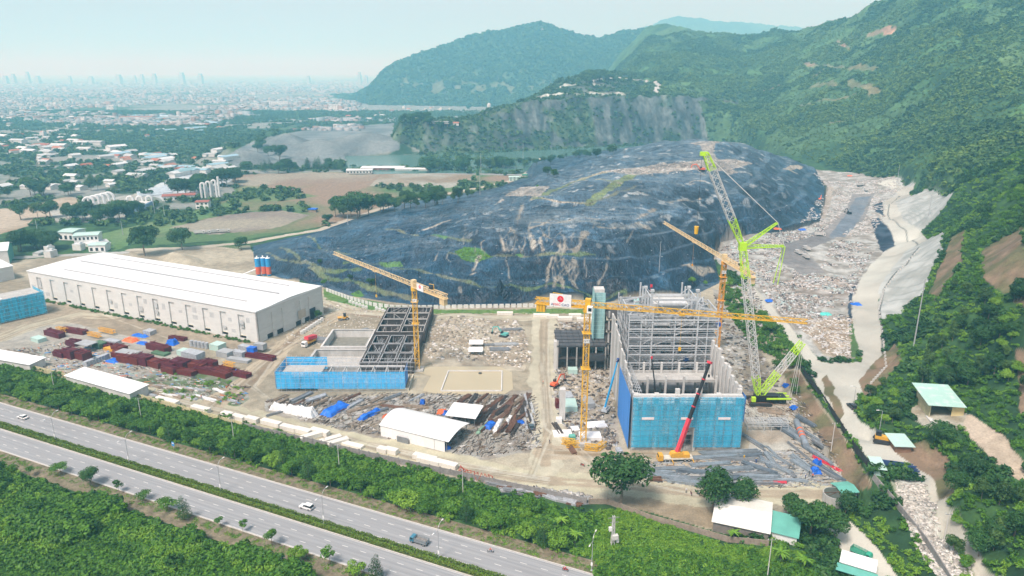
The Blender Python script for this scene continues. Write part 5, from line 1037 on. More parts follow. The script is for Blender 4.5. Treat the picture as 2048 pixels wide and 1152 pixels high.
# ------------------------------------------------------------------ main boiler house
def main_block():
    o = empty('boiler_house', (43, 230.5, 0), 0, 'huge unfinished boiler house of pale steel and concrete wrapped in blue netting', 'building'); Wd, D = 38, 62
    MB().box(Wd / 2, D / 2, 0, Wd, D + 2, .35).build('base_slab', CONC, o)
    # front bay in concrete, netted
    for i in range(6):
        x = .8 + i * (Wd - 1.6) / 5; MB().box(x, .2, 0, 1.5, 1.1, 21.8 + (1.6 if i in (2, 3, 5) else 0)).build('column', CONC_L, o)
    for z in (5.5, 11, 16.2, 20.6): MB().box(Wd / 2, .5, z, Wd - 1, .6, .7).build('beam', CONC_L, o)
    MB().box(Wd / 2, 1.0, 5.8, Wd - 1.6, .2, 4.8).build('infill_wall', CONC_L, o); MB().box(Wd * .3, 1.0, 12, Wd * .55, .2, 4).build('infill_wall', CONC, o); MB().box(Wd / 2, 6, 10.6, Wd - 3, 10, .3).box(Wd / 2, 6, 16, Wd - 3, 10, .3).build('inner_slab', CONC, o)
    MB().box(Wd / 2, -1.3, 20.7, Wd + 1, 1.4, .15).build('parapet_walkway', STEEL_W, o); MB().box(Wd / 2, -.5, 21.0, Wd + .5, .5, .5).build('edge_beam', CONC_L, o)
    for a, b in ((-.6, 17.4), (21.8, 38.6)): MB().box((a + b) / 2, -2.0, 1.6, b - a, .05, 19.6).build('safety_net', NET, o)
    MB().box(19.6, -2.0, 9.5, 4.4, .05, 11.7).build('safety_net', NET, o); scaffold(o, -.6, 38.6, -2.1, 20.6, 3.2, STEEL_G); scaffold(o, -.6, 38.6, -.9, 20.6, 1.9)
    mb = MB()
    for x in (17.2, 22): mb.box(x, -1, 0, 1.1, 1.6, 9)
    mb.build('gate_pier', CONC_L, o); MB().tube((19.5, .9, 4.2), (19.5, 1.2, 4.2), 2.5, n=20).build('round_opening', VOID, o)
    for x in (5, 18.8, 32): MB().box(x, -2.1, 12.6, 4.3, .1, .9).build('banner', mat('banner_white', (.75, .68, .68), .6, .05, 1), o)
    MB().box(-1.4, 12, .8, .06, 26, 20.8).build('safety_net', NET_D, o); MB().box(Wd + 1.3, 2, 11, .06, 6, 10).build('safety_net', NET_D, o)
    mb = MB()
    for k in range(11): y = 1 + k * 2.4; mb.bar((-1, y, 14), (-1, y, 22.3), .1).bar((-1, y, 21.5 + .2 * (k % 3)), (3.4, y, 21.2), .16); mb.bar((.4 + .3 * (k % 2), y, 17), (3, y + 1.8, 22.2), .1)
    for z in (19, 20.6, 22.2): mb.bar((-1, 0, z), (-1, 27, z), .1).bar((2.6, 0, z), (2.6, 27, z), .12)
    mb.build('side_scaffold', STEEL_W, o)
    # left and right concrete walls
    for k in range(13): y = 2.5 + k * 4.6; MB().box(.1, y, .3, .6, 3.2 + (k % 2) * .9, 21 + k * .85 + (k % 3) * .5).build('wall_panel', (CONC_L, CONC)[k % 2], o)
    for k in range(13):
        y = 2.5 + k * 4.6; h = 22 + k * .55 + (1.2 if k % 3 == 0 else 0); MB().box(Wd + .1, y, .3, 1.0, 2.2, h).build('column', CONC_L, o)
        if k < 12: MB().box(Wd + .2, y + 2.3, .3, .3, 2.3, h - 2.5).build('wall_panel', CONC, o)
    # middle: concrete frames with dark rooms between
    for y, top in ((24, 17.5), (33, 19.5)):
        for x in (2.5, 9.5, 16.5, 23.5, 30.5, 36): MB().box(x, y, .3, .8, .8, top).build('column', CONC_L, o)
        for z in (7, 15.2): MB().box(Wd / 2, y + .1, z, Wd - 3, .5, 1.1).build('beam', CONC, o)
    MB().box(Wd / 2, 29, 14.9, Wd - 4, 8, .3).build('floor_slab', CONC, o); MB().box(Wd / 2, 30.5, .4, Wd - 4, 5.4, 6.2).build('dark_room', VOID, o); MB().box(Wd / 2, 44, 7.6, Wd - 4, 22, .4).build('floor_slab', STEEL_G, o)
    mb = MB(); q = random.Random(4)
    for k in range(34): x = q.uniform(2, 36); y = q.uniform(3, 23); mb.bar((x, y, .4), (x, y, q.uniform(5, 14)), .16); 
    for k in range(26): x = q.uniform(2, 30); y = q.uniform(3, 23); z = q.uniform(4, 14); mb.bar((x, y, z), (x + q.uniform(3, 9), y + q.uniform(-2, 2), z + q.uniform(-.5, .5)), .2)
    mb.build('inner_steelwork', STEEL_G, o)
    tr = MB()
    for k in range(4): tr.bar((6 + k * 1.4, 3, 18), (7.4 + k * 1.4, 3, 20.2), .12).bar((7.4 + k * 1.4, 3, 18), (6 + k * 1.4, 3, 20.2), .12)
    tr.bar((5.5, 3, 18), (12, 3, 18), .2).bar((5.5, 3, 20.2), (12, 3, 20.2), .2).build('truss', STEEL_W, o)
    # steel tower of the boiler
    X = [3.6, 8.6, 13.2, 22.4, 31.6, 36, 40.4]; X = [4, 9, 13.4, 22.5, 31.6, 35.6, 39.8]; Yv = [40, 46, 52, 58, 64, 70]
    for x in X:
        for y in Yv:
            if x == 22.5 and y not in (40, 70): continue
            top = 37.5 if x in (4, 39.8) else 42 if x in (13.4, 31.6) else 36; MB().bar((x, y, .3 if y > 56 else 7.6), (x, y, top), .62 if x in (13.4, 31.6) else .42).build('column', STEEL_W, o)
    lv = [9.5, 13, 16.6, 20.2, 24, 27.6, 31.2, 35]
    for i, z in enumerate(lv):
        bx = MB(); by = MB()
        for y in Yv: bx.bar((4, y, z), (39.8, y, z), .4, .62)
        bx.bar((4, 39.6, z - .9), (39.8, 39.6, z - .9), .16).bar((13.4, 49, z + .1), (31.6, 49, z + .1), .3)
        for x in X: by.bar((x, 40, z - .1), (x, 70, z - .1), .32, .5)
        for y in (40, 43, 49, 55): bx.bar((4, y, z + 1.7), (39.8, y, z + 1.7), .14, .2)
        bx.bar((4, 39.8, z + 1.1), (13, 39.8, z + 1.1), .08).bar((32, 39.8, z + 1.1), (39.8, 39.8, z + 1.1), .08)
        for x in (17, 19.5, 26, 28.5): by.bar((x, 40, z + .2), (x, 70, z + .2), .14)
        bx.build('cross_beams', STEEL_W, o); by.build('floor_beams', STEEL_G, o)
        MB().box(6.5, 55, z + .3, 4.6, 29, .08).build('grating', STEEL_G, o); MB().box(35.5, 55, z + .3, 7.6, 29, .08).build('grating', STEEL_G, o)
        if i % 2 == 0: MB().box(22.5, 42 + i * .6, z + .35, 17, 2.6, .12).build('walkway', STEEL_W, o)
    for k in range(6): MB().box(22.5, 47 + k * 3.6, 9 + k * 4.4, 15.5, .5, 3.7).build('boiler_wall', mat('boiler_panel', (.45, .45, .43), .6, .12, .5, dirt=(.3, .28, .25, .5), stretch=(3, 1, .3)), o)
    MB().box(22.5, 56, 31.5, 14, 14, 7.5).build('boiler_drum_house', CONC_L, o); MB().tube((17, 48, 39.5), (28, 48, 39.5), 1.5, n=14).build('steam_drum', STEEL_W, o)
    for x in (17.5, 22.6, 27.6): MB().tube((x, 43.5, 11.2), (x, 43.5, 8), 2.4, .8, 10).build('hopper', STEEL_G, o)
    qq = random.Random(9)
    for y in (40, 52, 64):
        br = MB()
        for i in range(len(X) - 1):
            for j in range(len(lv) - 1):
                if qq.random() < .34: a, b = (X[i], X[i + 1]) if qq.random() < .5 else (X[i + 1], X[i]); br.bar((a, y, lv[j]), (b, y, lv[j + 1]), .2)
        br.build('bracing', STEEL_W, o)
    for x in (4, 9, 35.6, 39.8):
        br = MB()
        for k in range(5):
            for j in range(len(lv) - 1):
                if qq.random() < .45: br.bar((x, Yv[k], lv[j]), (x, Yv[k + 1], lv[j + 1]), .2)
        br.build('bracing', STEEL_W, o)
    tp = MB()
    for y in (44, 58):
        for x in (13.4, 31.6): tp.bar((x, y, 36), (x, y, 45.8 if y == 44 else 43), .7).box(x, y, 45.8 if y == 44 else 43, 1.4, 1.2, .9)
        z = 42.3 if y == 44 else 40; tp.bar((12.6, y, z), (32.4, y, z), .5, .8).bar((14, y, z), (22.5, y, z - 6.5), .28).bar((31, y, z), (22.5, y, z - 6.5), .28).bar((13.4, y, z + 3.2), (17, y, z + .2), .26).bar((31.6, y, z + 3.2), (28, y, z + .2), .26)
        for x in (4, 39.8): s = 1 if x > 20 else -1; xi = 31.6 if x > 20 else 13.4; tp.bar((x, y, 37.5), (xi, y, 39.8 - .3), .36, .5).bar((x, y, 36), (xi, y, 35.6), .3, .45).bar((x, y, 36), ((x + xi) / 2, y, 39), .22).bar((xi, y, 35.6), ((x + xi) / 2, y, 38.6), .22)
    for x in (13.4, 31.6, 4, 39.8): tp.bar((x, 44, 38 if x in (4, 39.8) else 42.6), (x, 58, 38 if x in (4, 39.8) else 42.6), .4)
    tp.build('roof_portal', STEEL_W, o)
    pp = MB()
    for k in range(170): x = qq.choice((qq.uniform(4, 12), qq.uniform(32, 39), qq.uniform(14, 31))); y = qq.uniform(40, 60); z = qq.choice(lv) + qq.uniform(.3, 1.4); pp.tube((x, y, z), (x + qq.uniform(1.5, 6) * qq.choice((1, 1, 0)), y + qq.uniform(0, 5), z + qq.choice((0, 0, 2.5))), qq.uniform(.12, .32), n=6)
    pp.build('pipework', STEEL_W, o); cl = MB()
    for k in range(420): x = qq.uniform(4.5, 39); y = qq.uniform(40, 69); z = qq.choice(lv) + .4; cl.box(x, y, z, qq.uniform(.5, 2.4), qq.uniform(.4, 1.6), qq.uniform(.3, 1.3), qq.uniform(0, 3))
    cl.build('loose_fittings', STEEL_G, o)['kind'] = 'stuff'
    for x, y, z, m in ((41, 46, 33.5, TARP), (40.5, 43, 31.5, TARP), (29, 39, 10.4, TARP), (33, 39, 10.2, TARP), (28, 40.5, 17.4, NAVY)): MB().box(x, y, z, 1.8, 1.6, 1.5, .3).build('blue_cover', m, o)
    MB().bar((12.4, 43.8, 46), (12.4, 43.8, 49), .08).box(12.8, 43.8, 47.6, .9, .06, 1.3).build('red_flag', RED, o)
    MB().box(-3, 84, .3, 4.6, 5, 35).build('stair_core', CONC_L, o); MB().box(-5.5, 83, .8, .06, 9, 34).build('safety_net', NET_P, o); MB().box(-3, 81.4, 1.8, 5.6, .06, 32).build('safety_net', NET_P, o)
    for k in range(4): MB().box(4.5, 80, 6 + k * 6, 9, 14, .4).build('annex_slab', FORM, o)
    for x in (.8, 8.4):
        for y in (74, 86): MB().box(x, y, .3, .7, .7, 27).build('column', CONC, o)
    MB().box(22, 80, 29, 22, 6, 2.2).build('duct_casing', NET_P, o); return o
BH = main_block()
def dark_block():
    o = empty('formwork_block', (20.3, 302, 0), 0, 'black formwork block on grey columns left of the boiler house', 'building'); L, D, h = 22.5, 21, 11
    for z in (h,): MB().box(L / 2, D / 2, z, L, D, .5).build('deck', mat('black_deck', (.075, .075, .08), .6, .2, .4, dirt=(.2, .2, .2, .4)), o)
    mb = MB()
    for i in range(9): mb.box(i * L / 8, D / 2, h + .5, .18, D, .12)
    for j in range(6): mb.box(L / 2, j * D / 5, h + .63, L, .18, .1)
    mb.build('deck_joints', BLK, o); MB().box(L / 2, D / 2, 5, L - 1, D - 1, .3).build('lower_slab', FORM, o); MB().box(L / 2, D - .6, .2, L - 1, .3, 10.6).box(L / 2, 3, .2, L - 1, .2, 4.6).build('formwork_wall', FORM, o)
    for i in range(6): MB().box(.4 + i * (L - .8) / 5, .3, 0, .6, .6, 11 if i else 14).build('column', CONC, o)
    MB().box(-.6, 1.5, 0, 1.3, 3, 13.6).build('stair_wall', CONC_L, o); MB().box(L - 5, -.8, 5.2, 8, 3, 2.8).build('raised_box', mat('black_sheet', (.05, .052, .055), .4, .3, .6), o); scaffold(o, 1, L - 1, -.3, 10.4, 1.1, FORM); return o
dark_block()
# ------------------------------------------------------------------ lattice cranes
def lattice(mb, p, q, w, w2=None, step=2.2, t=.16, tri=False, t2=None):
    p, q = Vector(p), Vector(q); z = (q - p).normalized(); L = (q - p).length; up = Vector((0, 0, 1)) if abs(z.z) < .8 else Vector((0, 1, 0)); a = z.cross(up).normalized(); b = a.cross(z).normalized(); w2 = w if w2 is None else w2; n = max(2, round(L / step)); t2 = t2 or t * .55
    C = [(-1, -1), (1, -1), (0, 1)] if tri else [(-1, -1), (1, -1), (1, 1), (-1, 1)]
    def pt(i, k): f = i / n; ww = (w + (w2 - w) * f) / 2; return p + z * (L * f) + a * (C[k][0] * ww) + b * (C[k][1] * ww)
    m = len(C)
    for k in range(m): mb.bar(pt(0, k), pt(n, k), t)
    for i in range(n):
        for k in range(m):
            mb.bar(pt(i, k), pt(i + 1, (k + 1) % m) if (i + k) % 2 else pt(i, (k + 1) % m), t2); mb.bar(pt(i, (k + 1) % m), pt(i + 1, k), t2)
    return mb
def tower_crane(base, h, jang, jlen, clen, mm, jm, label, sign=None, logo=None, z0=0):
    o = empty('tower_crane', base, 0, label, 'tower crane'); rz = jang; mb = MB(); lattice(mb, (0, 0, z0), (0, 0, h - 3), 1.9, step=2.6, t=.24, t2=.13); mb.build('mast', mm, o)
    MB().box(0, 0, -.3, 5.5, 5.5, 1.1).build('foundation', CONC, o); MB().tube((0, 0, h - 3), (0, 0, h - 1.6), 1.5, n=14).build('slewing_ring', mm, o)
    c, s = math.cos(rz), math.sin(rz); D = Vector((c, s, 0)); Nn = Vector((-s, c, 0)); U = Vector((0, 0, 1))
    mb = MB(); lattice(mb, D * 1 + U * (h - .2), D * jlen + U * (h + .2), 1.7, 1.3, 2.4, .2, True, .12); mb.build('jib', jm, o)
    mb = MB(); lattice(mb, D * -1 + U * (h - .3), D * -clen + U * (h - .3), 1.8, 1.8, 2.6, .22, False, .12); mb.build('counter_jib', jm, o); MB().box(-c * clen / 2, -s * clen / 2, h - 1.5, clen, 2.4, .12, rz).build('walkway', jm, o)
    for k in range(3): q = D * (-clen + 1 + k * 1.1); MB().box(q.x, q.y, h - 4.2, .9, 1.9, 3.0, rz).build('counterweight', jm, o)
    q = D * (-clen * .55); MB().tube(q + Nn * -.8 + U * (h + 1.1), q + Nn * .8 + U * (h + 1.1), .75, n=12).build('winch', DARK, o); MB().bar(q + D * -2 + U * (h + .6), q + D * -2 + U * (h + 3), .2).bar(q + D * -2 + U * (h + 3), q + D * 1.5 + U * (h + 2.6), .2).build('winch_frame', mm, o)
    mb = MB(); mb.box(c * .2, s * .2, h - 1.6, 1.9, 1.9, 3.4, rz); mb.build('tower_head', jm, o)
    q = Nn * -1.9 + D * 1.2; cb = MB().box(q.x, q.y, h - 2.6, 1.9, 1.6, 2.3, rz).build('cab', WHITE_P, o); q = q + D * .1 - Nn * .78; MB().box(q.x, q.y, h - 1.9, 1.2, .08, 1.2, rz).build('window', GLASS, cb)
    q = D * jlen * .45; MB().box(q.x, q.y, h - 1.4, 2, 1.4, .4, rz).build('trolley', jm, o)
    mb = MB(); q2 = q - U * 0; mb.bar((q.x, q.y, h - 1.4), (q.x, q.y, h - 13), .06); mb.box(q.x, q.y, h - 14, .9, .5, 1.1, rz).build('hook_block', mm, o)
    if sign: 
        sb = MB().box(0, -1.12, h * sign[1], 2.2, .1, 1.5).build('name_board', WHITE_P, o); text(sign[0], 'lettering', 1.25, BLK, sb, (0, -1.2, h * sign[1] + .75), (R(90), 0, 0))
        MB().box(0, -1.15, h * .97 - 4, 1.6, .1, .01).build('bracket', mm, o)
    for f in (.55, .8): mb = MB(); mb.box(0, 0, h * f, 3.2, 3.2, .08); [mb.bar((x, y, h * f), (x, y, h * f + 1), .05) for x in (-1.6, 1.6) for y in (-1.6, 1.6)]; mb.build('platform', mm, o)
    if logo:
        Lw, Lh, at = logo; q = D * -at + Nn * -1.25 if math.cos(rz) > 0 else D * -at + Nn * 1.25; r2 = rz if math.cos(rz) > 0 else rz + math.pi
        bd = MB().box(q.x, q.y, h - 1.6, Lw, .1, Lh, r2).build('logo_board', WHITE_P, o); F = Vector((math.sin(r2), -math.cos(r2), 0)); z = h - 1.6
        rm = mat('logo_red', (.7, .02, .04), .5, .02, 1); c0 = q + F * .06; MB().tube(Vector((c0.x, c0.y, z + Lh * .62)), Vector((c0.x, c0.y, z + Lh * .62)) + F * .04, Lh * .25, n=24).build('logo_disc', rm, bd)
        e = Vector((math.cos(r2), math.sin(r2), 0)); k = c0 + F * .05; B = lambda u, v: Vector((k.x, k.y, z + Lh * .62 + v * Lh)) + e * (u * Lh)
        MB().bar(B(-.15, -.08), B(0, .13), .1 * Lh * .6, .03).bar(B(0, .13), B(.15, -.08), .1 * Lh * .6, .03).bar(B(-.07, .0), B(.09, .0), .04 * Lh, .03).build('logo_mark', WHITE_P, bd)
        if Lw > 5: 
            for st, cm, u in (('A', mat('logo_navy', (.03, .06, .2), .5, .02, 1), -.38), ('MAC', rm, -.16), ('CAO', mat('logo_navy', (.03, .06, .2)), .235)): text(st, 'lettering', Lh * .27, cm, bd, q + F * .12 + e * (u * Lw) + Vector((0, 0, z - q.z + Lh * .17)), (R(90), 0, r2))
    return o
c1 = tower_crane((26.1, 234.9, 0), 53.6, R(-15.5), 71, 18.5, CY, CY, 'yellow tower crane with a white company board, left of the boiler house', ('GT2', .735), (7.6, 4.6, 9.3))
tower_crane((-43.1, 301.7, 0), 41, R(131), 74, 24, CY, CT, 'tower crane beside the muddy pond with its pale jib pointing away over the landfill', ('GT1', .80), (5.0, 3.0, 6.5))
tower_crane((100.1, 326.2, 0), 46.5, R(98), 84, 30, CO, CT, 'orange-masted tower crane behind the boiler house next to the lime crawler crane', ('GT3', .84))
for x, y, r in ((22, 231.5, .1), (28.5, 229.3, -.2), (32.2, 230.6, .9), (20.5, 233.5, 2.9)):
    mb = MB(); lattice(mb, (-2.4, 0, 1), (2.4, 0, 1), 1.7, step=1.6, t=.2); o = mb.build('mast_section', CY, None, (x, y, .2), r); tag(o, 'spare yellow lattice mast section lying at the foot of the board-carrying tower crane', 'mast section', 'spare yellow mast sections')
# ------------------------------------------------------------------ lime crawler crane
def crawler():
    b = Vector((101, 268, 0)); o = empty('crawler_crane', b, 0, 'lime green crawler crane with grey lattice boom and luffing jib right of the boiler house', 'crawler crane'); v = lambda x, y, z: Vector((x - b.x, y - b.y, z))
    foot, top, tip, s1, s2, mast = v(101, 268, 2.5), v(90, 272, 65), v(72.7, 272, 101), v(102.7, 272, 74.5), v(106.3, 272, 65.2), v(117.7, 271, 25.5)
    for (a, c), (f0, f1), m in (((foot, top), (0, .14), LIME), ((foot, top), (.14, .80), CG), ((foot, top), (.80, 1), LIME), ((top, tip), (0, .30), LIME), ((top, tip), (.30, .83), CG), ((top, tip), (.83, 1), LIME), ((foot, mast), (0, .45), LIME), ((foot, mast), (.45, .8), CG), ((foot, mast), (.8, 1), LIME)):
        P = a + (c - a) * f0; Q = a + (c - a) * f1; big = c is not mast; w = 2.7 if big else 2.2; w0 = w if f0 > 0 or not big else 1.4; w1 = w if f1 < 1 else 2.2 if c is top else 1.9; mb = MB(); lattice(mb, P, Q, w0, w1, 2.4, .26, False, .13); mb.build('boom_section' if c is top else 'jib_section' if c is tip else 'mast_section', m, o)
    for s in (s1, s2): mb = MB(); lattice(mb, top, s, 1.5, .6, 2.0, .24, True, .13); mb.build('strut', LIME, o)
    MB().box(top.x, top.y, top.z - 1.6, 2.6, 2.6, 3.2).build('boom_head', LIME, o); MB().box(tip.x - .6, tip.y, tip.z - 1, 2.6, 1.6, 1.5).build('jib_head', LIME, o)
    rg = MB()
    for dy in (-1, 1):
        e = Vector((0, dy, 0)); rg.bar(tip + e, s1 + e * .4, .16); rg.bar(s1 + e * .4, s2 + e * .4, .14); rg.bar(mast + e, v(117, 270, 3) + e, .12).bar(mast + e * .5, v(114, 268, 3) + e, .12); rg.bar(mast + e, top + e, .11)
    rg.build('pendant_rope', CG, o); MB().bar(s2 + Vector((0, -1, 0)), v(104.6, 270, 50), .22).bar(s2 + Vector((0, 1, 0)), v(103.6, 272, 50), .22).build('pendant_bar', LIME, o)
    hk = tip + Vector((-1.2, 0, -1)); MB().bar(hk, hk - Vector((0, 0, 27)), .09).build('hoist_rope', BLK, o); MB().tube(hk - Vector((0, 0, 27)), hk - Vector((0, 0, 30)), .9, .7, 10).build('hook_block', CY, o)
    MB().box(3, 0, 1.5, 9, 3.4, 2.2).build('machinery_house', BLK, o); MB().box(7.6, 0, 2.6, 10, .5, .6).box(7.6, 2.6, 2.6, 10, .5, .6).box(7.6, -2.6, 2.6, 10, .5, .6).build('counterweight_frame', LIME, o)
    for k in range(3): MB().box(6.2 + k * 1.9, 0, .9, 1.6, 4.4, 2.4).build('counterweight', BLK, o)
    for y in (-3.6, 3.6): MB().profile([(-4.6, .5), (-4, .05), (4, .05), (4.6, .5), (4.3, 1.3), (-4.3, 1.3)], y - .6, y + .6).build('crawler_track', DARK, o)
    MB().box(-2.6, -2.2, 1.6, 1.6, 1.3, 1.9).build('cab', LIME, o); return o
crawler()
# ------------------------------------------------------------------ mobile crane at the gate
def mobile_crane():
    b = W(1351, 921); o = empty('mobile_crane', b, R(3), 'yellow-cabbed mobile crane with red and black telescopic boom raised in front of the blue netting', 'mobile crane')
    m = MB().box(.6, 0, 1.0, 10.4, 2.6, .55).build('chassis', mat('pale_chassis', (.6, .58, .5), .5, .1, 1), o); b1 = MB().profile([(-6.5, .6), (-4.7, .6), (-4.7, 2.75), (-6.1, 2.8), (-6.5, 1.7)], -1.25, 1.25).build('cab', MYEL, o); MB().box(-6.32, 0, 1.75, .14, 2.2, .8).build('windscreen', GLASS, b1)
    for x in (-3.9, -2.4, 3, 4.4): 
        for s in (-1, 1): wheel(o, x, s * 1.1, .62, .4)
    MB().profile([(-1.5, 1.7), (2.8, 1.7), (3.2, 2.4), (1, 3.6), (-1.6, 3.4), (-2.2, 2.3)], -1.1, 1.1).build('turntable', MYEL, o); MB().box(3.6, 0, 1.6, 2, 2.4, 1.3).build('counterweight', MYEL, o)
    P = Vector((.4, 0, 3.4)); Q = Vector((12.0, 7.6, 34.0)); at = lambda f: P + (Q - P) * f
    MB().bar(at(0), at(.36), 1.25, 1.35).build('boom_base', RED, o); w = 1.0
    for a, c in ((.36, .5), (.5, .64), (.64, .8), (.8, .985)): MB().bar(at(a), at(c), w, w).build('boom_section', BLK, o); MB().bar(at(a - .004), at(a + .008), w + .2, w + .2).build('boom_collar', RED, o); w -= .08
    MB().bar(at(.975), at(1.0), 1.5, 1.2).build('boom_head', RED, o); MB().tube((-.2, 0, 2.6), at(.2), .22, n=8).build('luffing_ram', STEEL_G, o)
    q = at(1.0); MB().bar(q, q - Vector((0, 0, 5)), .06).build('hoist_rope', BLK, o); MB().box(q.x, q.y, q.z - 6, .6, .4, 1).build('hook_block', BLK, o)
    for x in (-1.6, 5.6):
        for s in (-1, 1): MB().bar((x, s, 1), (x, s * 2.9, .9), .25).bar((x, s * 2.9, 1), (x, s * 2.9, .1), .2).build('outrigger', MYEL, o)
mobile_crane()
o = empty('telescopic_crane', (55, 246, .4), 0, 'slim black telescopic boom rising inside the concrete frames behind the blue netting', 'crane'); MB().box(0, 0, 0, 4, 2.4, 1.6).build('carrier', BLK, o); MB().bar((0, 0, 1.5), (-.6, 5, 16.5), .55).build('boom_base', BLK, o); MB().bar((-.6, 5, 16.5), (-1.4, 9, 24.5), .4).build('boom_section', BLK, o); MB().box(-1.4, 9, 24.4, .7, .6, .9).build('boom_head', RED, o)
o = empty('boom_lift', W(1211, 824), R(60), 'bright blue boom lift raised beside the deep blue side net', 'boom lift'); MB().box(0, 0, .6, 3.4, 2.3, .9).build('chassis', mat('lift_grey', (.5, .55, .58), .5, .1, 1), o); MB().box(-.2, 0, 1.5, 2.8, 1.5, 1.0).build('turntable', mat('lift_grey', (.5, .55, .58)), o)
for x in (-1.2, 1.2):
    for y in (-1, 1): wheel(o, x, y, .5, .35)
LB = mat('lift_blue', (.02, .33, .66), .4, .08, 1); MB().bar((-.8, 0, 2.3), (3.8, -1.2, 14), .6).build('boom_base', LB, o); MB().bar((3.8, -1.2, 14), (6, -1.8, 20), .42).build('boom_section', LB, o); MB().box(6.3, -1.8, 20, 1.8, 1, .1).box(6.3, -1.8, 21, 1.8, 1, .06).box(7.2, -1.8, 20, .06, 1, 1.05).build('basket', mat('basket_navy', (.03, .06, .2), .5, .1, 1), o)
# ------------------------------------------------------------------ machines
def excavator(loc, rz, m, label, arm=(4.2, 3.6), sc=1.):
    o = empty('excavator', loc, rz, label, 'excavator')
    for y in (-1.15, 1.15): MB().profile([(-1.9, .35), (-1.6, .02), (1.6, .02), (1.9, .35), (1.75, .8), (-1.75, .8)], y - .3, y + .3).build('track', DARK, o)
    b = MB().profile([(-1.9, .95), (1.2, .95), (1.2, 1.5), (.3, 1.9), (-1.7, 2.0), (-1.95, 1.7)], -1.2, 1.2).build('body', m, o); MB().profile([(.1, 1.45), (1.3, 1.45), (1.25, 2.3), (.9, 2.75), (.1, 2.75)], .3, 1.15).build('cab', GLASS, o)
    q = Vector((1.0, -.2, 1.4)); e = Vector((3.4, -.2, arm[0])); f = Vector((6.0, -.2, arm[1])); g = Vector((6.6, -.2, arm[1] - 2.4)); MB().bar(q, e, .38, .5).bar(e, f, .34, .45).build('boom', m, o); MB().bar(f, g, .28, .36).build('stick', m, o)
    MB().profile([(0, 0), (.9, -.1), (1.0, -.8), (.4, -1.0), (-.1, -.5)], -.5, .5).build('bucket', DARK, o, g + Vector((-.5, 0, 0))); o.scale = (sc,) * 3; return o
def gp(px, py): return ground(px, py)
excavator(gp(1110, 773), R(50), ORG, 'orange-red excavator digging beside the dirt crossroads next to the puddle', sc=1.05); excavator(gp(1008, 673), R(150), MTEAL, 'teal excavator on the rubble mound right of the mud pond', sc=1.1)
excavator(gp(1403, 342), R(180), ORG, 'orange excavator on top of the landfill near the lime crane tip', sc=1.5); excavator(gp(1640, 400), R(60), ORG, 'small red excavator on the curved haul track by the trash yard'); excavator(gp(1698, 428), R(100), BLK, 'dark excavator on the grey lane of the trash yard')
def roller(loc, rz, label):
    o = empty('road_roller', loc, rz, label, 'road roller'); MB().tube((1.6, -1, .75), (1.6, 1, .75), .75, n=18).build('drum', STEEL_G, o); MB().profile([(-2.2, .8), (.2, .8), (.2, 1.6), (-2, 1.6)], -.9, .9).box(1.5, 0, 1.3, 1.9, 2.3, .25).build('body', MYEL, o)
    MB().box(-.6, 0, 1.6, 1.1, 1.3, 1.3).build('cab', GLASS, o); MB().box(-.6, 0, 2.9, 1.3, 1.5, .1).build('roof', BLK, o)
    for s in (-.8, .8): wheel(o, -1.5, s, .7, .4)
    return o
roller(gp(687, 640), R(200), 'yellow road roller on the packed dirt beside the warehouse corner').scale = (1.25,) * 3
def dozer(loc, rz, label):
    o = empty('bulldozer', loc, rz, label, 'bulldozer')
    for y in (-1.1, 1.1): MB().profile([(-1.9, .4), (-1.5, .02), (1.5, .02), (1.9, .4), (1.4, 1.0), (-1.6, 1.0)], y - .28, y + .28).build('track', DARK, o)
    MB().profile([(-1.5, .9), (1.8, .9), (1.8, 1.7), (-.1, 1.8), (-1.5, 1.8)], -.7, .7).build('body', MYEL, o); MB().box(-.8, 0, 1.8, 1.3, 1.3, 1.1).build('cab', GLASS, o); MB().profile([(2.3, .1), (2.6, .2), (2.5, 1.2), (2.2, 1.3)], -1.6, 1.6).build('blade', MYEL, o); return o
dozer(gp(1762, 884), R(-25), 'yellow bulldozer parked beside the mint-roofed cabin on the white road').scale = (1.4,) * 3
def pump_truck():
    o = empty('concrete_truck', gp(619, 690), R(246), 'white-cabbed truck with a raised red tipper body beside the grey basins', 'truck'); MB().profile([(2.6, .6), (4.6, .6), (4.7, 1.6), (4.4, 3.0), (2.6, 3.0)], -1.2, 1.2).build('cab', WHITE_P, o); MB().box(4.62, 0, 1.7, .1, 2.1, .9).build('windscreen', GLASS, o); MB().box(-.8, 0, .8, 8, 1, .4).build('chassis', DARK, o)
    MB().box(-1.0, 0, 1.4, 6.4, 2.3, .9).build('side_rail', MYEL, o); MB().profile([(-4.6, 2.4), (2.1, 3.5), (1.9, 5.0), (-4.9, 3.9)], -1.25, 1.25).build('tipper_body', RED, o)
    for x in (3.6, -1.6, -3.2):
        for s in (-1, 1): wheel(o, x, s, .52, .35)
pump_truck()
def small_truck(px, py, rz, cab, bed, label, sc=1.25): t = make_truck('truck', cab, bed, label, None, 6.2, sc, True); t.location = gp(px, py); t.rotation_euler.z = rz; return t
small_truck(1597, 508, R(95), (.6, .6, .58), (.5, .5, .48), 'white tipper truck in the middle of the trash yard'); small_truck(1613, 500, R(92), (.1, .3, .2), (.05, .32, .2), 'green tipper truck behind the blue one in the trash yard'); small_truck(1611, 516, R(92), (.1, .2, .5), (.06, .2, .5), 'blue tipper truck nearest the camera in the trash yard')
small_truck(1722, 372, R(20), (.05, .35, .25), (.05, .35, .25), 'green truck far back in the trash yard', 1.5); small_truck(1732, 382, R(70), (.2, .4, .35), (.15, .35, .3), 'pale green truck behind the grey lane of the trash yard', 1.5); small_truck(1640, 472, R(-20), (.1, .1, .1), (.12, .12, .12), 'dark truck at the foot of the trash yard lane', 1.3)
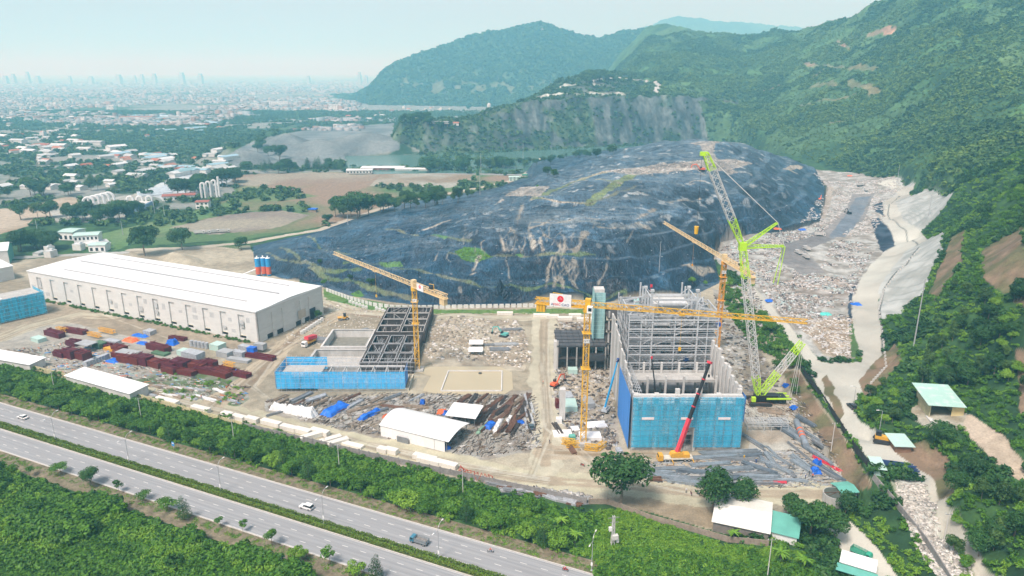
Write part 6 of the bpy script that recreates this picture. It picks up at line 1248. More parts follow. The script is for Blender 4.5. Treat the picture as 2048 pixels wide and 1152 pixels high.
t = make_truck('green_truck', (.03, .35, .22), (.05, .3, .2), 'green truck parked on the driveway behind the white cabin at the bottom right'); t.location = gp(1722, 1112); t.rotation_euler.z = R(-50)
t = make_truck('green_truck', (.03, .35, .22), (.05, .3, .2), 'dark truck on the haul road where it meets the landfill at the far left loop', None, 6, 1.3); t.location = gp(1050, 352)
for px, py, col, lab in ((400,468,(.5,.5,.48),'white-cabbed truck in the row parked on the field track'), (412,467,(.5,.3,.2),'brown truck in the row parked on the field track'), (428,466,(.1,.25,.4),'blue truck in the row parked on the field track'), (450,465,(.6,.62,.65),'pale truck at the right end of the row on the field track'), (352,470,(.06,.06,.07),'black truck left of the tree on the field track')):
    t = make_truck('truck', col, col, lab, None, 6.5, 1.35, True); t.location = gp(px, py); t.rotation_euler.z = R(random.uniform(-10, 30))
c = make_car(True, (.03, .035, .045), 'dark_car', 'dark car standing on the white road below the lamp post'); c.location = gp(1703, 815); c.rotation_euler.z = R(95)
c = make_car(True, (.35, .36, .38), 'grey_car', 'grey car parked on the white road by the black fence'); c.location = gp(1620, 750); c.rotation_euler.z = R(110)
c = make_car(False, (.06, .1, .12), 'dark_sedan', 'dark car parked at the edge of the dirt road by the steel heap'); c.location = gp(1063, 856); c.rotation_euler.z = R(95)
# ------------------------------------------------------------------ site sheds
RT = mat('rib_white', (.74, .76, .75), .45, .05, 2.5, dirt=(.6, .58, .52, .5), stretch=(3, .15, 1))
def tent():
    a, b = W(762, 872), W(893, 905); d = b - a; L = d.length; o = empty('round_roofed_hall', a, math.atan2(d.y, d.x), 'white hall with a shallow curved roof standing on the dirt road by the blue tarpaulins', 'hall'); D, h = 15, 4.6
    MB().box(L * .33, .1, 0, L * .66, .2, h).build('front_wall', WHITE_P, o); MB().box(L * .74, .12, 0, L * .16, .15, h - .2).build('ribbed_wall', RT, o); MB().box(L * .9, .12, 0, L * .15, .15, h - .2).build('ribbed_wall', RT, o); MB().box(.1, D / 2, 0, .2, D - .4, h).build('end_wall', WHITE_P, o); MB().box(L * .45, D - .1, 0, L * .9, .2, h).build('rear_wall', WHITE_P, o)
    v = []; n = 9
    for j, x in enumerate((-.3, L * .55, L + 1.2)):
        for i in range(n): t = i / (n - 1); v.append((x, -.4 + (D + .8) * t, h + .05 + 2.3 * math.sin(math.pi * t) * (1 if j < 2 else .55)))
    f = [(j * n + i, (j + 1) * n + i, (j + 1) * n + i + 1, j * n + i + 1) for j in range(2) for i in range(n - 1)]; m = MB(); m.add(v, f); r = m.build('roof', RT, o); md = r.modifiers.new('s', 'SOLIDIFY'); md.thickness = .12
    for y in (.3, D / 2, D - .3): MB().box(L, y, 0, .2, .2, h).build('post', STEEL_G, o)
    MB().box(L * .36, -.7, 0, 5, .3, 2.2).build('leaning_panels', STEEL_G, o)
tent()
shed('open_canopy', W(893, 848), W(950, 855), 10, 3.8, ROOF_W, WHITE_P, 'white flat canopy on posts beside the white curved hall', 'canopy', .5, True, True, .4, 4); shed('cabin', W(861, 888), W(875, 893), 3, 2.4, TEAL, CREAM, 'tiny cream cabin with teal roof leaning on the white curved hall', 'cabin', .4, mono=True)
# white-roofed shed with lean-to at the bottom
BRN = mat('grey_brown_wall', (.2, .18, .16), .9, .2, .6)
o = shed('white_roofed_shed', W(1425, 1062), W(1535, 1086), 16, 3.4, mat('cream_roof', (.72, .72, .66), .5, .04, .15, dirt=(.6, .58, .5, .5)), BRN, 'large white-roofed shed behind the brown block wall', 'shed', 1.6); shed('teal_lean_to', W(1537, 1078), W(1592, 1092), 9, 2.8, TEAL, WHITE_P, 'teal-roofed lean-to against the large white-roofed shed', 'shed', .9, mono=True)
shed('white_cabin', W(1680, 1143), W(1745, 1163), 4.5, 3.2, WHITE_P, WHITE_P, 'white cabin with dark windows at the bottom right', 'cabin', .3, mono=True)
for k in range(3): MB().box(1.2 + k * 1.1, -.03, 1.2, .7, .06, 1.1).build('window', GLASS, bpy.data.objects['white_cabin'])
MB().slab([(-1, -3.4, 2.6), (9, -3.4, 2.6), (9, -.3, 2.8), (-1, -.3, 2.8)], .1).build('awning', TEAL, bpy.data.objects['white_cabin'])
def hill_shed(name, px0, py0, px1, py1, depth, h, rm, wm, lab, **kw):
    a, b = gp(px0, py0), gp(px1, py1); z = min(a.z, b.z); return shed(name, (a.x, a.y, z), (b.x, b.y, z), depth, h, rm, wm, lab, **kw)
o = hill_shed('mint_roofed_shed', 1858, 836, 1916, 832, 13, 5.5, mat('mint_roof', (.36, .56, .49), .5, .05, .12, dirt=(.66, .68, .64, .7)), CREAM, 'mint-roofed shed with a cream wall standing on the green hillside', rise=1.4, mono=True, open_front=True, over=1.6); MB().box(9, .2, 0, 4, .2, 5.4).build('front_wall', mat('yellow_wall', (.60, .50, .26), .8, .1, .5), o); MB().box(3.4, -1.5, -.2, 8, 6, .4).build('terrace', CONC_L, o)
hill_shed('mint_roofed_cabin', 1790, 905, 1822, 905, 7, 2.6, TEAL_L, mat('wood_brown', (.22, .13, .08), .8, .2, .5), 'mint-roofed cabin on the white road behind the yellow bulldozer', rise=.5, mono=True, over=.8); hill_shed('gate_cabin', 1748, 951, 1768, 955, 6.5, 2.8, TEAL_L, TEAL_L, 'pale mint cabin at the end of the black fence beside the navy pipes', rise=.5, mono=True)
shed('green_roofed_cabin', W(1682, 1004), W(1712, 1001), 5.5, 3.2, TEAL, STEEL_G, 'cabin with a bright green roof beside the round tank', 'cabin', .8)
o = empty('round_tank', W(1668, 1004), 0, 'round grey open tank beside the bright green roof', 'tank'); MB().tube((0, 0, 0), (0, 0, 3.2), 3.6, n=28).build('shell', CONC, o); MB().tube((0, 0, 3.2), (0, 0, 3.26), 3.3, n=28).build('water', mat('tank_water', (.08, .09, .07), .2, .2, .5), o); MB().bar((-3.5, 0, 3.4), (3.5, .6, 3.4), .12).bar((-3, -1.6, 3.4), (3, 1.5, 3.4), .1).build('pipe', RUST, o)
# cement silos
o = empty('cement_silos', W(528, 552), 0, 'three striped red and blue cement silos behind the warehouse', 'silo')
for k in range(3):
    x = (k - 1) * 3.5; s = MB().tube((x, k % 2, 1.5), (x, k % 2, 6.6), 1.65, n=18).build('silo', mat('silo_red', (.62, .13, .07), .5, .1, .5), o); MB().tube((x, k % 2, 6.6), (x, k % 2, 12.4), 1.66, n=18).build('upper_band', mat('silo_blue', (.03, .30, .62), .5, .1, .5), s); MB().tube((x, k % 2, 12.4), (x, k % 2, 12.6), 1.68, 1.2, 18).tube((x, k % 2, 12.6), (x, k % 2, 13.8), .5, n=8).build('cap', WHITE_P, s); MB().tube((x, k % 2, 0), (x, k % 2, 1.6), 1.0, 1.64, 12).build('skirt', mat('silo_blue', (.03, .3, .62)), s)
MB().bar((-4, 0, 5), (-12, -6, 2.5), 1.4, .7).build('conveyor', WHITE_P, o)
# pipes, racks, tall pole
def pole(px, py, h, label, m=None, cat='utility pole', name='utility_pole', top=True, r=.16):
    b = gp(px, py); o = empty(name, b, random.uniform(-.6, .2), label, cat); MB().tube((0, 0, -.5), (0, 0, h), r, r * .6, 8).build('pole', m or CONC_L, o)
    if top: MB().bar((-1, 0, h - .5), (1, 0, h - .5), .12).build('cross_arm', STEEL_G, o); [MB().tube((x, 0, h - .4), (x, 0, h - .1), .07, n=6).build('insulator', WHITE_P, o) for x in (-.9, 0, .9)]
    return o
for px, py, h, l in ((110,785,9.5,'concrete utility pole in the belt by the first white roadside shed'), (283,840,9.5,'concrete utility pole in the belt below the low white shed end'), (468,882,9.5,'concrete utility pole in the belt below the cream block wall'), (679,940,9.8,'concrete utility pole in the belt below the white curved hall'), (926,992,9.8,'concrete utility pole in the belt below the red trestles'),
                     (1534,1160,13,'tall concrete utility pole at the bottom edge in front of the palms'), (1662,902,11,'concrete utility pole standing on the red earth bank'), (1888,1080,9,'concrete utility pole at the rubble strip on the bottom right')): pole(px, py, h, l)
pole(1826, 700, 31, 'very tall slim lightning mast on the green hillside above the white road', GALV, 'mast', 'lightning_mast', False, .3)
pole(1793, 372, 22, 'tall slim mast at the far end of the shotcrete slopes', GALV, 'mast', 'lightning_mast', False, .25); pole(1318, 545, 20, 'slanting slim mast on the landfill slope left of the lime crane', GALV, 'mast', 'lightning_mast', False, .2)
pole(1857, 432, 16, 'slim mast between the two shotcrete slopes', GALV, 'mast', 'lightning_mast', False, .2)
for px, py, l in ((1706,815,'street lamp leaning over the dark car on the white road'), (1758,866,'hooked street lamp beside the stone kerb above the bulldozer')):
    b = gp(px, py); o = empty('lamp_post', b, 0, l, 'street lamp'); MB().tube((0, 0, -.3), (0, 0, 8.6), .12, .08, 8).build('pole', GALV, o); MB().bar((0, 0, 8.5), (-1.5, -.3, 9), .09).build('arm', GALV, o); MB().box(-1.9, -.35, 8.95, 1, .3, .14).build('lamp_head', WHITE_P, o)
b = W(1225, 1092); o = empty('transformer_pole', b, .2, 'white concrete transformer pole with boxes standing in the weeds', 'utility pole'); mb = MB(); lattice(mb, (0, 0, 0), (0, 0, 10), .9, .5, 1.1, .16); mb.build('lattice_pole', CONC_L, o)
MB().box(.5, -.5, 2.6, 1.6, 1.1, 1.4).build('transformer', mat('transformer_grey', (.6, .6, .58), .5, .1, 1), o); MB().box(-.9, 0, 5.2, .8, .7, 1.2).build('switch_box', WHITE_P, o); MB().box(1.3, -.4, 1.4, .7, .5, 1.2).build('meter_box', WHITE_P, o); MB().bar((-1.6, 0, 9.4), (1.6, 0, 9.4), .16).build('cross_arm', STEEL_G, o); MB().bar((-1, .4, 7.6), (1.4, -.3, 8), .14).build('cross_arm', STEEL_G, o)
# ------------------------------------------------------------------ stacks of material
def bundle(px, py, L, w, h, ang, m, label, name='steel_bundle', cat='steel bundle', n=None, group=None, jit=.12, seed=None, z=None):
    'a stack of long members, n side by side, in layers'
    q = random.Random(seed if seed is not None else px * 7 + py); mb = MB(); n = n or max(2, int(w / .45)); s = w / n; ly = max(1, round(h / s)); zh = h / ly
    for j in range(ly):
        for i in range(n):
            if j == ly - 1 and q.random() < .25: continue
            l = L * q.uniform(.86, 1.04); mb.box(q.uniform(-.5, .5), (i - n / 2 + .5) * s, j * zh, l, s * .8, zh * .86, q.uniform(-jit, jit) * .25)
    b = gp(px, py) if z is None else W(px, py, z); b.z -= .02; o = mb.build(name, m, None, b, R(ang)); return tag(o, label, cat, group)
def crate_stack(px, py, L, w, h, ang, m, label, name='steel_crate', cat='crate', group=None, frames=True, z0=0):
    b = gp(px, py); b.z += z0; o = empty(name, b, R(ang), label, cat, group); MB().box(0, 0, 0, L, w, h).build('body', m, o); mb = MB()
    if frames:
        k = max(2, int(L / .9))
        for i in range(k + 1):
            x = -L / 2 + L * i / k
            for s in (-1, 1): mb.box(x, s * (w / 2 + .03), -.01, .1, .06, h + .08)
        for s in (-1, 1): mb.box(0, s * (w / 2 + .05), h - .06, L + .1, .08, .12)
        if m is MAROON:
            for i in range(5): u = random.uniform(-L / 2, L / 2); mb.bar((u, -w / 2, h + random.uniform(.05, .3)), (u + random.uniform(-2, 2), w / 2 + random.uniform(-.5, .8), h + random.uniform(.1, .7)), .18)
            for i in range(3): v = random.uniform(-w / 2, w / 2); mb.bar((-L / 2 - random.uniform(0, 1.5), v, h + .2), (L / 2 + random.uniform(0, 1.2), v, h + .35), .22)
        mb.build('ribs', m, o)
    return o
AR = -24; MAR = 'maroon steel frames stacked between the warehouse and the road'
for px, py, L, w, h, lab in ((110,672,9,3,2.4,'maroon steel stack nearest the unfinished block, set askew'), (150,665,11,3,1.8,'long maroon steel stack behind the yellow crate pile'), (148,690,4.5,3.5,2.2,'square maroon crate left of the green container'), (122,712,5,3,2,'low maroon crate left of the grey-sheeted pile'), (142,714,5.5,4,3.6,'tall maroon stack against the grey-sheeted pile'),
      (165,716,6,4,3.2,'maroon stack under the grey sheet, left half'), (208,694,6,3,1.6,'flat maroon stack behind the orange tarpaulin'), (240,704,5.5,3.2,3.0,'tall maroon stack left of the blue bundle'), (318,700,10,3.4,2.4,'maroon stack on green bearers in the middle of the yard'), (239,714,5,3,2.2,'maroon crate above the small blue tarpaulin'), (262,724,9,4,3.0,'maroon stack below the grey sheet in the long row'),
      (288,727,6,4.4,3.6,'tallest maroon stack at the left end of the long row'), (310,731,8,4,2.6,'maroon stack with loose frames on top in the long row'), (336,735,7.5,4,2.6,'maroon stack in the long row before the tall pair'), (341,744,6,3,2.2,'maroon stack in front of the long row near the weeds'), (362,736,6,4,3.6,'tall maroon stack under the silver frames'), (392,737,8,4,2.8,'maroon stack right of the silver frames'), (372,748,7,3,1.8,'low maroon stack in front of the silver frames'),
      (412,745,7,3.6,2.2,'maroon stack near the right end of the long row'), (438,750,9,3.4,2,'maroon stack with posts at the right end of the long row'), (484,752,6,3,1.6,'maroon crate with white frames on it at the blue tarpaulin'), (520,716,12,2.6,1.5,'long maroon tray under the grey container by the dirt road'), (356,679,7,2.4,1.2,'low maroon frame behind the green-based stack'), (420,735,5,3,3.0,'maroon stack under the loose yellow rails'), (452,742,6,3,1.6,'low maroon stack by the dark frames')):
    crate_stack(px, py, L * 1.4, w * 1.15, h * 1.1, AR + random.uniform(-5, 5), MAROON, lab, 'maroon_stack', 'steel stack', MAR)
GREEN_P = mat('green_paint', (.08, .16, .09), .6, .2, .7); SILV = mat('silver_frames', (.38, .41, .44), .5, .25, .9, dirt=(.2, .2, .2, .7)); SHEET = mat('grey_sheet', (.34, .36, .37), .6, .1, .4)
for px, py, L, w, h, m, lab, z in ((78,682,7,4,2,TEAL_L,'pale blue site box at the left of the yard',0), (200,695,6,4,2.8,GREEN_P,'dark green container among the maroon stacks',0), (226,690,8,3.4,2.6,SILV,'silver frame pile on yellow crates',0), (224,701,8,3,1.4,MYEL,'yellow crates under the silver frames',0), (322,708,9,3.8,1,GREEN_P,'green bearers under the maroon stack in the yard middle',0),
      (300,668,5,4,2.2,SILV,'pale grey box behind the blue tarpaulin bundle',0), (370,709,6,4,2.4,TEAL_L,'pale teal container left of the silver frames',0), (388,722,10,5,2.6,SILV,'large silver frame pile on the maroon row',2.2), (436,698,6,5,3,TEAL_L,'site hut with light blue roof behind the dark frames',0), (452,712,7,5,2.8,SHEET,'grey site hut in front of the light blue one',0), (478,712,7,3,2.6,SILV,'grey frame pile right of the site huts',0), (494,702,8,3,2.8,SILV,'pinkish grey frames on the far side of the site huts',0),
      (522,703,5.5,3,2.8,SHEET,'grey steel container on the long maroon tray',1.5), (505,709,4,2.6,2.4,TARP,'blue tarpaulin pack beside the grey container',1.4), (478,722,12,3,1.2,SHEET,'flat dark grey frames in front of the huts',0), (175,700,9,6,.3,SHEET,'grey sheet laid over maroon stacks',3.6), (258,716,11,5,.3,SHEET,'grey sheet with orange rags over the row end',3.1),
      (640,683,7,4,1.8,STEEL_G,'grey panel pile near the truck with the red body',0)):
    crate_stack(px, py, L, w, h, AR + random.uniform(-6, 6), m, lab, 'site_stack', 'stack', None, h > 1, z)
for k in range(7): crate_stack(176 + k * 6, 731 - k * 2.2, 1.8, 3, 2.4, AR + 12, SILV, 'grey steel ring drum in the row before the grey-sheeted pile', 'ring_drum', 'drum', 'grey drums in a row before the sheeted pile', False)
for k in range(5): b = gp(384 + k * 7.5, 692 + k * 1.2); o = MB().tube((0, 0, 0), (0, 0, 3), 1.0, n=14).build('steel_drum', SILV, None, b); tag(o, 'upright grey steel drum in the row beside the light blue hut', 'drum', 'upright drums beside the light blue hut')
for px, py, L, lab, m, h in ((125,664,8,'yellow crane sections lying beside the maroon stack near the netted block',MYEL,1.6), (215,668,11,'yellow crane sections lying on the maroon stacks',MYEL,2), (190,676,9,'orange-yellow rails across the stacks by the green container',MYEL,2), (460,740,6,'loose yellow rails over the maroon row',MYEL,3)):
    mb = MB(); lattice(mb, (-L / 2, 0, h), (L / 2, 0, h), 1.6, step=1.6, t=.22); tag(mb.build('lattice_section', m, None, gp(px, py), R(AR)), lab, 'crane section')
def tarp_heap(px, py, L, w, h, ang, m, label, seed=1, z0=0, name='tarpaulin_heap'):
    n = 22; v = []; q = np.random.RandomState(seed)
    for j in range(n):
        for i in range(n):
            x = (i / (n - 1) - .5) * L; y = (j / (n - 1) - .5) * w; e = min(1, 6 * min(i, j, n - 1 - i, n - 1 - j) / n); nz = float(fbm(np.array([x * 1.0 + seed * 9]), np.array([y * 1.3]), 1.6, 3, seed)[0]); v.append((x + q.uniform(-.2, .2) * 1, y + q.uniform(-.2, .2), max(.02, h * e * (.55 + .9 * nz)) if e > 0 else -.05))
    f = [(j * n + i, j * n + i + 1, (j + 1) * n + i + 1, (j + 1) * n + i) for j in range(n - 1) for i in range(n - 1)]; b = gp(px, py); b.z += z0; mb = MB(); mb.add(v, f); o = mb.build(name, m, None, b, R(ang), True); return tag(o, label, 'tarpaulin')
for a in ((672,820,13,6,1.6,60,TARP,'large bright blue tarpaulin over a pipe heap left of the white curved hall',1), (742,830,12,2.6,1.4,52,TARP,'long narrow blue tarpaulin beside the white curved hall',2), (262,681,8,5,1.2,AR,TARP_O,'orange tarpaulin over frames in the maroon yard',3), (285,687,6,3,.9,AR,TARP,'blue tarpaulin right of the orange one',4),
          (280,672,10,3,.9,AR,TARP,'long blue tarpaulin behind the orange one',5), (228,722,7,5,.9,AR,TARP,'small bright blue tarpaulin at the left end of the maroon row',6), (345,688,6,4,2.2,AR,TARP,'hooded blue tarpaulin bundle behind the silver frames',7), (467,744,6,4,.8,AR,TARP,'flat blue tarpaulin by the white-framed crate',8),
          (980,852,6,3.2,1.2,62,TARP,'blue tarpaulin heap with orange rags among the rebar',9), (996,852,13,2.2,1.1,78,TARP_W,'long white sheet draped over rebar, the wider one',10), (1018,842,9,1.8,1,76,TARP_W,'narrow white sheet draped over rebar next to the wider one',11), (968,855,12,1.6,1,66,mat('sage_sheet', (.22, .38, .27), .6, .2, .6),'sage green strip of sheet among the rebar',12),
          (1040,846,3.4,2.2,.8,20,TARP,'small blue sheet at the coiled rebar',13), (1633,930,3,2.6,1.8,30,TARP,'blue tarpaulin bundle topped with orange in the steel yard',14), (1631,945,3.4,3,1.5,0,TARP,'lower blue tarpaulin bundle in the steel yard',15), (1590,816,3.6,2.6,.9,10,TARP,'small blue tarpaulin under the lime crane mast',16), (1572,773,2.6,2.2,1.4,10,TARP,'blue bundle behind the lime crane base',17),
          (880,896,2.4,2,1,0,TARP_O,'orange round bundle beside the white curved hall',18), (893,898,3,2,1,40,TARP,'blue bundle beside the orange one at the hall',19), (775,832,5,1.4,1,50,TARP_O,'thin orange tarpaulin strip beside the narrow blue one',20), (560,820,9,3,2.6,-20,TARP_W,'lumpy white-wrapped frames at the left end of the timber yard',21), (590,826,8,3.4,2.8,-20,TARP_W,'second lumpy white-wrapped frames by the dirt road',22), (612,830,9,4,3,-22,TARP_W,'tallest white-wrapped frames by the dirt road',23),
          (884,826,4,3,1.4,0,TARP_O,'red-orange rag heap behind the white canopy',24), (893,828,3,3,1.2,0,TARP,'blue rag heap behind the white canopy',25), (845,806,2,3,1.2,0,TARP,'blue bundle beside the leaning white sheet',26), (330,712+26,.1,.1,.1,0,TARP,'',0)):
    if a[7]: tarp_heap(*a)
# white wrapped slabs along the boundary wall
SLAB = mat('wrapped_white', (.68, .66, .60), .6, .06, .5, dirt=(.5, .46, .38, .5), objrand=.06)
for i, (px, py, L) in enumerate(((335,806,12),(402,822,9),(455,833,5),(478,839,6),(505,843,6),(543,850,9),(578,860,7),(606,866,7),(622,877,8),(640,868,8),(662,884,8),(676,889,8),(705,892,9),(766,904,4),(783,906,5),(850,920,9),(858,926,9),(891,933,9),(1010,630,9),(1083,634,9),(1105,636,7),(1130,640,8),(1150,634,7),(1170,642,9),(1195,640,7))):
    b = gp(px, py); far = py < 700; o = MB().box(0, 0, 0, L, 2.4, 1.9 if i != 12 else 1.0).build('wrapped_slab', SLAB, None, b, (HD if i not in (8, 10, 11) else R(35)) if not far else 0); md = o.modifiers.new('b', 'BEVEL'); md.width = .12
    tag(o, 'long white wrapped slab lying by the landfill end of the dirt crossroads' if far else 'long white wrapped slab lying between the dirt road and the boundary wall', 'slab', 'white slabs at the landfill end' if far else 'white slabs along the dirt road')
# racks, pipe and steel yard on the right
def rack(px, py, n, lab):
    b = gp(px, py); o = empty('steel_rack', b, R(-2), lab, 'rack'); L = n * 2.1
    for z in (2.0, 2.9, 3.5): MB().box(L / 2, 0, z, L, .18, .18).box(L / 2, 4, z, L, .18, .18).build('rail', STEEL_W, o)
    for i in range(n + 1):
        mb = MB(); mb.box(i * 2.1, 2, 2, .18, 4.2, .2).box(i * 2.1, 2, 3.5, .18, 4.2, .2)
        for y in (0, 2, 4): mb.box(i * 2.1, y, 2, .16, .16, 1.6)
        if i % 3 == 0: mb.box(i * 2.1, 0, 0, .25, .25, 2).box(i * 2.1, 4, 0, .25, .25, 2)
        mb.build('rack_frame', STEEL_W, o)
    for y in (1.3, 2.7): MB().box(L / 2, y, 3.5, L, .14, .16).build('rail', STEEL_W, o)
rack(1494, 862, 6, 'pale steel rack beside the boiler house corner'); rack(1542, 862, 3, 'shorter pale steel rack next to the big grey pipe')
p0, p1 = gp(1592, 848), gp(1612, 898); d = p1 - p0; o = empty('big_pipe', p0, 0, 'big grey pipe wrapped with orange bands lying in the steel yard', 'pipe'); MB().tube((0, 0, 1.2), (d.x, d.y, 1.2), 1.15, n=20).build('pipe_shell', mat('pipe_grey', (.22, .26, .30), .5, .2, .5), o)
for f in (.35, .5, .62): MB().tube((d.x * f, d.y * f, 1.2), (d.x * (f + .05), d.y * (f + .05), 1.2), 1.19, n=20).build('band', TARP_O, o)
YST = mat('galvanised_members', (.30, .35, .39), .45, .2, .8, metal=.3, dirt=(.16, .15, .14, .5)); YSD = mat('blue_grey_members', (.17, .21, .25), .5, .2, .8, metal=.3)
SG = 'steel bundles in the yard right of the boiler house'
rows = [(1500,880,14,1.6,.9,118),(1512,890,10,1.2,.7,112),(1566,862,14,2,1,112),(1580,868,16,2.4,1.2,110),(1572,856,12,1.6,1.4,110),(1600,905,15,.9,.6,104),(1622,905,10,1,.8,110),(1545,905,9,1.2,.5,100),(1556,918,10,.8,.5,120),(1572,925,8,.8,.5,112),(1530,925,8,1.6,.8,96),(1540,920,9,2.2,1,92),(1552,935,12,2.6,1,130),(1568,942,10,2.2,.8,118),(1520,938,12,2.6,.9,140),
        (1600,925,9,2.4,1,108),(1606,935,10,2.4,.9,116),(1648,945,12,1.2,1,118),(1665,948,10,1.4,.8,112),(1640,915,14,1.8,1.2,106),(1630,880,12,1.8,1.4,110),(1645,895,10,1.6,1.1,110),(1612,845,10,2,1.2,110),(1460,905,22,2.6,.7,3),(1430,915,18,2.4,.8,6),(1475,920,16,2,.7,-4),(1500,912,9,2,.6,5),(1420,930,14,2.4,.8,8),(1460,940,16,2.8,1,4),(1490,950,18,2,.7,6),
        (1395,945,14,2.4,.8,-6),(1345,938,12,2,.7,2),(1310,945,14,2.4,.8,-10),(1280,940,13,2.2,.8,-8),(1250,935,16,2,.6,-6),(1330,955,16,2.4,.9,-8),(1370,965,12,3,1,-14),(1400,958,15,2.4,.8,0),(1440,960,14,2.6,.8,10),(1520,955,14,2.4,.8,-3),(1555,960,16,1.6,.6,2),(1500,968,20,1.6,.6,1),(1440,975,16,1.4,.5,-3),(1585,962,10,1.6,.6,-5)]
for i, (px, py, L, w, h, a) in enumerate(rows): bundle(px, py, L, w * .85, h, a, (YST, STEEL_G, YSD, YST)[i % 4], 'bundle of galvanised steel members lying flat in the yard around the boiler house foot', group=SG, n=max(4, int(w / .27)))
for px, py, L, w, h, a, m, lab in ((1655,930,12,.9,.8,118,RED,'red steel beams at the edge of the red bank'), (1310,1152-192,4,2,1,0,RUST,'small rusty crate among the galvanised bundles'), (1560,966,4.5,1.2,.6,0,RED,'small red steel box by the bottom of the steel yard'), (1215,938,9,2.4,.5,8,mat('plywood', (.55, .47, .34), .8, .1, 1),'pale board stack at the left end of the galvanised bundles'),
      (1522,806,9,4,.9,-18,RUST,'rusty curved plates beside the lime crane tracks'), (1540,822,10,5,.4,-15,WOODF,'timber mats in front of the lime crane'), (1556,808,9,3,.4,-20,WOODF,'timber mats right of the lime crane tracks'), (1140,895,10,2,.8,104,RUST,'dark timber bundle left of the board-carrying crane foot'), (1115,858,9,2,.8,104,FORM,'dark formwork bundle beside the dirt road'),
      (1020,660,12,3,.9,8,STEEL_G,'grey panels stacked behind the mud pond'), (1000,700,10,4,.9,0,STEEL_G,'flat grey panels near the white board hut by the mud pond'), (985,690,9,3,.8,5,STEEL_G,'grey panels right of the small white roof'), (720,662,10,1.8,.8,40,STEEL_G,'long grey steel pack on the cleared dirt near the formwork basin'), (1012,690,12,3,1,3,SHEET,'slate-grey panel pile at the crossroads side of the rubble')):
    bundle(px, py, L, w, h, a, m, lab, cat='stack', name='material_stack')
for i in range(16): px = 1785 + (i % 4) * 7; 
b0 = gp(1795, 936)
for i in range(24):
    o = MB().tube((-5.2, 0, 0), (5.2, 0, 0), .19, n=7).build('navy_pipe', NAVY, None, b0 + Vector((random.uniform(-1.2, 1.2), (i % 12 - 5.5) * .62, .2 + (i // 12) * .4)), R(-14 + random.uniform(-5, 5))); tag(o, 'long navy plastic pipe in the fanned pile beside the mint cabins', 'pipe', 'navy pipes beside the mint cabins')
# rebar and timber in the yard left of the crossroads
RB = 'rebar and timber stacks left of the dirt crossroads'
for i in range(34):
    px = 930 + (i % 9) * 15 + random.uniform(-5, 5); py = 800 + (i // 9) * 18 + random.uniform(-5, 5)
    if 888 < px < 960 and py > 815: px += 75
    if py > 868 and px < 1000: continue
    bundle(px, py, random.uniform(8, 13), random.uniform(1, 2.2), random.uniform(.5, 1), random.uniform(58, 82), (RUST, FORM, RUST, WOODF)[i % 4], 'rusty rebar or timber bundle lying in the yard left of the crossroads', 'rebar_bundle', 'rebar bundle', group=RB, n=14)
for i in range(24):
    px = 560 + (i % 8) * 38 + random.uniform(-10, 10); py = 796 + (i // 8) * 14 + random.uniform(-4, 4)
    bundle(px, py, random.uniform(6, 11), random.uniform(1.2, 2.6), random.uniform(.4, 1), random.choice((40, 55, -18, 60)) + random.uniform(-8, 8), (WOODF, STEEL_G, SILV, WOODF, RUST)[i % 5], 'mixed timber and scaffold pack in the yard before the cyan-netted building', 'timber_pack', 'timber pack', group='timber packs before the netted building', n=8)
for i in range(8): bundle(1052 + i % 3 * 6, 800 + i * 8, 10, .9, .7, 96, (SILV, FORM, STEEL_W)[i % 3], 'long steel member lying along the left side of the crossroads road', 'steel_member', 'steel member', group='members along the crossroads road', n=3)
for i in range(18): bundle(300 + (i % 9) * 19 + random.uniform(-6, 6), 772 + (i // 9) * 16 + (i % 9) * 1.5, random.uniform(6, 13), random.uniform(1, 2), .6, -20 + random.uniform(-14, 14), (WOODF, SILV, WOODF, TARP_W)[i % 4], 'weathered timber pack in the overgrown yard corner', 'timber_pack', 'timber pack', group='weathered timber in the overgrown corner', n=7)
for px, py, L, w, h, m, lab in ((1132,800,6,5,2.6,SILV,'silver panel pack left of the puddle'), (1140,815,8,5,2.2,TEAL_L,'bluish panel stack under the concrete pier'), (1175,810,7,4,2.2,SHEET,'grey panel stack behind the yellow crane mast'), (1145,745,4,4,2,TEAL_L,'blue-grey ribbed pack at the puddle edge'), (1116,835-20,3,2,3,MAROON,'stacked red and white site toilets beside the crossroads'), (1118,855-10,2,2,2,WHITE_P,'small white box below the red site toilets'),
      (1125,868,5,7,.5,WHITE_P,'white sheet panel leaning flat left of the yellow crane'), (1150,858,3.4,3,.4,WHITE_P,'small white board between crane and concrete pier'), (1192,845+5,5,8,.4,WHITE_P,'white sheet panel right of the yellow crane'), (1180,880-5,5,8,1.2,WHITE_P,'white container roof against the yellow crane mast'), (1144,882,2,2,2.4,TEAL,'dark green cabinet at the yellow crane foot'), (1235,785-5,5,4,.6,WHITE_P,'white boards beside the blue boom lift'), (1238,905,3,2,1.4,SILV,'grey generator by the deep blue net corner')):
    crate_stack(px, py, L, w, h, 96 + random.uniform(-8, 8), m, lab, 'site_stack', 'stack', None, h > 1.6)
o = MB().box(0, 0, 0, 2.2, 2.6, 13).build('concrete_pier', CONC_L, None, gp(1124, 838)); tag(o, 'free-standing tall pale concrete pier left of the yellow crane', 'pier')
for px, py, l in ((953,690,'small white roof on posts among the panels behind the pond'), (952,705,'lower white roof beside the red crate behind the pond')): shed('small_canopy', W(px - 14, py + 6), W(px + 12, py + 6), 5, 2, WHITE_P, WHITE_P, l, 'canopy', .3, True, True, .3, 2)
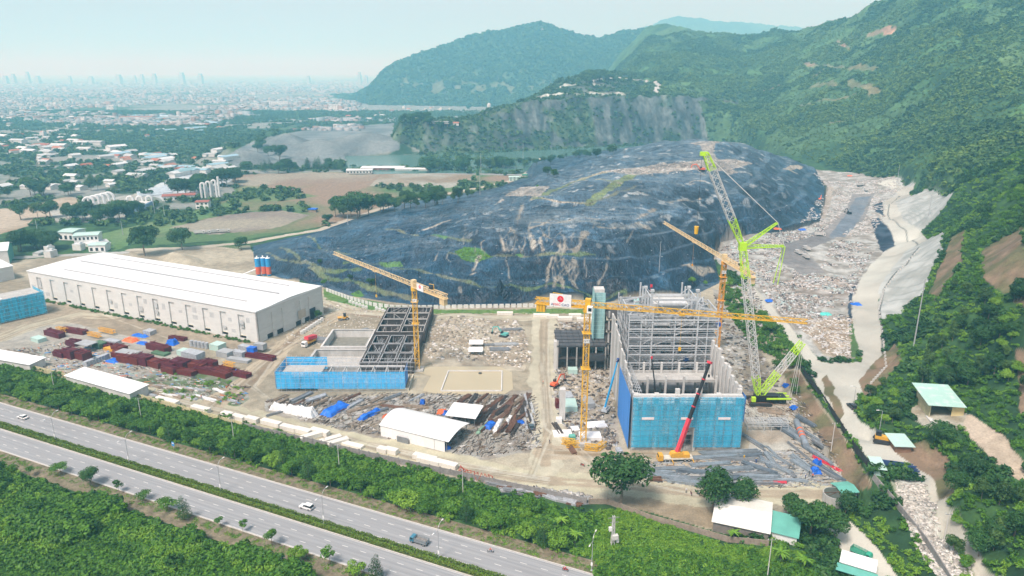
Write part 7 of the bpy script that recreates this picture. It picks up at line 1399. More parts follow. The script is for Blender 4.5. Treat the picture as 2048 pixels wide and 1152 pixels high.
for k in range(9): b = W(921 + k * 7, 948 + k * 1.6); mb = MB(); mb.bar((-.9, 0, 0), (0, 0, 2.2), .14).bar((.9, 0, 0), (0, 0, 2.2), .14).bar((-.9, 1.8, 0), (0, 1.8, 2.2), .14).bar((.9, 1.8, 0), (0, 1.8, 2.2), .14).bar((0, -.2, 2.2), (0, 2, 2.2), .14).bar((-.5, 0, 1.1), (.5, 0, 1.1), .1); o = mb.build('red_trestle', mat('red_oxide', (.42, .07, .04), .7, .2, 1), None, b, k * .5); tag(o, 'red-oxide steel trestle in the cluster beside the boundary wall', 'trestle', 'red trestles by the boundary wall')
for i in range(22): bundle(985 + i * 8.6, 972 + i * 1.8 + random.uniform(-9, 5), random.uniform(4, 8), random.uniform(1.4, 2.6), random.uniform(.5, 1.1), random.choice((-25, -20, 10, -32)), (SHEET, STEEL_G, SILV, RUST)[i % 4], 'grey formwork panel pack in the strip above the dark block wall', 'panel_pack', 'panel pack', group='panel packs above the block wall', n=5)
# loose debris: nobody could count it
def debris(name, pts, label, palette, smin, smax, seed=3, hmax=.5, long_=False, cat='debris', ang=None):
    r = np.random.RandomState(seed); n = len(pts); L = r.uniform(smin, smax, n) * (1.5 if long_ else 1); w = r.uniform(.07, .24, n) if long_ else L * r.uniform(.4, 1, n); h = r.uniform(.05, hmax, n); L = np.minimum(L * np.exp(r.normal(0, .45, n)), 3.2 if long_ else 2.6); t = r.uniform(0, 6.283, n) if ang is None else np.radians(r.normal(ang, 28, n)); c, s = np.cos(t), np.sin(t); V = np.zeros((n, 8, 3))
    for k, (x, y, z) in enumerate([(-1, -1, 0), (1, -1, 0), (1, 1, 0), (-1, 1, 0), (-1, -1, 1), (1, -1, 1), (1, 1, 1), (-1, 1, 1)]):
        u = x * L / 2 * r.uniform(.7, 1, n); v = y * w / 2 * r.uniform(.7, 1, n); V[:, k, 0] = pts[:, 0] + u * c - v * s; V[:, k, 1] = pts[:, 1] + u * s + v * c; V[:, k, 2] = pts[:, 2] - .05 + z * h * r.uniform(.5, 1.2, n) + (x * r.normal(0, .12, n) * L * .3 + .05 if z else 0)
    base = np.array([(4, 5, 6, 7), (0, 1, 5, 4), (1, 2, 6, 5), (2, 3, 7, 6), (3, 0, 4, 7)]); F = (np.arange(n)[:, None, None] * 8 + base[None]).reshape(-1, 4); pn = fbm(pts[:, 0], pts[:, 1], 16, 3, seed); pi = np.where(r.rand(n) < .55, (pn * 3 * len(palette)).astype(int) % len(palette), r.randint(0, len(palette), n)); P = np.array(palette)[pi] * r.uniform(.7, 1.15, (n, 1)); col = np.repeat(np.clip(P, 0, .85), 8, 0)
    o = numesh(name, V.reshape(-1, 3), F, MATS.get('debris_surface') or vmat('debris_surface', .7, .25, 1, 4, .12, 0), col); return tag(o, label, cat, kind='stuff')
SP = [(.30,.28,.25),(.36,.36,.35),(.2,.17,.14),(.08,.07,.06),(.28,.24,.18),(.5,.5,.48),(.18,.19,.2),(.12,.08,.055),(.07,.07,.07)]
debris('site_debris', area_points([(530,800),(760,786),(1070,790),(1085,895),(960,915),(760,872),(620,845)], 7000), 'scattered planks and offcuts before the netted building and white hall', SP, .5, 2.4, 1, .4, True, ang=55)
debris('site_debris', area_points([(1195,935),(1300,925),(1500,905),(1590,900),(1690,965),(1640,975),(1400,975),(1200,950)], 2600), 'scattered steel offcuts around the galvanised bundles', [(.28,.31,.33),(.2,.22,.24),(.36,.38,.39),(.08,.08,.08),(.24,.18,.13)], .5, 2.6, 2, .3, True, ang=10)
debris('site_debris', area_points([(1110,645),(1215,645),(1235,900),(1150,900),(1105,800)], 3000), 'scattered rubble and boards around the yellow crane and the formwork block', SP, .4, 1.8, 3, .5)
debris('site_debris', area_points([(860,640),(1040,640),(1065,720),(1040,735),(850,715),(840,660)], 1300), 'broken concrete and boards on the mound behind the mud pond', [(.42,.38,.31),(.5,.47,.42),(.25,.22,.18),(.6,.58,.54),(.33,.28,.21)], .5, 2.2, 4, .5)
debris('site_debris', area_points([(0,700),(180,680),(330,745),(500,775),(480,812),(330,790),(60,740)], 5200), 'scattered sheets and timber in the overgrown storage yard', SP + [(.6,.2,.1),(.1,.3,.6),(.55,.55,.55),(.3,.45,.4)], .5, 2.4, 5, .5, True, ang=-20)
debris('site_debris', area_points([(1480,800),(1600,790),(1690,960),(1640,960),(1560,850),(1480,830)], 1800), 'offcuts and planks at the foot of the red bank', SP, .5, 2, 6, .3, True, ang=110)
debris('site_debris', area_points([(1430,590),(1470,620),(1530,720),(1570,775),(1500,790),(1445,720)], 1300), 'scrap and timber strewn between the boiler house wall and the gully', SP, .5, 2.2, 18, .5)
debris('rubble', area_points([(930,955),(1180,990),(1190,1006),(1000,975)], 1400), 'broken concrete pieces strewn above the dark block wall', [(.5,.5,.48),(.4,.38,.35),(.25,.24,.23)], .5, 1.6, 7, .6)
debris('rubble', area_points([(640,600),(780,625),(830,632),(650,690),(560,690)], 700), 'lumps of concrete beside the dirt road at the warehouse', [(.55,.53,.48),(.45,.42,.36)], .4, 1.2, 8, .5)
debris('rubble', area_points([(1790,965),(1850,965),(1880,1080),(1950,1150),(1880,1160),(1820,1060)], 2600), 'pale rubble on the strip below the navy pipes', [(.6,.58,.54),(.5,.48,.43),(.35,.33,.3)], .3, 1.3, 9, .5)
p = area_points([(330,748),(480,748),(500,800),(430,815),(330,790),(240,758)], 420); p = p[fbm(p[:, 0], p[:, 1], 9, 3, 3) > .5]; grow('weeds', p, 'clump_bright', .9, 'green weeds growing through the storage yard', 'weeds')
p = band_pts(0, 1, 0, 1, 1); L0 = Vector((-290.2, 412.5)); e = Vector((math.cos(R(-25.3)), math.sin(R(-25.3)))); s = RNG.uniform(8, 178, 240); x = L0.x + e.x * s + e.y * RNG.uniform(.2, 3, 240); y = L0.y + e.y * s - e.x * RNG.uniform(.2, 3, 240); grow('weeds', np.stack([x, y, 0 * x], 1), 'clump_near', .85, 'weeds along the foot of the warehouse wall', 'weeds')
# trash
TP = [(.50,.51,.51),(.41,.41,.41),(.34,.32,.30),(.26,.22,.19),(.17,.145,.125),(.42,.52,.51),(.36,.42,.42),(.2,.19,.18),(.08,.08,.09),(.42,.36,.31),(.58,.57,.56),(.3,.27,.24)]
def yard_thin(X, Y): z = height(X, Y); px, py = proj(X, Y, z); k = ~inpoly(px, py, [(1560,490),(1640,470),(1690,425),(1705,388),(1748,388),(1728,440),(1665,482),(1640,545),(1600,550),(1565,520)]); return k & (fbm(X, Y, 12, 3, 6) > .42)
debris('garbage', area_points([(1435,505),(1500,470),(1640,450),(1690,470),(1750,500),(1715,560),(1705,640),(1640,640),(1560,625),(1500,560)], 30000, thin=yard_thin), 'garbage covering the near half of the trash yard', TP, .5, 1.7, 11, .7, cat='garbage')
debris('garbage', area_points([(1600,450),(1660,375),(1620,345),(1790,352),(1815,372),(1775,395),(1770,440),(1740,470),(1690,470)], 16000, thin=yard_thin), 'paler garbage spread over the far half of the trash yard', [(.5,.48,.46),(.44,.42,.4),(.33,.29,.26),(.42,.46,.46),(.55,.54,.53)], .6, 2.2, 12, .5, cat='garbage')
debris('garbage', area_points([(1560,625),(1705,640),(1700,715),(1650,705)], 2600), 'thin litter over the brown end of the trash yard', [(.6,.58,.54),(.4,.34,.27),(.3,.24,.18),(.5,.5,.5)], .4, 1.5, 13, .4, cat='litter')
debris('garbage', area_points([(1460,565),(1500,570),(1560,650),(1530,660),(1470,620)], 1500), 'litter spilling down the bank beside the boiler house', TP, .5, 1.6, 14, .5, cat='litter')
debris('garbage', area_points([(1210,345),(1300,334),(1400,320),(1500,324),(1440,342),(1300,350)], 2600), 'litter on the bare crest of the landfill', [(.5,.46,.42),(.6,.6,.58),(.3,.26,.22),(.2,.18,.17)], .6, 2, 15, .5, cat='litter')
debris('liner_weights', area_points([(560,545),(620,490),(800,430),(1000,400),(1300,430),(1560,400),(1600,430),(1420,480),(1400,570),(1000,590),(700,575)], 2600), 'dark weights and scraps dotted over the black landfill liner', [(.01,.012,.015),(.01,.012,.015),(.3,.33,.36)], .5, 1.2, 17, .35, cat='litter')
for px, py, m, l in ((1700,352,TARP_O,'orange-red tarpaulin at the far edge of the trash yard'), (1555,458,TARP_O,'orange sheet near the haul track bend in the trash yard'), (1605,460,TARP,'blue sheet near the haul track bend in the trash yard'), (1652,630,mat('cyan_sheet', (.1, .55, .5), .6, .1, 1),'bright cyan sheet on the brown end of the trash yard'), (1542,602,TARP,'blue sheet beside the pale strip road'), (1712,440+170,TARP,'small blue sheet on the white road by the fence')): tarp_heap(px, py, 6, 4, .9, 0, m, l, px)
# white pier wall at the foot of the landfill
WW = mat('white_wall', (.66, .67, .65), .7, .08, .6, dirt=(.4, .42, .38, .5)); pts = [W(*q) for q in ((652,582),(700,600),(745,612),(790,618),(830,618),(950,616),(1080,614),(1120,613),(1165,608),(1200,602))]
mb = MB(); o = empty('landfill_wall', pts[0], 0, 'low white wall with planted gaps along the foot of the landfill', 'wall'); k = 0; acc = 0
for a, b in zip(pts[:-1], pts[1:]):
    d = b - a; n = max(1, round(d.length / 3.4)); r = math.atan2(d.y, d.x)
    for i in range(n): c = a + d * ((i + .5) / n) - o.location; MB().box(c.x, c.y, 0, d.length / n * .76, .35, 2.2, r).build('wall_panel', WW, o); k += 1
for i in range(12): b = gp(700 + i * 6.5 + (i // 6) * 14, 606 + i * 2.1); tag(MB().box(0, 0, 0, 1.6, 1.6, 1.4).build('concrete_block', WW, None, b, .3), 'square white concrete block lying in the grass near the landfill wall', 'block', 'white blocks near the landfill wall')
for i in range(9): b = gp(604 + i * 5, 668 - i * 3.3); tag(MB().box(0, 0, 0, 1.5, 1.5, 1.7).build('concrete_block', WW, None, b, .6), 'square white concrete block in the row beside the warehouse end', 'block', 'white blocks at the warehouse end')
# black fence along the embankment
fp = [gp(*q) for q in ((1602,742),(1640,792),(1678,850),(1705,895),(1745,945))]; o = empty('black_fence', fp[0], 0, 'black mesh fence on the edge of the embankment above the red bank', 'fence')
for a, b in zip(fp[:-1], fp[1:]): a, b = a - fp[0], b - fp[0]; MB().bar(a + Vector((0, 0, 1.1)), b + Vector((0, 0, 1.1)), .12, 2.4).build('mesh_panel', mat('black_mesh', (.035, .038, .04), .8, .2, 1), o); [MB().box((a + (b - a) * t).x, (a + (b - a) * t).y, (a + (b - a) * t).z - .3, .25, .25, 3).build('post', BLK, o) for t in (0, .25, .5, .75)]
fp = [gp(*q) for q in ((1745,958),(1790,1010),(1850,1085),(1885,1140),(1900,1165))]; o = empty('dark_wall', fp[0], 0, 'dark wall running down to the bottom edge beside the pale rubble strip', 'wall')
for a, b in zip(fp[:-1], fp[1:]): MB().bar(a - fp[0] + Vector((0, 0, .8)), b - fp[0] + Vector((0, 0, .8)), .25, 2.4).build('wall_panel', BLOCK, o)
# drain channel kerb and guard posts along the white road
gpst = []
for seg in (((1838,500),(1800,540)),((1800,540),(1768,580)),((1768,580),(1757,620)),((1757,620),(1766,680)),((1766,680),(1772,735)),((1772,735),(1738,772))):
    for i in range(8): a, b = seg; gpst.append((a[0] + (b[0] - a[0]) * i / 8, a[1] + (b[1] - a[1]) * i / 8))
GP = MB().box(0, 0, -.2, .7, .5, 1.3).build('guard_post', CONC_L, None, gp(*gpst[0])); tag(GP, 'short concrete guard post along the outer edge of the winding white road', 'guard post', 'guard posts of the white road')
for q in gpst[1:]: c = GP.copy(); COL.objects.link(c); c.location = gp(*q)
# workers
YV, OV = cloth('yellow', (.7, .42, .04)), cloth('orange', (.7, .16, .04)); BL, DK = cloth('blue', (.05, .1, .3)), cloth('dark', (.04, .04, .06)); HY, HW = mat('yellow_helmet', (.7, .5, .05), .4, .05, 1), mat('white_helmet', (.7, .7, .7))
for px, py, t, l, he, lab in ((1488,919,YV,YV,HY,'person in yellow overalls standing among the steel bundles'), (1099,887,DK,DK,HW,'person in dark clothes walking on the dirt road at the yellow crane'), (1086,768,OV,DK,HW,'person in orange beside the crossroads above the excavator'), (403,797,OV,BL,HY,'person in an orange top on the dirt road by the weathered timber'), (1610,958,BL,DK,HW,'person in blue crouched over steel near the blue bundles'),
      (1618,950,DK,DK,HY,'person in dark clothes with a yellow helmet in the steel yard'), (1625,956,OV,DK,HY,'person in an orange vest in the steel yard'), (1512,926,BL,BL,HY,'person in blue beside the racks of galvanised steel'), (1068,980,DK,BL,HW,'person walking on the dirt road above the grey panel packs'), (1372,986,cloth('white', (.6, .6, .6)),DK,HW,'person in white on the pale dirt road right of the lone dark tree'), (955,912,DK,DK,HW,'person in dark clothes by the coiled rebar')):
    person(gp(px, py), random.uniform(0, 6), t, l, lab, 'stand', he).scale = (1.1,) * 3
for px, py, c, lab in ((1165,932,(.4,.05,.05),'red motorbike parked on the dirt road'), (1193,930,(.1,.1,.1),'black motorbike parked beside the red one on the dirt road'), (1382,989,(.3,.05,.08),'dark red motorbike on the pale dirt road'), (1397,990,(.08,.08,.1),'black motorbike on the pale dirt road between the dark trees'), (1214,890,(.15,.15,.15),'grey motorbike parked by the deep blue net'), (1219,892,(.5,.5,.5),'white motorbike parked by the deep blue net'), (1508,991,(.1,.1,.1),'black motorbike near the white-roofed shed'), (355,735,(.4,.3,.1),'')):
    if lab: m = make_bike(c, lab); m.location = gp(px, py); m.rotation_euler.z = random.uniform(0, 6)
EXCL += [[(1686,380),(1772,380),(1806,455),(1800,510),(1760,540),(1728,560),(1716,640),(1718,718),(1690,718),(1680,560),(1725,500)], [(690,285),(848,285),(848,336),(690,336)], [(990,284),(1340,262),(1340,312),(1040,322),(990,318)]]
# ------------------------------------------------------------------ what grows where the land is green
def lookup(X, Y):
    i = np.clip(np.searchsorted(yy, Y), 0, len(yy) - 1); j = np.clip(np.searchsorted(aa, X / Y), 0, len(aa) - 1); return i, j
def green_pts(poly_world, n, comps, smin=0, amt=1.25, noise=None):
    P = np.array(poly_world, float); x0, y0 = P.min(0); x1, y1 = P.max(0); X = RNG.uniform(x0, x1, n); Y = RNG.uniform(y0, y1, n); k = inpoly(X, Y, P) & (abs(X / Y) < 1.05); X, Y = X[k], Y[k]; i, j = lookup(X, Y)
    c = LAND[i, j]; k = (c[:, 1] > c[:, 0] * amt) & np.isin(GC[i, j], comps) & (ZN[i, j] == 0)
    if noise is not None: k &= noise(X, Y)
    X, Y = X[k], Y[k]; return np.stack([X, Y, height(X, Y)], 1)
def hidden(pts, lift=2.):
    'drop points that lie behind a crest as seen from above the highway'
    X, Y, Z = pts.T; ok = np.ones(len(pts), bool)
    for t in np.linspace(.35, .985, 26): ok &= height(X * t, Y * t) < HC + (Z + lift + 20 - HC) * t + 1
    return pts[ok]
hp = green_pts([(60,150),(260,150),(520,420),(520,700),(300,700),(150,480),(90,330)], 60000, (0, 1, 4)); hp = clear(hp); k = fbm(hp[:, 0], hp[:, 1], 18, 3, 8)
px_, py_ = proj(hp[:, 0], hp[:, 1], hp[:, 2]); m = (px_ > 1440) & (px_ < 2120) & (py_ < 1230) & (py_ > 250); hp, k = hp[m], k[m]; hp = hp[:, :]; d = np.hypot(hp[:, 0] - 110, hp[:, 1] - 205) > 0; 
grow('brush', hp[k < .46], 'clump_near', 1.25, 'green brush covering the lower hillside'); grow('brush', hp[(k >= .46) & (k < .58)], 'clump_bright', 1.15, 'lighter grassy brush on the lower hillside'); grow('brush', hp[k >= .58], 'clump_dark', 1.9, 'dark thickets on the lower hillside')
hp = hidden(green_pts([(100,400),(330,380),(900,600),(1500,1500),(1500,2400),(150,2400),(120,1500)], 210000, (4,), noise=lambda X, Y: (fbm(X, Y, 60, 4, 31) > .42) & (RNG.rand(len(X)) < np.clip(900 / Y, .25, 1))))
lo = hidden(green_pts([(100,400),(330,380),(900,600),(1500,1500),(1500,2400),(150,2400),(120,1500)], 120000, (4,), noise=lambda X, Y: RNG.rand(len(X)) < np.clip(700 / Y, .15, 1))); grow('low_scrub', lo, 'clump_hill', 1.7, 'low scrub and tall grass on the mountainside clearings', 'scrub')
q = fbm(hp[:, 0], hp[:, 1], 90, 4, 12); grow('hill_forest', hp[q < .5], 'clump_far', 3.4, 'dense dark forest covering the steep mountainside', 'forest'); grow('hill_forest', hp[q >= .5], 'clump_hill', 3.2, 'lighter green forest patches on the steep mountainside', 'forest')
hp = hidden(green_pts([(-300,1150),(1000,1150),(1000,2200),(-300,2200)], 26000, (3,))); grow('cliff_scrub', hp, 'clump_far', 3.2, 'scrub and trees clinging to the quarry cliffs', 'scrub')
hp = hidden(green_pts([(-1700,2500),(1800,2500),(2400,4300),(-1700,4300)], 60000, (5,))); grow('hill_forest', hp, 'clump_far', 9, 'hazy forest on the far mountain', 'forest')
hp = green_pts([(-1500,430),(200,430),(900,1300),(900,2600),(-2600,2600)], 95000, (0,), amt=1.18, noise=lambda X, Y: (Y > 620) & (fbm(X, Y, 90, 4, 66) > .30)); grow('woodland', clear(hp), 'clump_far', 3.8, 'woods and hedgerows of the hazy plain', 'woods')
# ------------------------------------------------------------------ single trees one can tell apart
def wood(px0, py0, px1, py1, n, kinds, h, label, group, spread=6, yw=8):
    for i in range(n):
        t = (i + random.random()) / n; p = ground(px0 + (px1 - px0) * t, py0 + (py1 - py0) * t); plant(random.choice(kinds), p.x + random.uniform(-spread, spread), p.y + random.uniform(-yw, yw), h * random.uniform(.75, 1.2), label, group)
for px, py, k, h, lab in ((290,512,'dark',2.0,'big dark tree behind the far end of the warehouse'), (365,500,'dark',1.5,'tree standing alone beside the dirt track behind the warehouse'), (483,500,'dark',1.0,'tree at the left corner of the landfill'), (656,448,'dark',.9,'round tree beside the landfill road in the bare field'), (650,576,'small',1.5,'bush growing at the warehouse doorway corner'), (638,638,'dark',.45,'round bush beside the dark warehouse door'),
        (742,572,'dark',.45,'round bush on the black liner bench'), (700,560,'dark',.3,'small bush on the black liner above the pale jib'), (640,528,'dark',.3,'small bush on the black liner behind the pale jib tip'), (1095,352,'dark',.9,'tree at the hairpin of the landfill road'), (1108,356,'dark',.8,'tree right of the landfill road hairpin'), (1385,568,'bright',.8,'bright green tree behind the boiler house roof'), (1412,572,'bright',.7,'lower bright green tree behind the boiler house'),
        (938,222,'dark',1.9,'tall lone tree on top of the quarry headland'), (1075,378,'small',1.,'small tree beside the mint hut on the landfill road')):
    p = ground(px, py); plant(k, p.x, p.y, h, lab)
wood(668,432,722,440,7,['dark','acacia'],1.9,'tall tree in the clump beside the bare field, left of the hedge row','clump beside the bare field',7); wood(752,428,910,405,16,['dark','acacia'],1.5,'tree in the row along the landfill road opposite the bare mound','row along the landfill road'); wood(900,408,1010,372,7,['acacia'],.9,'sparse tree at the right end of the landfill road row','right end of the landfill road row')
wood(852,344,1036,338,30,['dark','acacia'],1.65,'tall tree in the grove between the lake and the field','grove by the lake',20,30); wood(1040,332,1240,306,22,['acacia','dark'],1.1,'tree in the strip between the lake and the landfill','strip between lake and landfill',12,20)
wood(500,345,690,338,16,['pine','dark'],1.6,'dark tree in front of the grey gravel heaps','trees before the gravel heaps',12,20); wood(520,300,560,322,5,['dark'],1.9,'big tree between the gravel heaps','trees between the gravel heaps',10,14); wood(370,395,480,360,18,['dark'],1.7,'dark tree along the pale settling ponds','trees along the settling ponds',12,18)
wood(60,440,270,440,18,['dark','acacia'],1.4,'tree in the belt below the duct plant','belt below the duct plant',10,12); wood(180,450,290,425,8,['dark'],1.2,'tree against the blue basin wall of the duct plant','trees against the duct plant basin',6,8); wood(20,500,110,498,9,['dark'],1.3,'tree beside the white building with the mint roof','trees beside the mint-roofed white building',7,8); wood(0,395,200,385,14,['dark','acacia'],1.6,'tree at the edge of the bare earth strip on the left','trees by the bare earth strip',14,20)
wood(805,245,870,248,9,['dark'],1.4,'tree on the left end of the quarry headland','trees on the quarry headland',10,10); wood(1160,165,1235,162,12,['acacia'],2.2,'tree along the top of the far quarry terrace','trees on the quarry terrace',12,12)
# hillside trees, right
HT = [(1850,600),(2040,560),(2048,700),(1960,720),(1900,700),(1830,720)]
for i in range(95):
    z = random.random()
    if i < 60: px, py = random.uniform(1840, 2048), random.uniform(575, 800)
    else: px, py = random.choice(((random.uniform(1900, 2048), random.uniform(960, 1150)), (random.uniform(1850, 1960), random.uniform(850, 960)), (random.uniform(1730, 1800), random.uniform(770, 860))))
    if inpoly(np.array([px]), np.array([py]), [(1800,790),(1850,770),(1960,800),(2048,900),(2048,1010),(1900,870),(1830,860)])[0] or (px < 1870 and py < 700): continue
    if inpoly(np.array([px]), np.array([py]), [(1900,470),(1950,480),(2048,640),(1960,600)])[0]: continue
    p = ground(px, py); up = py < 800 and px > 1820; k = random.choice(('acacia', 'bright', 'dark', 'acacia')); plant(k, p.x, p.y, random.uniform(.5, .85), ('%s tree on the hillside above the mint-roofed shed' if up else '%s tree on the slope below the hillside dirt path') % {'acacia': 'slender green', 'bright': 'yellow-green', 'dark': 'dark green'}[k], ('%s hillside trees above the shed' if up else '%s trees below the dirt path') % k)
for i in range(26): px = random.uniform(1455, 1600); py = 560 + (px - 1455) * 1.25 + random.uniform(-20, 60); p = ground(px, py); plant(random.choice(('round', 'bright', 'round')), p.x, p.y, random.uniform(.5, .85), 'green tree in the gully between the boiler house and the pale strip road', 'gully trees')
p = area_points([(1440,565),(1480,590),(1560,650),(1600,720),(1560,720),(1500,690),(1455,620)], 900); grow('undergrowth', p, 'clump_near', 1.3, 'green undergrowth in the gully right of the boiler house')
p = area_points([(648,580),(700,596),(790,614),(850,620),(1200,618),(1235,626),(1000,629),(850,631),(760,625),(690,608),(648,600)], 1500); grow('grass', p, 'clump_grass', .7, 'green grass strip along the white landfill wall', 'grass')
p = area_points([(908,503),(930,494),(958,496),(986,514),(955,526),(925,520)], 260); grow('grass', p, 'clump_grass', .9, 'bright grass patch on the black liner', 'grass')
# ------------------------------------------------------------------ buildings of the middle distance
WALLW = mat('limewashed_wall', (.58, .58, .55), .8, .1, .3, objrand=.12); RTILE = mat('clay_tile_roof', (.34, .13, .08), .75, .15, .6, objrand=.15); RGREY = mat('faded_tin_roof', (.50, .53, .53), .55, .12, .3, objrand=.25); RBLUE = mat('faded_blue_roof', (.25, .40, .46), .55, .12, .3, objrand=.2)
def house_mesh(L, D, h, rise, roofm, flat=False):
    me_ = MB().box(0, 0, -1, L, D, h + 1)
    if flat: me_.box(0, 0, h + .02, L * 1.02, D * 1.02, .5).box(L * .2, 0, h + .5, L * .3, D * .5, 1.8)
    else: me_.add([(-L / 2 - .5, -D / 2 - .5, h), (L / 2 + .5, -D / 2 - .5, h), (L / 2 + .5, 0, h + rise), (-L / 2 - .5, 0, h + rise), (L / 2 + .5, D / 2 + .5, h), (-L / 2 - .5, D / 2 + .5, h)], [(0, 1, 2, 3), (3, 2, 4, 5), (0, 3, 5), (1, 4, 2)])
    o = me_.build('house', WALLW); o.data.materials.append(roofm)
    for p in o.data.polygons: 
        if p.index >= 6: p.material_index = 1
    return o
HP = [house_mesh(14, 9, 3.6, 2, RGREY), house_mesh(24, 11, 4, 2, RGREY), house_mesh(10, 8, 6.5, 0, RGREY, True), house_mesh(13, 8, 3.6, 2.2, RTILE), house_mesh(30, 14, 5, 2, RBLUE), house_mesh(9, 7, 9.5, 0, WALLW, True)]
for h_ in HP: h_.location = (0, 0, -60)
HL = ['low grey-roofed house', 'long tin-roofed shed', 'flat-roofed two-storey house', 'low house with a clay tile roof', 'long hall with a faded blue roof', 'narrow three-storey house']
AREAS = [([(0,270),(120,262),(260,300),(420,350),(330,372),(200,345),(0,330)], 62, 'among the trees left of the pale ponds', (1, 0, 3, 1)), ([(0,215),(140,200),(180,240),(60,300),(0,300)], 50, 'in the dense quarter at the left edge below the city haze', (0, 2, 5, 0)), ([(200,300),(460,290),(500,330),(380,350),(260,330)], 44, 'in the settlement before the gravel cone', (1, 0, 4, 3)), ([(180,235),(430,232),(440,262),(250,280)], 26, 'on the plain behind the settlement', (1, 4, 3)),
         ([(690,225),(800,215),(900,215),(900,232),(700,245)], 20, 'behind the lake below the far mountain', (0, 2, 3)), ([(480,205),(700,195),(720,212),(500,222)], 26, 'in the green plain left of the far mountain', (4, 1, 2)), ([(0,380),(80,360),(250,345),(280,360),(120,400)], 12, 'half hidden in the woods at the left', (0, 1)), ([(60,510),(100,500),(250,480),(260,495),(120,515)], 7, 'along the track behind the warehouse', (0, 2))]
for poly, n, where, ks in AREAS:
    P = area_points(poly, n * 40)[:n]
    for x, y, z in P:
        k = random.choice(ks); place(HP[k], (x, y, z), R(random.choice((-20, 70)) + random.uniform(-15, 15)), random.uniform(.75, 1.35) * (.6 if 'warehouse' in where else 1), HL[k] + ' ' + where, HL[k] + 's ' + where, 'house')
for h_ in HP:
    if not h_.get('used'): bpy.data.objects.remove(h_)
def far_city():
    n = 26000; Y = 1700 * (7.0 ** RNG.rand(n)); X = RNG.uniform(-.93, .15, n) * Y; px, py = proj(X, Y, 0); q = fbm(X, Y, 500, 4, 83); lim = np.where(Y < 2600, .50, .42); k = (fbm(X, Y, 330, 3, 87) > lim) & (height(X, Y) < 5) & ((px < 720) | (Y > 4500)); X, Y = X[k], Y[k]; n = len(X)
    g = np.clip(Y / 4000, .9, 2.6); L = RNG.uniform(9, 30, n) * g; D = RNG.uniform(7, 13, n) * g; h = RNG.uniform(3, 8, n) * np.where(RNG.rand(n) < .03, 2.4, 1); t = np.radians(RNG.choice([-20, 70], n) + RNG.normal(0, 6, n)); c, s = np.cos(t), np.sin(t); V = np.zeros((n, 8, 3))
    for k, (x, y, z) in enumerate([(-1, -1, 0), (1, -1, 0), (1, 1, 0), (-1, 1, 0), (-1, -1, 1), (1, -1, 1), (1, 1, 1), (-1, 1, 1)]): V[:, k, 0] = X + x * L / 2 * c - y * D / 2 * s; V[:, k, 1] = Y + x * L / 2 * s + y * D / 2 * c; V[:, k, 2] = z * h - 1 * (1 - z)
    base = np.array([(4, 5, 6, 7), (0, 1, 5, 4), (1, 2, 6, 5), (2, 3, 7, 6), (3, 0, 4, 7)]); F = (np.arange(n)[:, None, None] * 8 + base[None]).reshape(-1, 4); PAL = np.array([(.33,.34,.34),(.27,.29,.3),(.36,.36,.35),(.22,.24,.25),(.27,.2,.17),(.27,.33,.36),(.42,.43,.44)]); cc = np.repeat(PAL[RNG.randint(0, 7, n)] * RNG.uniform(.7, 1.1, (n, 1)), 8, 0)
    o = numesh('city_houses', V.reshape(-1, 3), F, MATS['debris_surface'], cc); tag(o, 'thousands of pale houses of the city spreading to the hazy horizon', 'city', kind='stuff')
far_city()
TW = mat('tower_facade', (.36, .40, .44), .7, .1, .02)
for i, (px, h, w, lab) in enumerate(((14,120,60,'broad faint tower nearest the left edge of the skyline'), (30,145,50,'faint tower second from the left edge of the skyline'), (59,175,45,'tallest faint tower at the left of the skyline'), (78,120,60,'low broad tower right of the tallest one in the skyline'), (142,115,40,'lone faint tower on the left skyline'), (184,112,60,'low faint tower block left of the skyline middle'), (240,135,70,'wide faint tower block in the skyline'),
        (272,125,28,'slim faint tower in the skyline'), (286,140,45,'faint tower right of the slim one'), (311,150,50,'clear faint tower in the middle of the skyline'), (366,165,60,'stepped faint tower in the right skyline'), (403,150,55,'faint tower right of the stepped one'), (618,120,40,'faint tower isolated towards the far mountain'), (720,170,42,'grey tower standing clear just left of the far mountain'), (733,125,40,'lower tower beside the clear grey one'))):
    h *= .8; w *= .95; p = WY(px, 170, 8800); o = empty('skyscraper', (p.x, 8800, 0), R(-20), lab, 'tower'); MB().box(0, 0, -2, w, w * .7, h * .8).build('lower_shaft', TW, o); MB().box(0, 0, h * .8 - 2, w * .75, w * .5, h * .2).build('upper_shaft', TW, o)
# named buildings
def block(px, py, L, D, h, rz, label, rm=ROOF_W, wm=None, name='building', cat='building', fl=2, n=6, rise=1.0):
    b = ground(px, py); o = empty(name, (b.x, b.y, b.z - .3), R(rz), label, cat); MB().box(L / 2, D / 2, 0, L, D, h).build('wall', wm or WALLW, o); MB().slab([(-.6, -.6, h + .1), (L + .6, -.6, h + .1), (L + .6, D / 2, h + rise), (-.6, D / 2, h + rise)], .25).slab([(-.6, D / 2, h + rise), (L + .6, D / 2, h + rise), (L + .6, D + .6, h + .1), (-.6, D + .6, h + .1)], .25).build('roof', rm, o)
    for f in range(fl):
        for i in range(n): MB().box(L * (i + .5) / n, -.02, 1 + f * h / fl, L / n * .5, .1, h / fl * .45).build('window', GLASS, o)
    return o
block(150, 494, 17, 13, 9, 16, 'white two-storey building with a mint roof behind the warehouse', TEAL_L, WHITE_P, fl=2, n=6); block(118, 480, 13, 15, 7, -8, 'lower mint-roofed wing left of the white two-storey building', TEAL_L, WHITE_P, fl=1, n=3); block(178, 504, 12, 9, 5.5, 5, 'small mint hut beside the track behind the warehouse', TEAL_L, WHITE_P, fl=1, n=3)
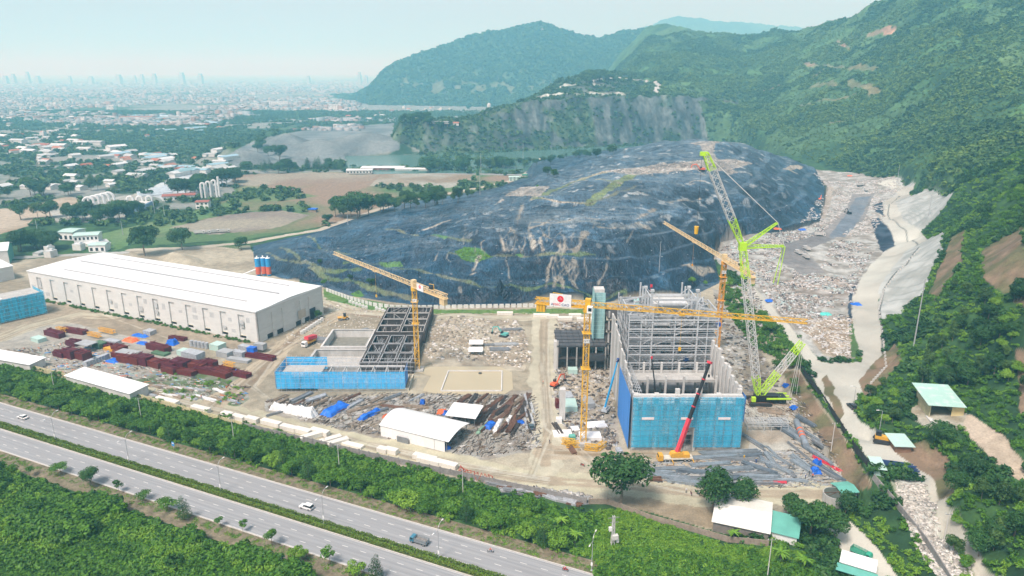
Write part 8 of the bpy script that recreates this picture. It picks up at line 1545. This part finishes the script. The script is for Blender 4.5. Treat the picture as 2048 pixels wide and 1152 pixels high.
block(693, 347, 34, 16, 4.5, 4, 'left white-roofed farm shed before the lake', ROOF_W, fl=1, n=8); block(722, 344, 60, 22, 6, 0, 'longest white-roofed farm shed before the lake with a red-brown front', ROOF_W, mat('red_brown_front', (.26, .12, .10), .8, .2, .2), fl=1, n=10); block(790, 345, 46, 18, 5, -3, 'right white-roofed farm shed before the lake', ROOF_W, fl=1, n=8)
block(1018, 362, 14, 9, 5, 0, 'mint two-storey hut beside the landfill road junction', TEAL_L, TEAL_L, fl=2, n=3); block(658, 222, 44, 18, 22, -4, 'isolated white apartment block on the plain left of the far mountain', ROOF_W, WHITE_P, fl=5, n=8, rise=.6); block(528, 212, 95, 22, 18, 8, 'long white apartment row on the plain', ROOF_W, WHITE_P, fl=4, n=12, rise=.6); block(213, 222, 26, 20, 18, 0, 'white cubic building in the wooded plain', ROOF_W, WHITE_P, fl=4, n=5, rise=.6)
block(325, 402, 32, 16, 5, 20, 'low building with a terracotta roof beside the settling ponds', RTILE, WHITE_P, fl=1, n=6); block(392, 418, 12, 12, 7, 10, 'small building with a terracotta roof at the edge of the field', RTILE, WHITE_P, fl=2, n=3); block(238, 240, 90, 26, 9, 6, 'long red-roofed factory hall on the plain', RTILE, fl=1, n=10); block(320, 238, 80, 22, 8, 8, 'long pale factory hall right of the red-roofed one', RGREY, fl=1, n=10)
# treatment plant with big ducts
o = empty('duct_plant', ground(172, 424), R(8), 'treatment plant of tall looping white ducts on the left', 'treatment plant'); DW = mat('duct_white', (.66, .68, .68), .5, .08, .4)
def duct(x, y, w, h, r, par):
    mb = MB(); pr = (x, y, 0); n = 10
    for i in range(n + 1): a = math.pi * i / n; q = (x + w / 2 - w / 2 * math.cos(a), y, h - w / 2 + w / 2 * math.sin(a)); mb.tube(pr, q, r, n=10); pr = q
    mb.tube(pr, (x + w, y, 0), r, n=10); mb.build('duct', DW, par)
for k in range(5): duct(-2 + k * 3, 2 + k * 4.4, 10, 14 + k * .4, 1.2, o)
for k in range(3): duct(34 + k * 9, 14, 5.5, 12, 1.0, o)
MB().box(22, 8, 0, 30, 20, 4.5).box(44, 5, 0, 28, 20, 7).build('basin_wall', mat('basin_blue', (.14, .24, .36), .6, .15, .2), o); MB().box(22, 8, 4.55, 26, 16, .2).box(44, 5, 7.05, 25, 17, .2).build('basin_deck', CONC_L, o); MB().box(-12, 2, 0, 18, 14, 6).build('machine_hall', WALLW, o)
o = empty('duct_plant', ground(404, 396), R(5), 'smaller set of white duct towers beside the ponds', 'treatment plant')
for k in range(3): duct(0 + k * 5, k * 3, 4, 16 + k, 1.2, o)
for px, py in ((1, 0),): MB().tube((17, 6, 0), (17, 6, 22), 1.3, n=10).build('tower', DW, o)
for i in range(10):
    px, py = (300 + i * 17, 388 - i * 4.2); b = ground(px, py); tag(MB().box(0, 0, 0, 26, 34, 1.4).build('settling_pond', mat('pond_sheet', (.44, .50, .54), .4, .12, .08, dirt=(.1, .14, .18, .7)), None, b, R(28)), 'pale covered settling pond in the row on the left plain', 'pond', 'covered settling ponds')
# headland terrace, dome, quarry top buildings
o = empty('terrace_restaurant', ground(862, 249), R(-3), 'stilted terrace restaurant on the quarry headland', 'restaurant'); MB().box(15, 4, 1, 32, 8, .5).build('deck', WOODF, o); [MB().box(2 + i * 4.4, 1, -7, .5, .5, 8).build('stilt', WOODF, o) for i in range(7)]; MB().box(15, 5, 1.5, 28, 5, 3.2).build('wall', WALLW, o); MB().box(15, 4.6, 4.75, 31, 8, .5).build('roof', RGREY, o); MB().box(15, .3, 1.5, 32, .15, 1.1).build('railing', STEEL_W, o)
b = ground(978, 214); o = empty('domed_building', b, 0, 'pale domed building rising behind the quarry headland', 'building'); MB().tube((0, 0, -2), (0, 0, 9), 8, 7.6, 14).build('drum', WALLW, o); MB().tube((0, 0, 9), (0, 0, 13), 7.4, 5, 14).tube((0, 0, 13), (0, 0, 16), 5, 1.2, 14).build('dome', WALLW, o)
for px, py, l in ((912,250,'clay-roofed house on the quarry headland'), (1090,0,''),):
    if l: b = ground(px, py); o = empty('house', b, 0, l, 'house'); MB().box(0, 0, -1, 10, 7, 4.5).build('wall', WALLW, o); MB().slab([(-5.5, -4, 3.5), (5.5, -4, 3.5), (5.5, 0, 5.5), (-5.5, 0, 5.5)], .2).slab([(-5.5, 0, 5.5), (5.5, 0, 5.5), (5.5, 4, 3.5), (-5.5, 4, 3.5)], .2).build('roof', RTILE, o)
for px, py, h, l in ((1084,62,22,'tiny radio mast on the summit of the far mountain'),): b = ground(px, py); tag(MB().tube((0, 0, -4), (0, 0, h), 1.2, .5, 6).box(0, 0, 2, 14, 8, 7).build('radio_mast', CONC_L, None, b), l, 'mast')
for px, py, h, lab in ((330,438,14,'lattice pylon at the foot of the green meadow'), (246,470,12,'pole left of the green meadow'), (78,478,16,'pole behind the mint-roofed wing'), (310,430,13,'pole beside the duct plant trees'), (962,352,30,'thin tall mast in the bare field near the landfill road'), (1046,320,26,'thin mast by the lake at the landfill hairpin'), (960,390,24,'thin mast on the landfill road'), (696,470-20,9,'pole beside the landfill road')): pole(px, py, h, lab, GALV, 'mast', 'utility_pole', False, .28)
# small blue truck-like shelter and bus in the field
o = empty('field_shelter', ground(626, 424), R(-10), 'small shelter with blue tarpaulin roof in the bare field', 'shelter'); MB().box(0, 0, 0, 8, 4, 2.6).build('wall', WOODF, o); MB().box(0, 0, 2.65, 9, 5, 1.1).build('roof', TARP, o)
for k in ('acacia',):
    for t in TR[k]:
        if not t.get('used'): 
            for c in t.children: bpy.data.objects.remove(c)
            bpy.data.objects.remove(t)
for ks in TR.values():
    for t in ks:
        try:
            if not t.get('used'): [bpy.data.objects.remove(c) for c in list(t.children)]; bpy.data.objects.remove(t)
        except ReferenceError: pass
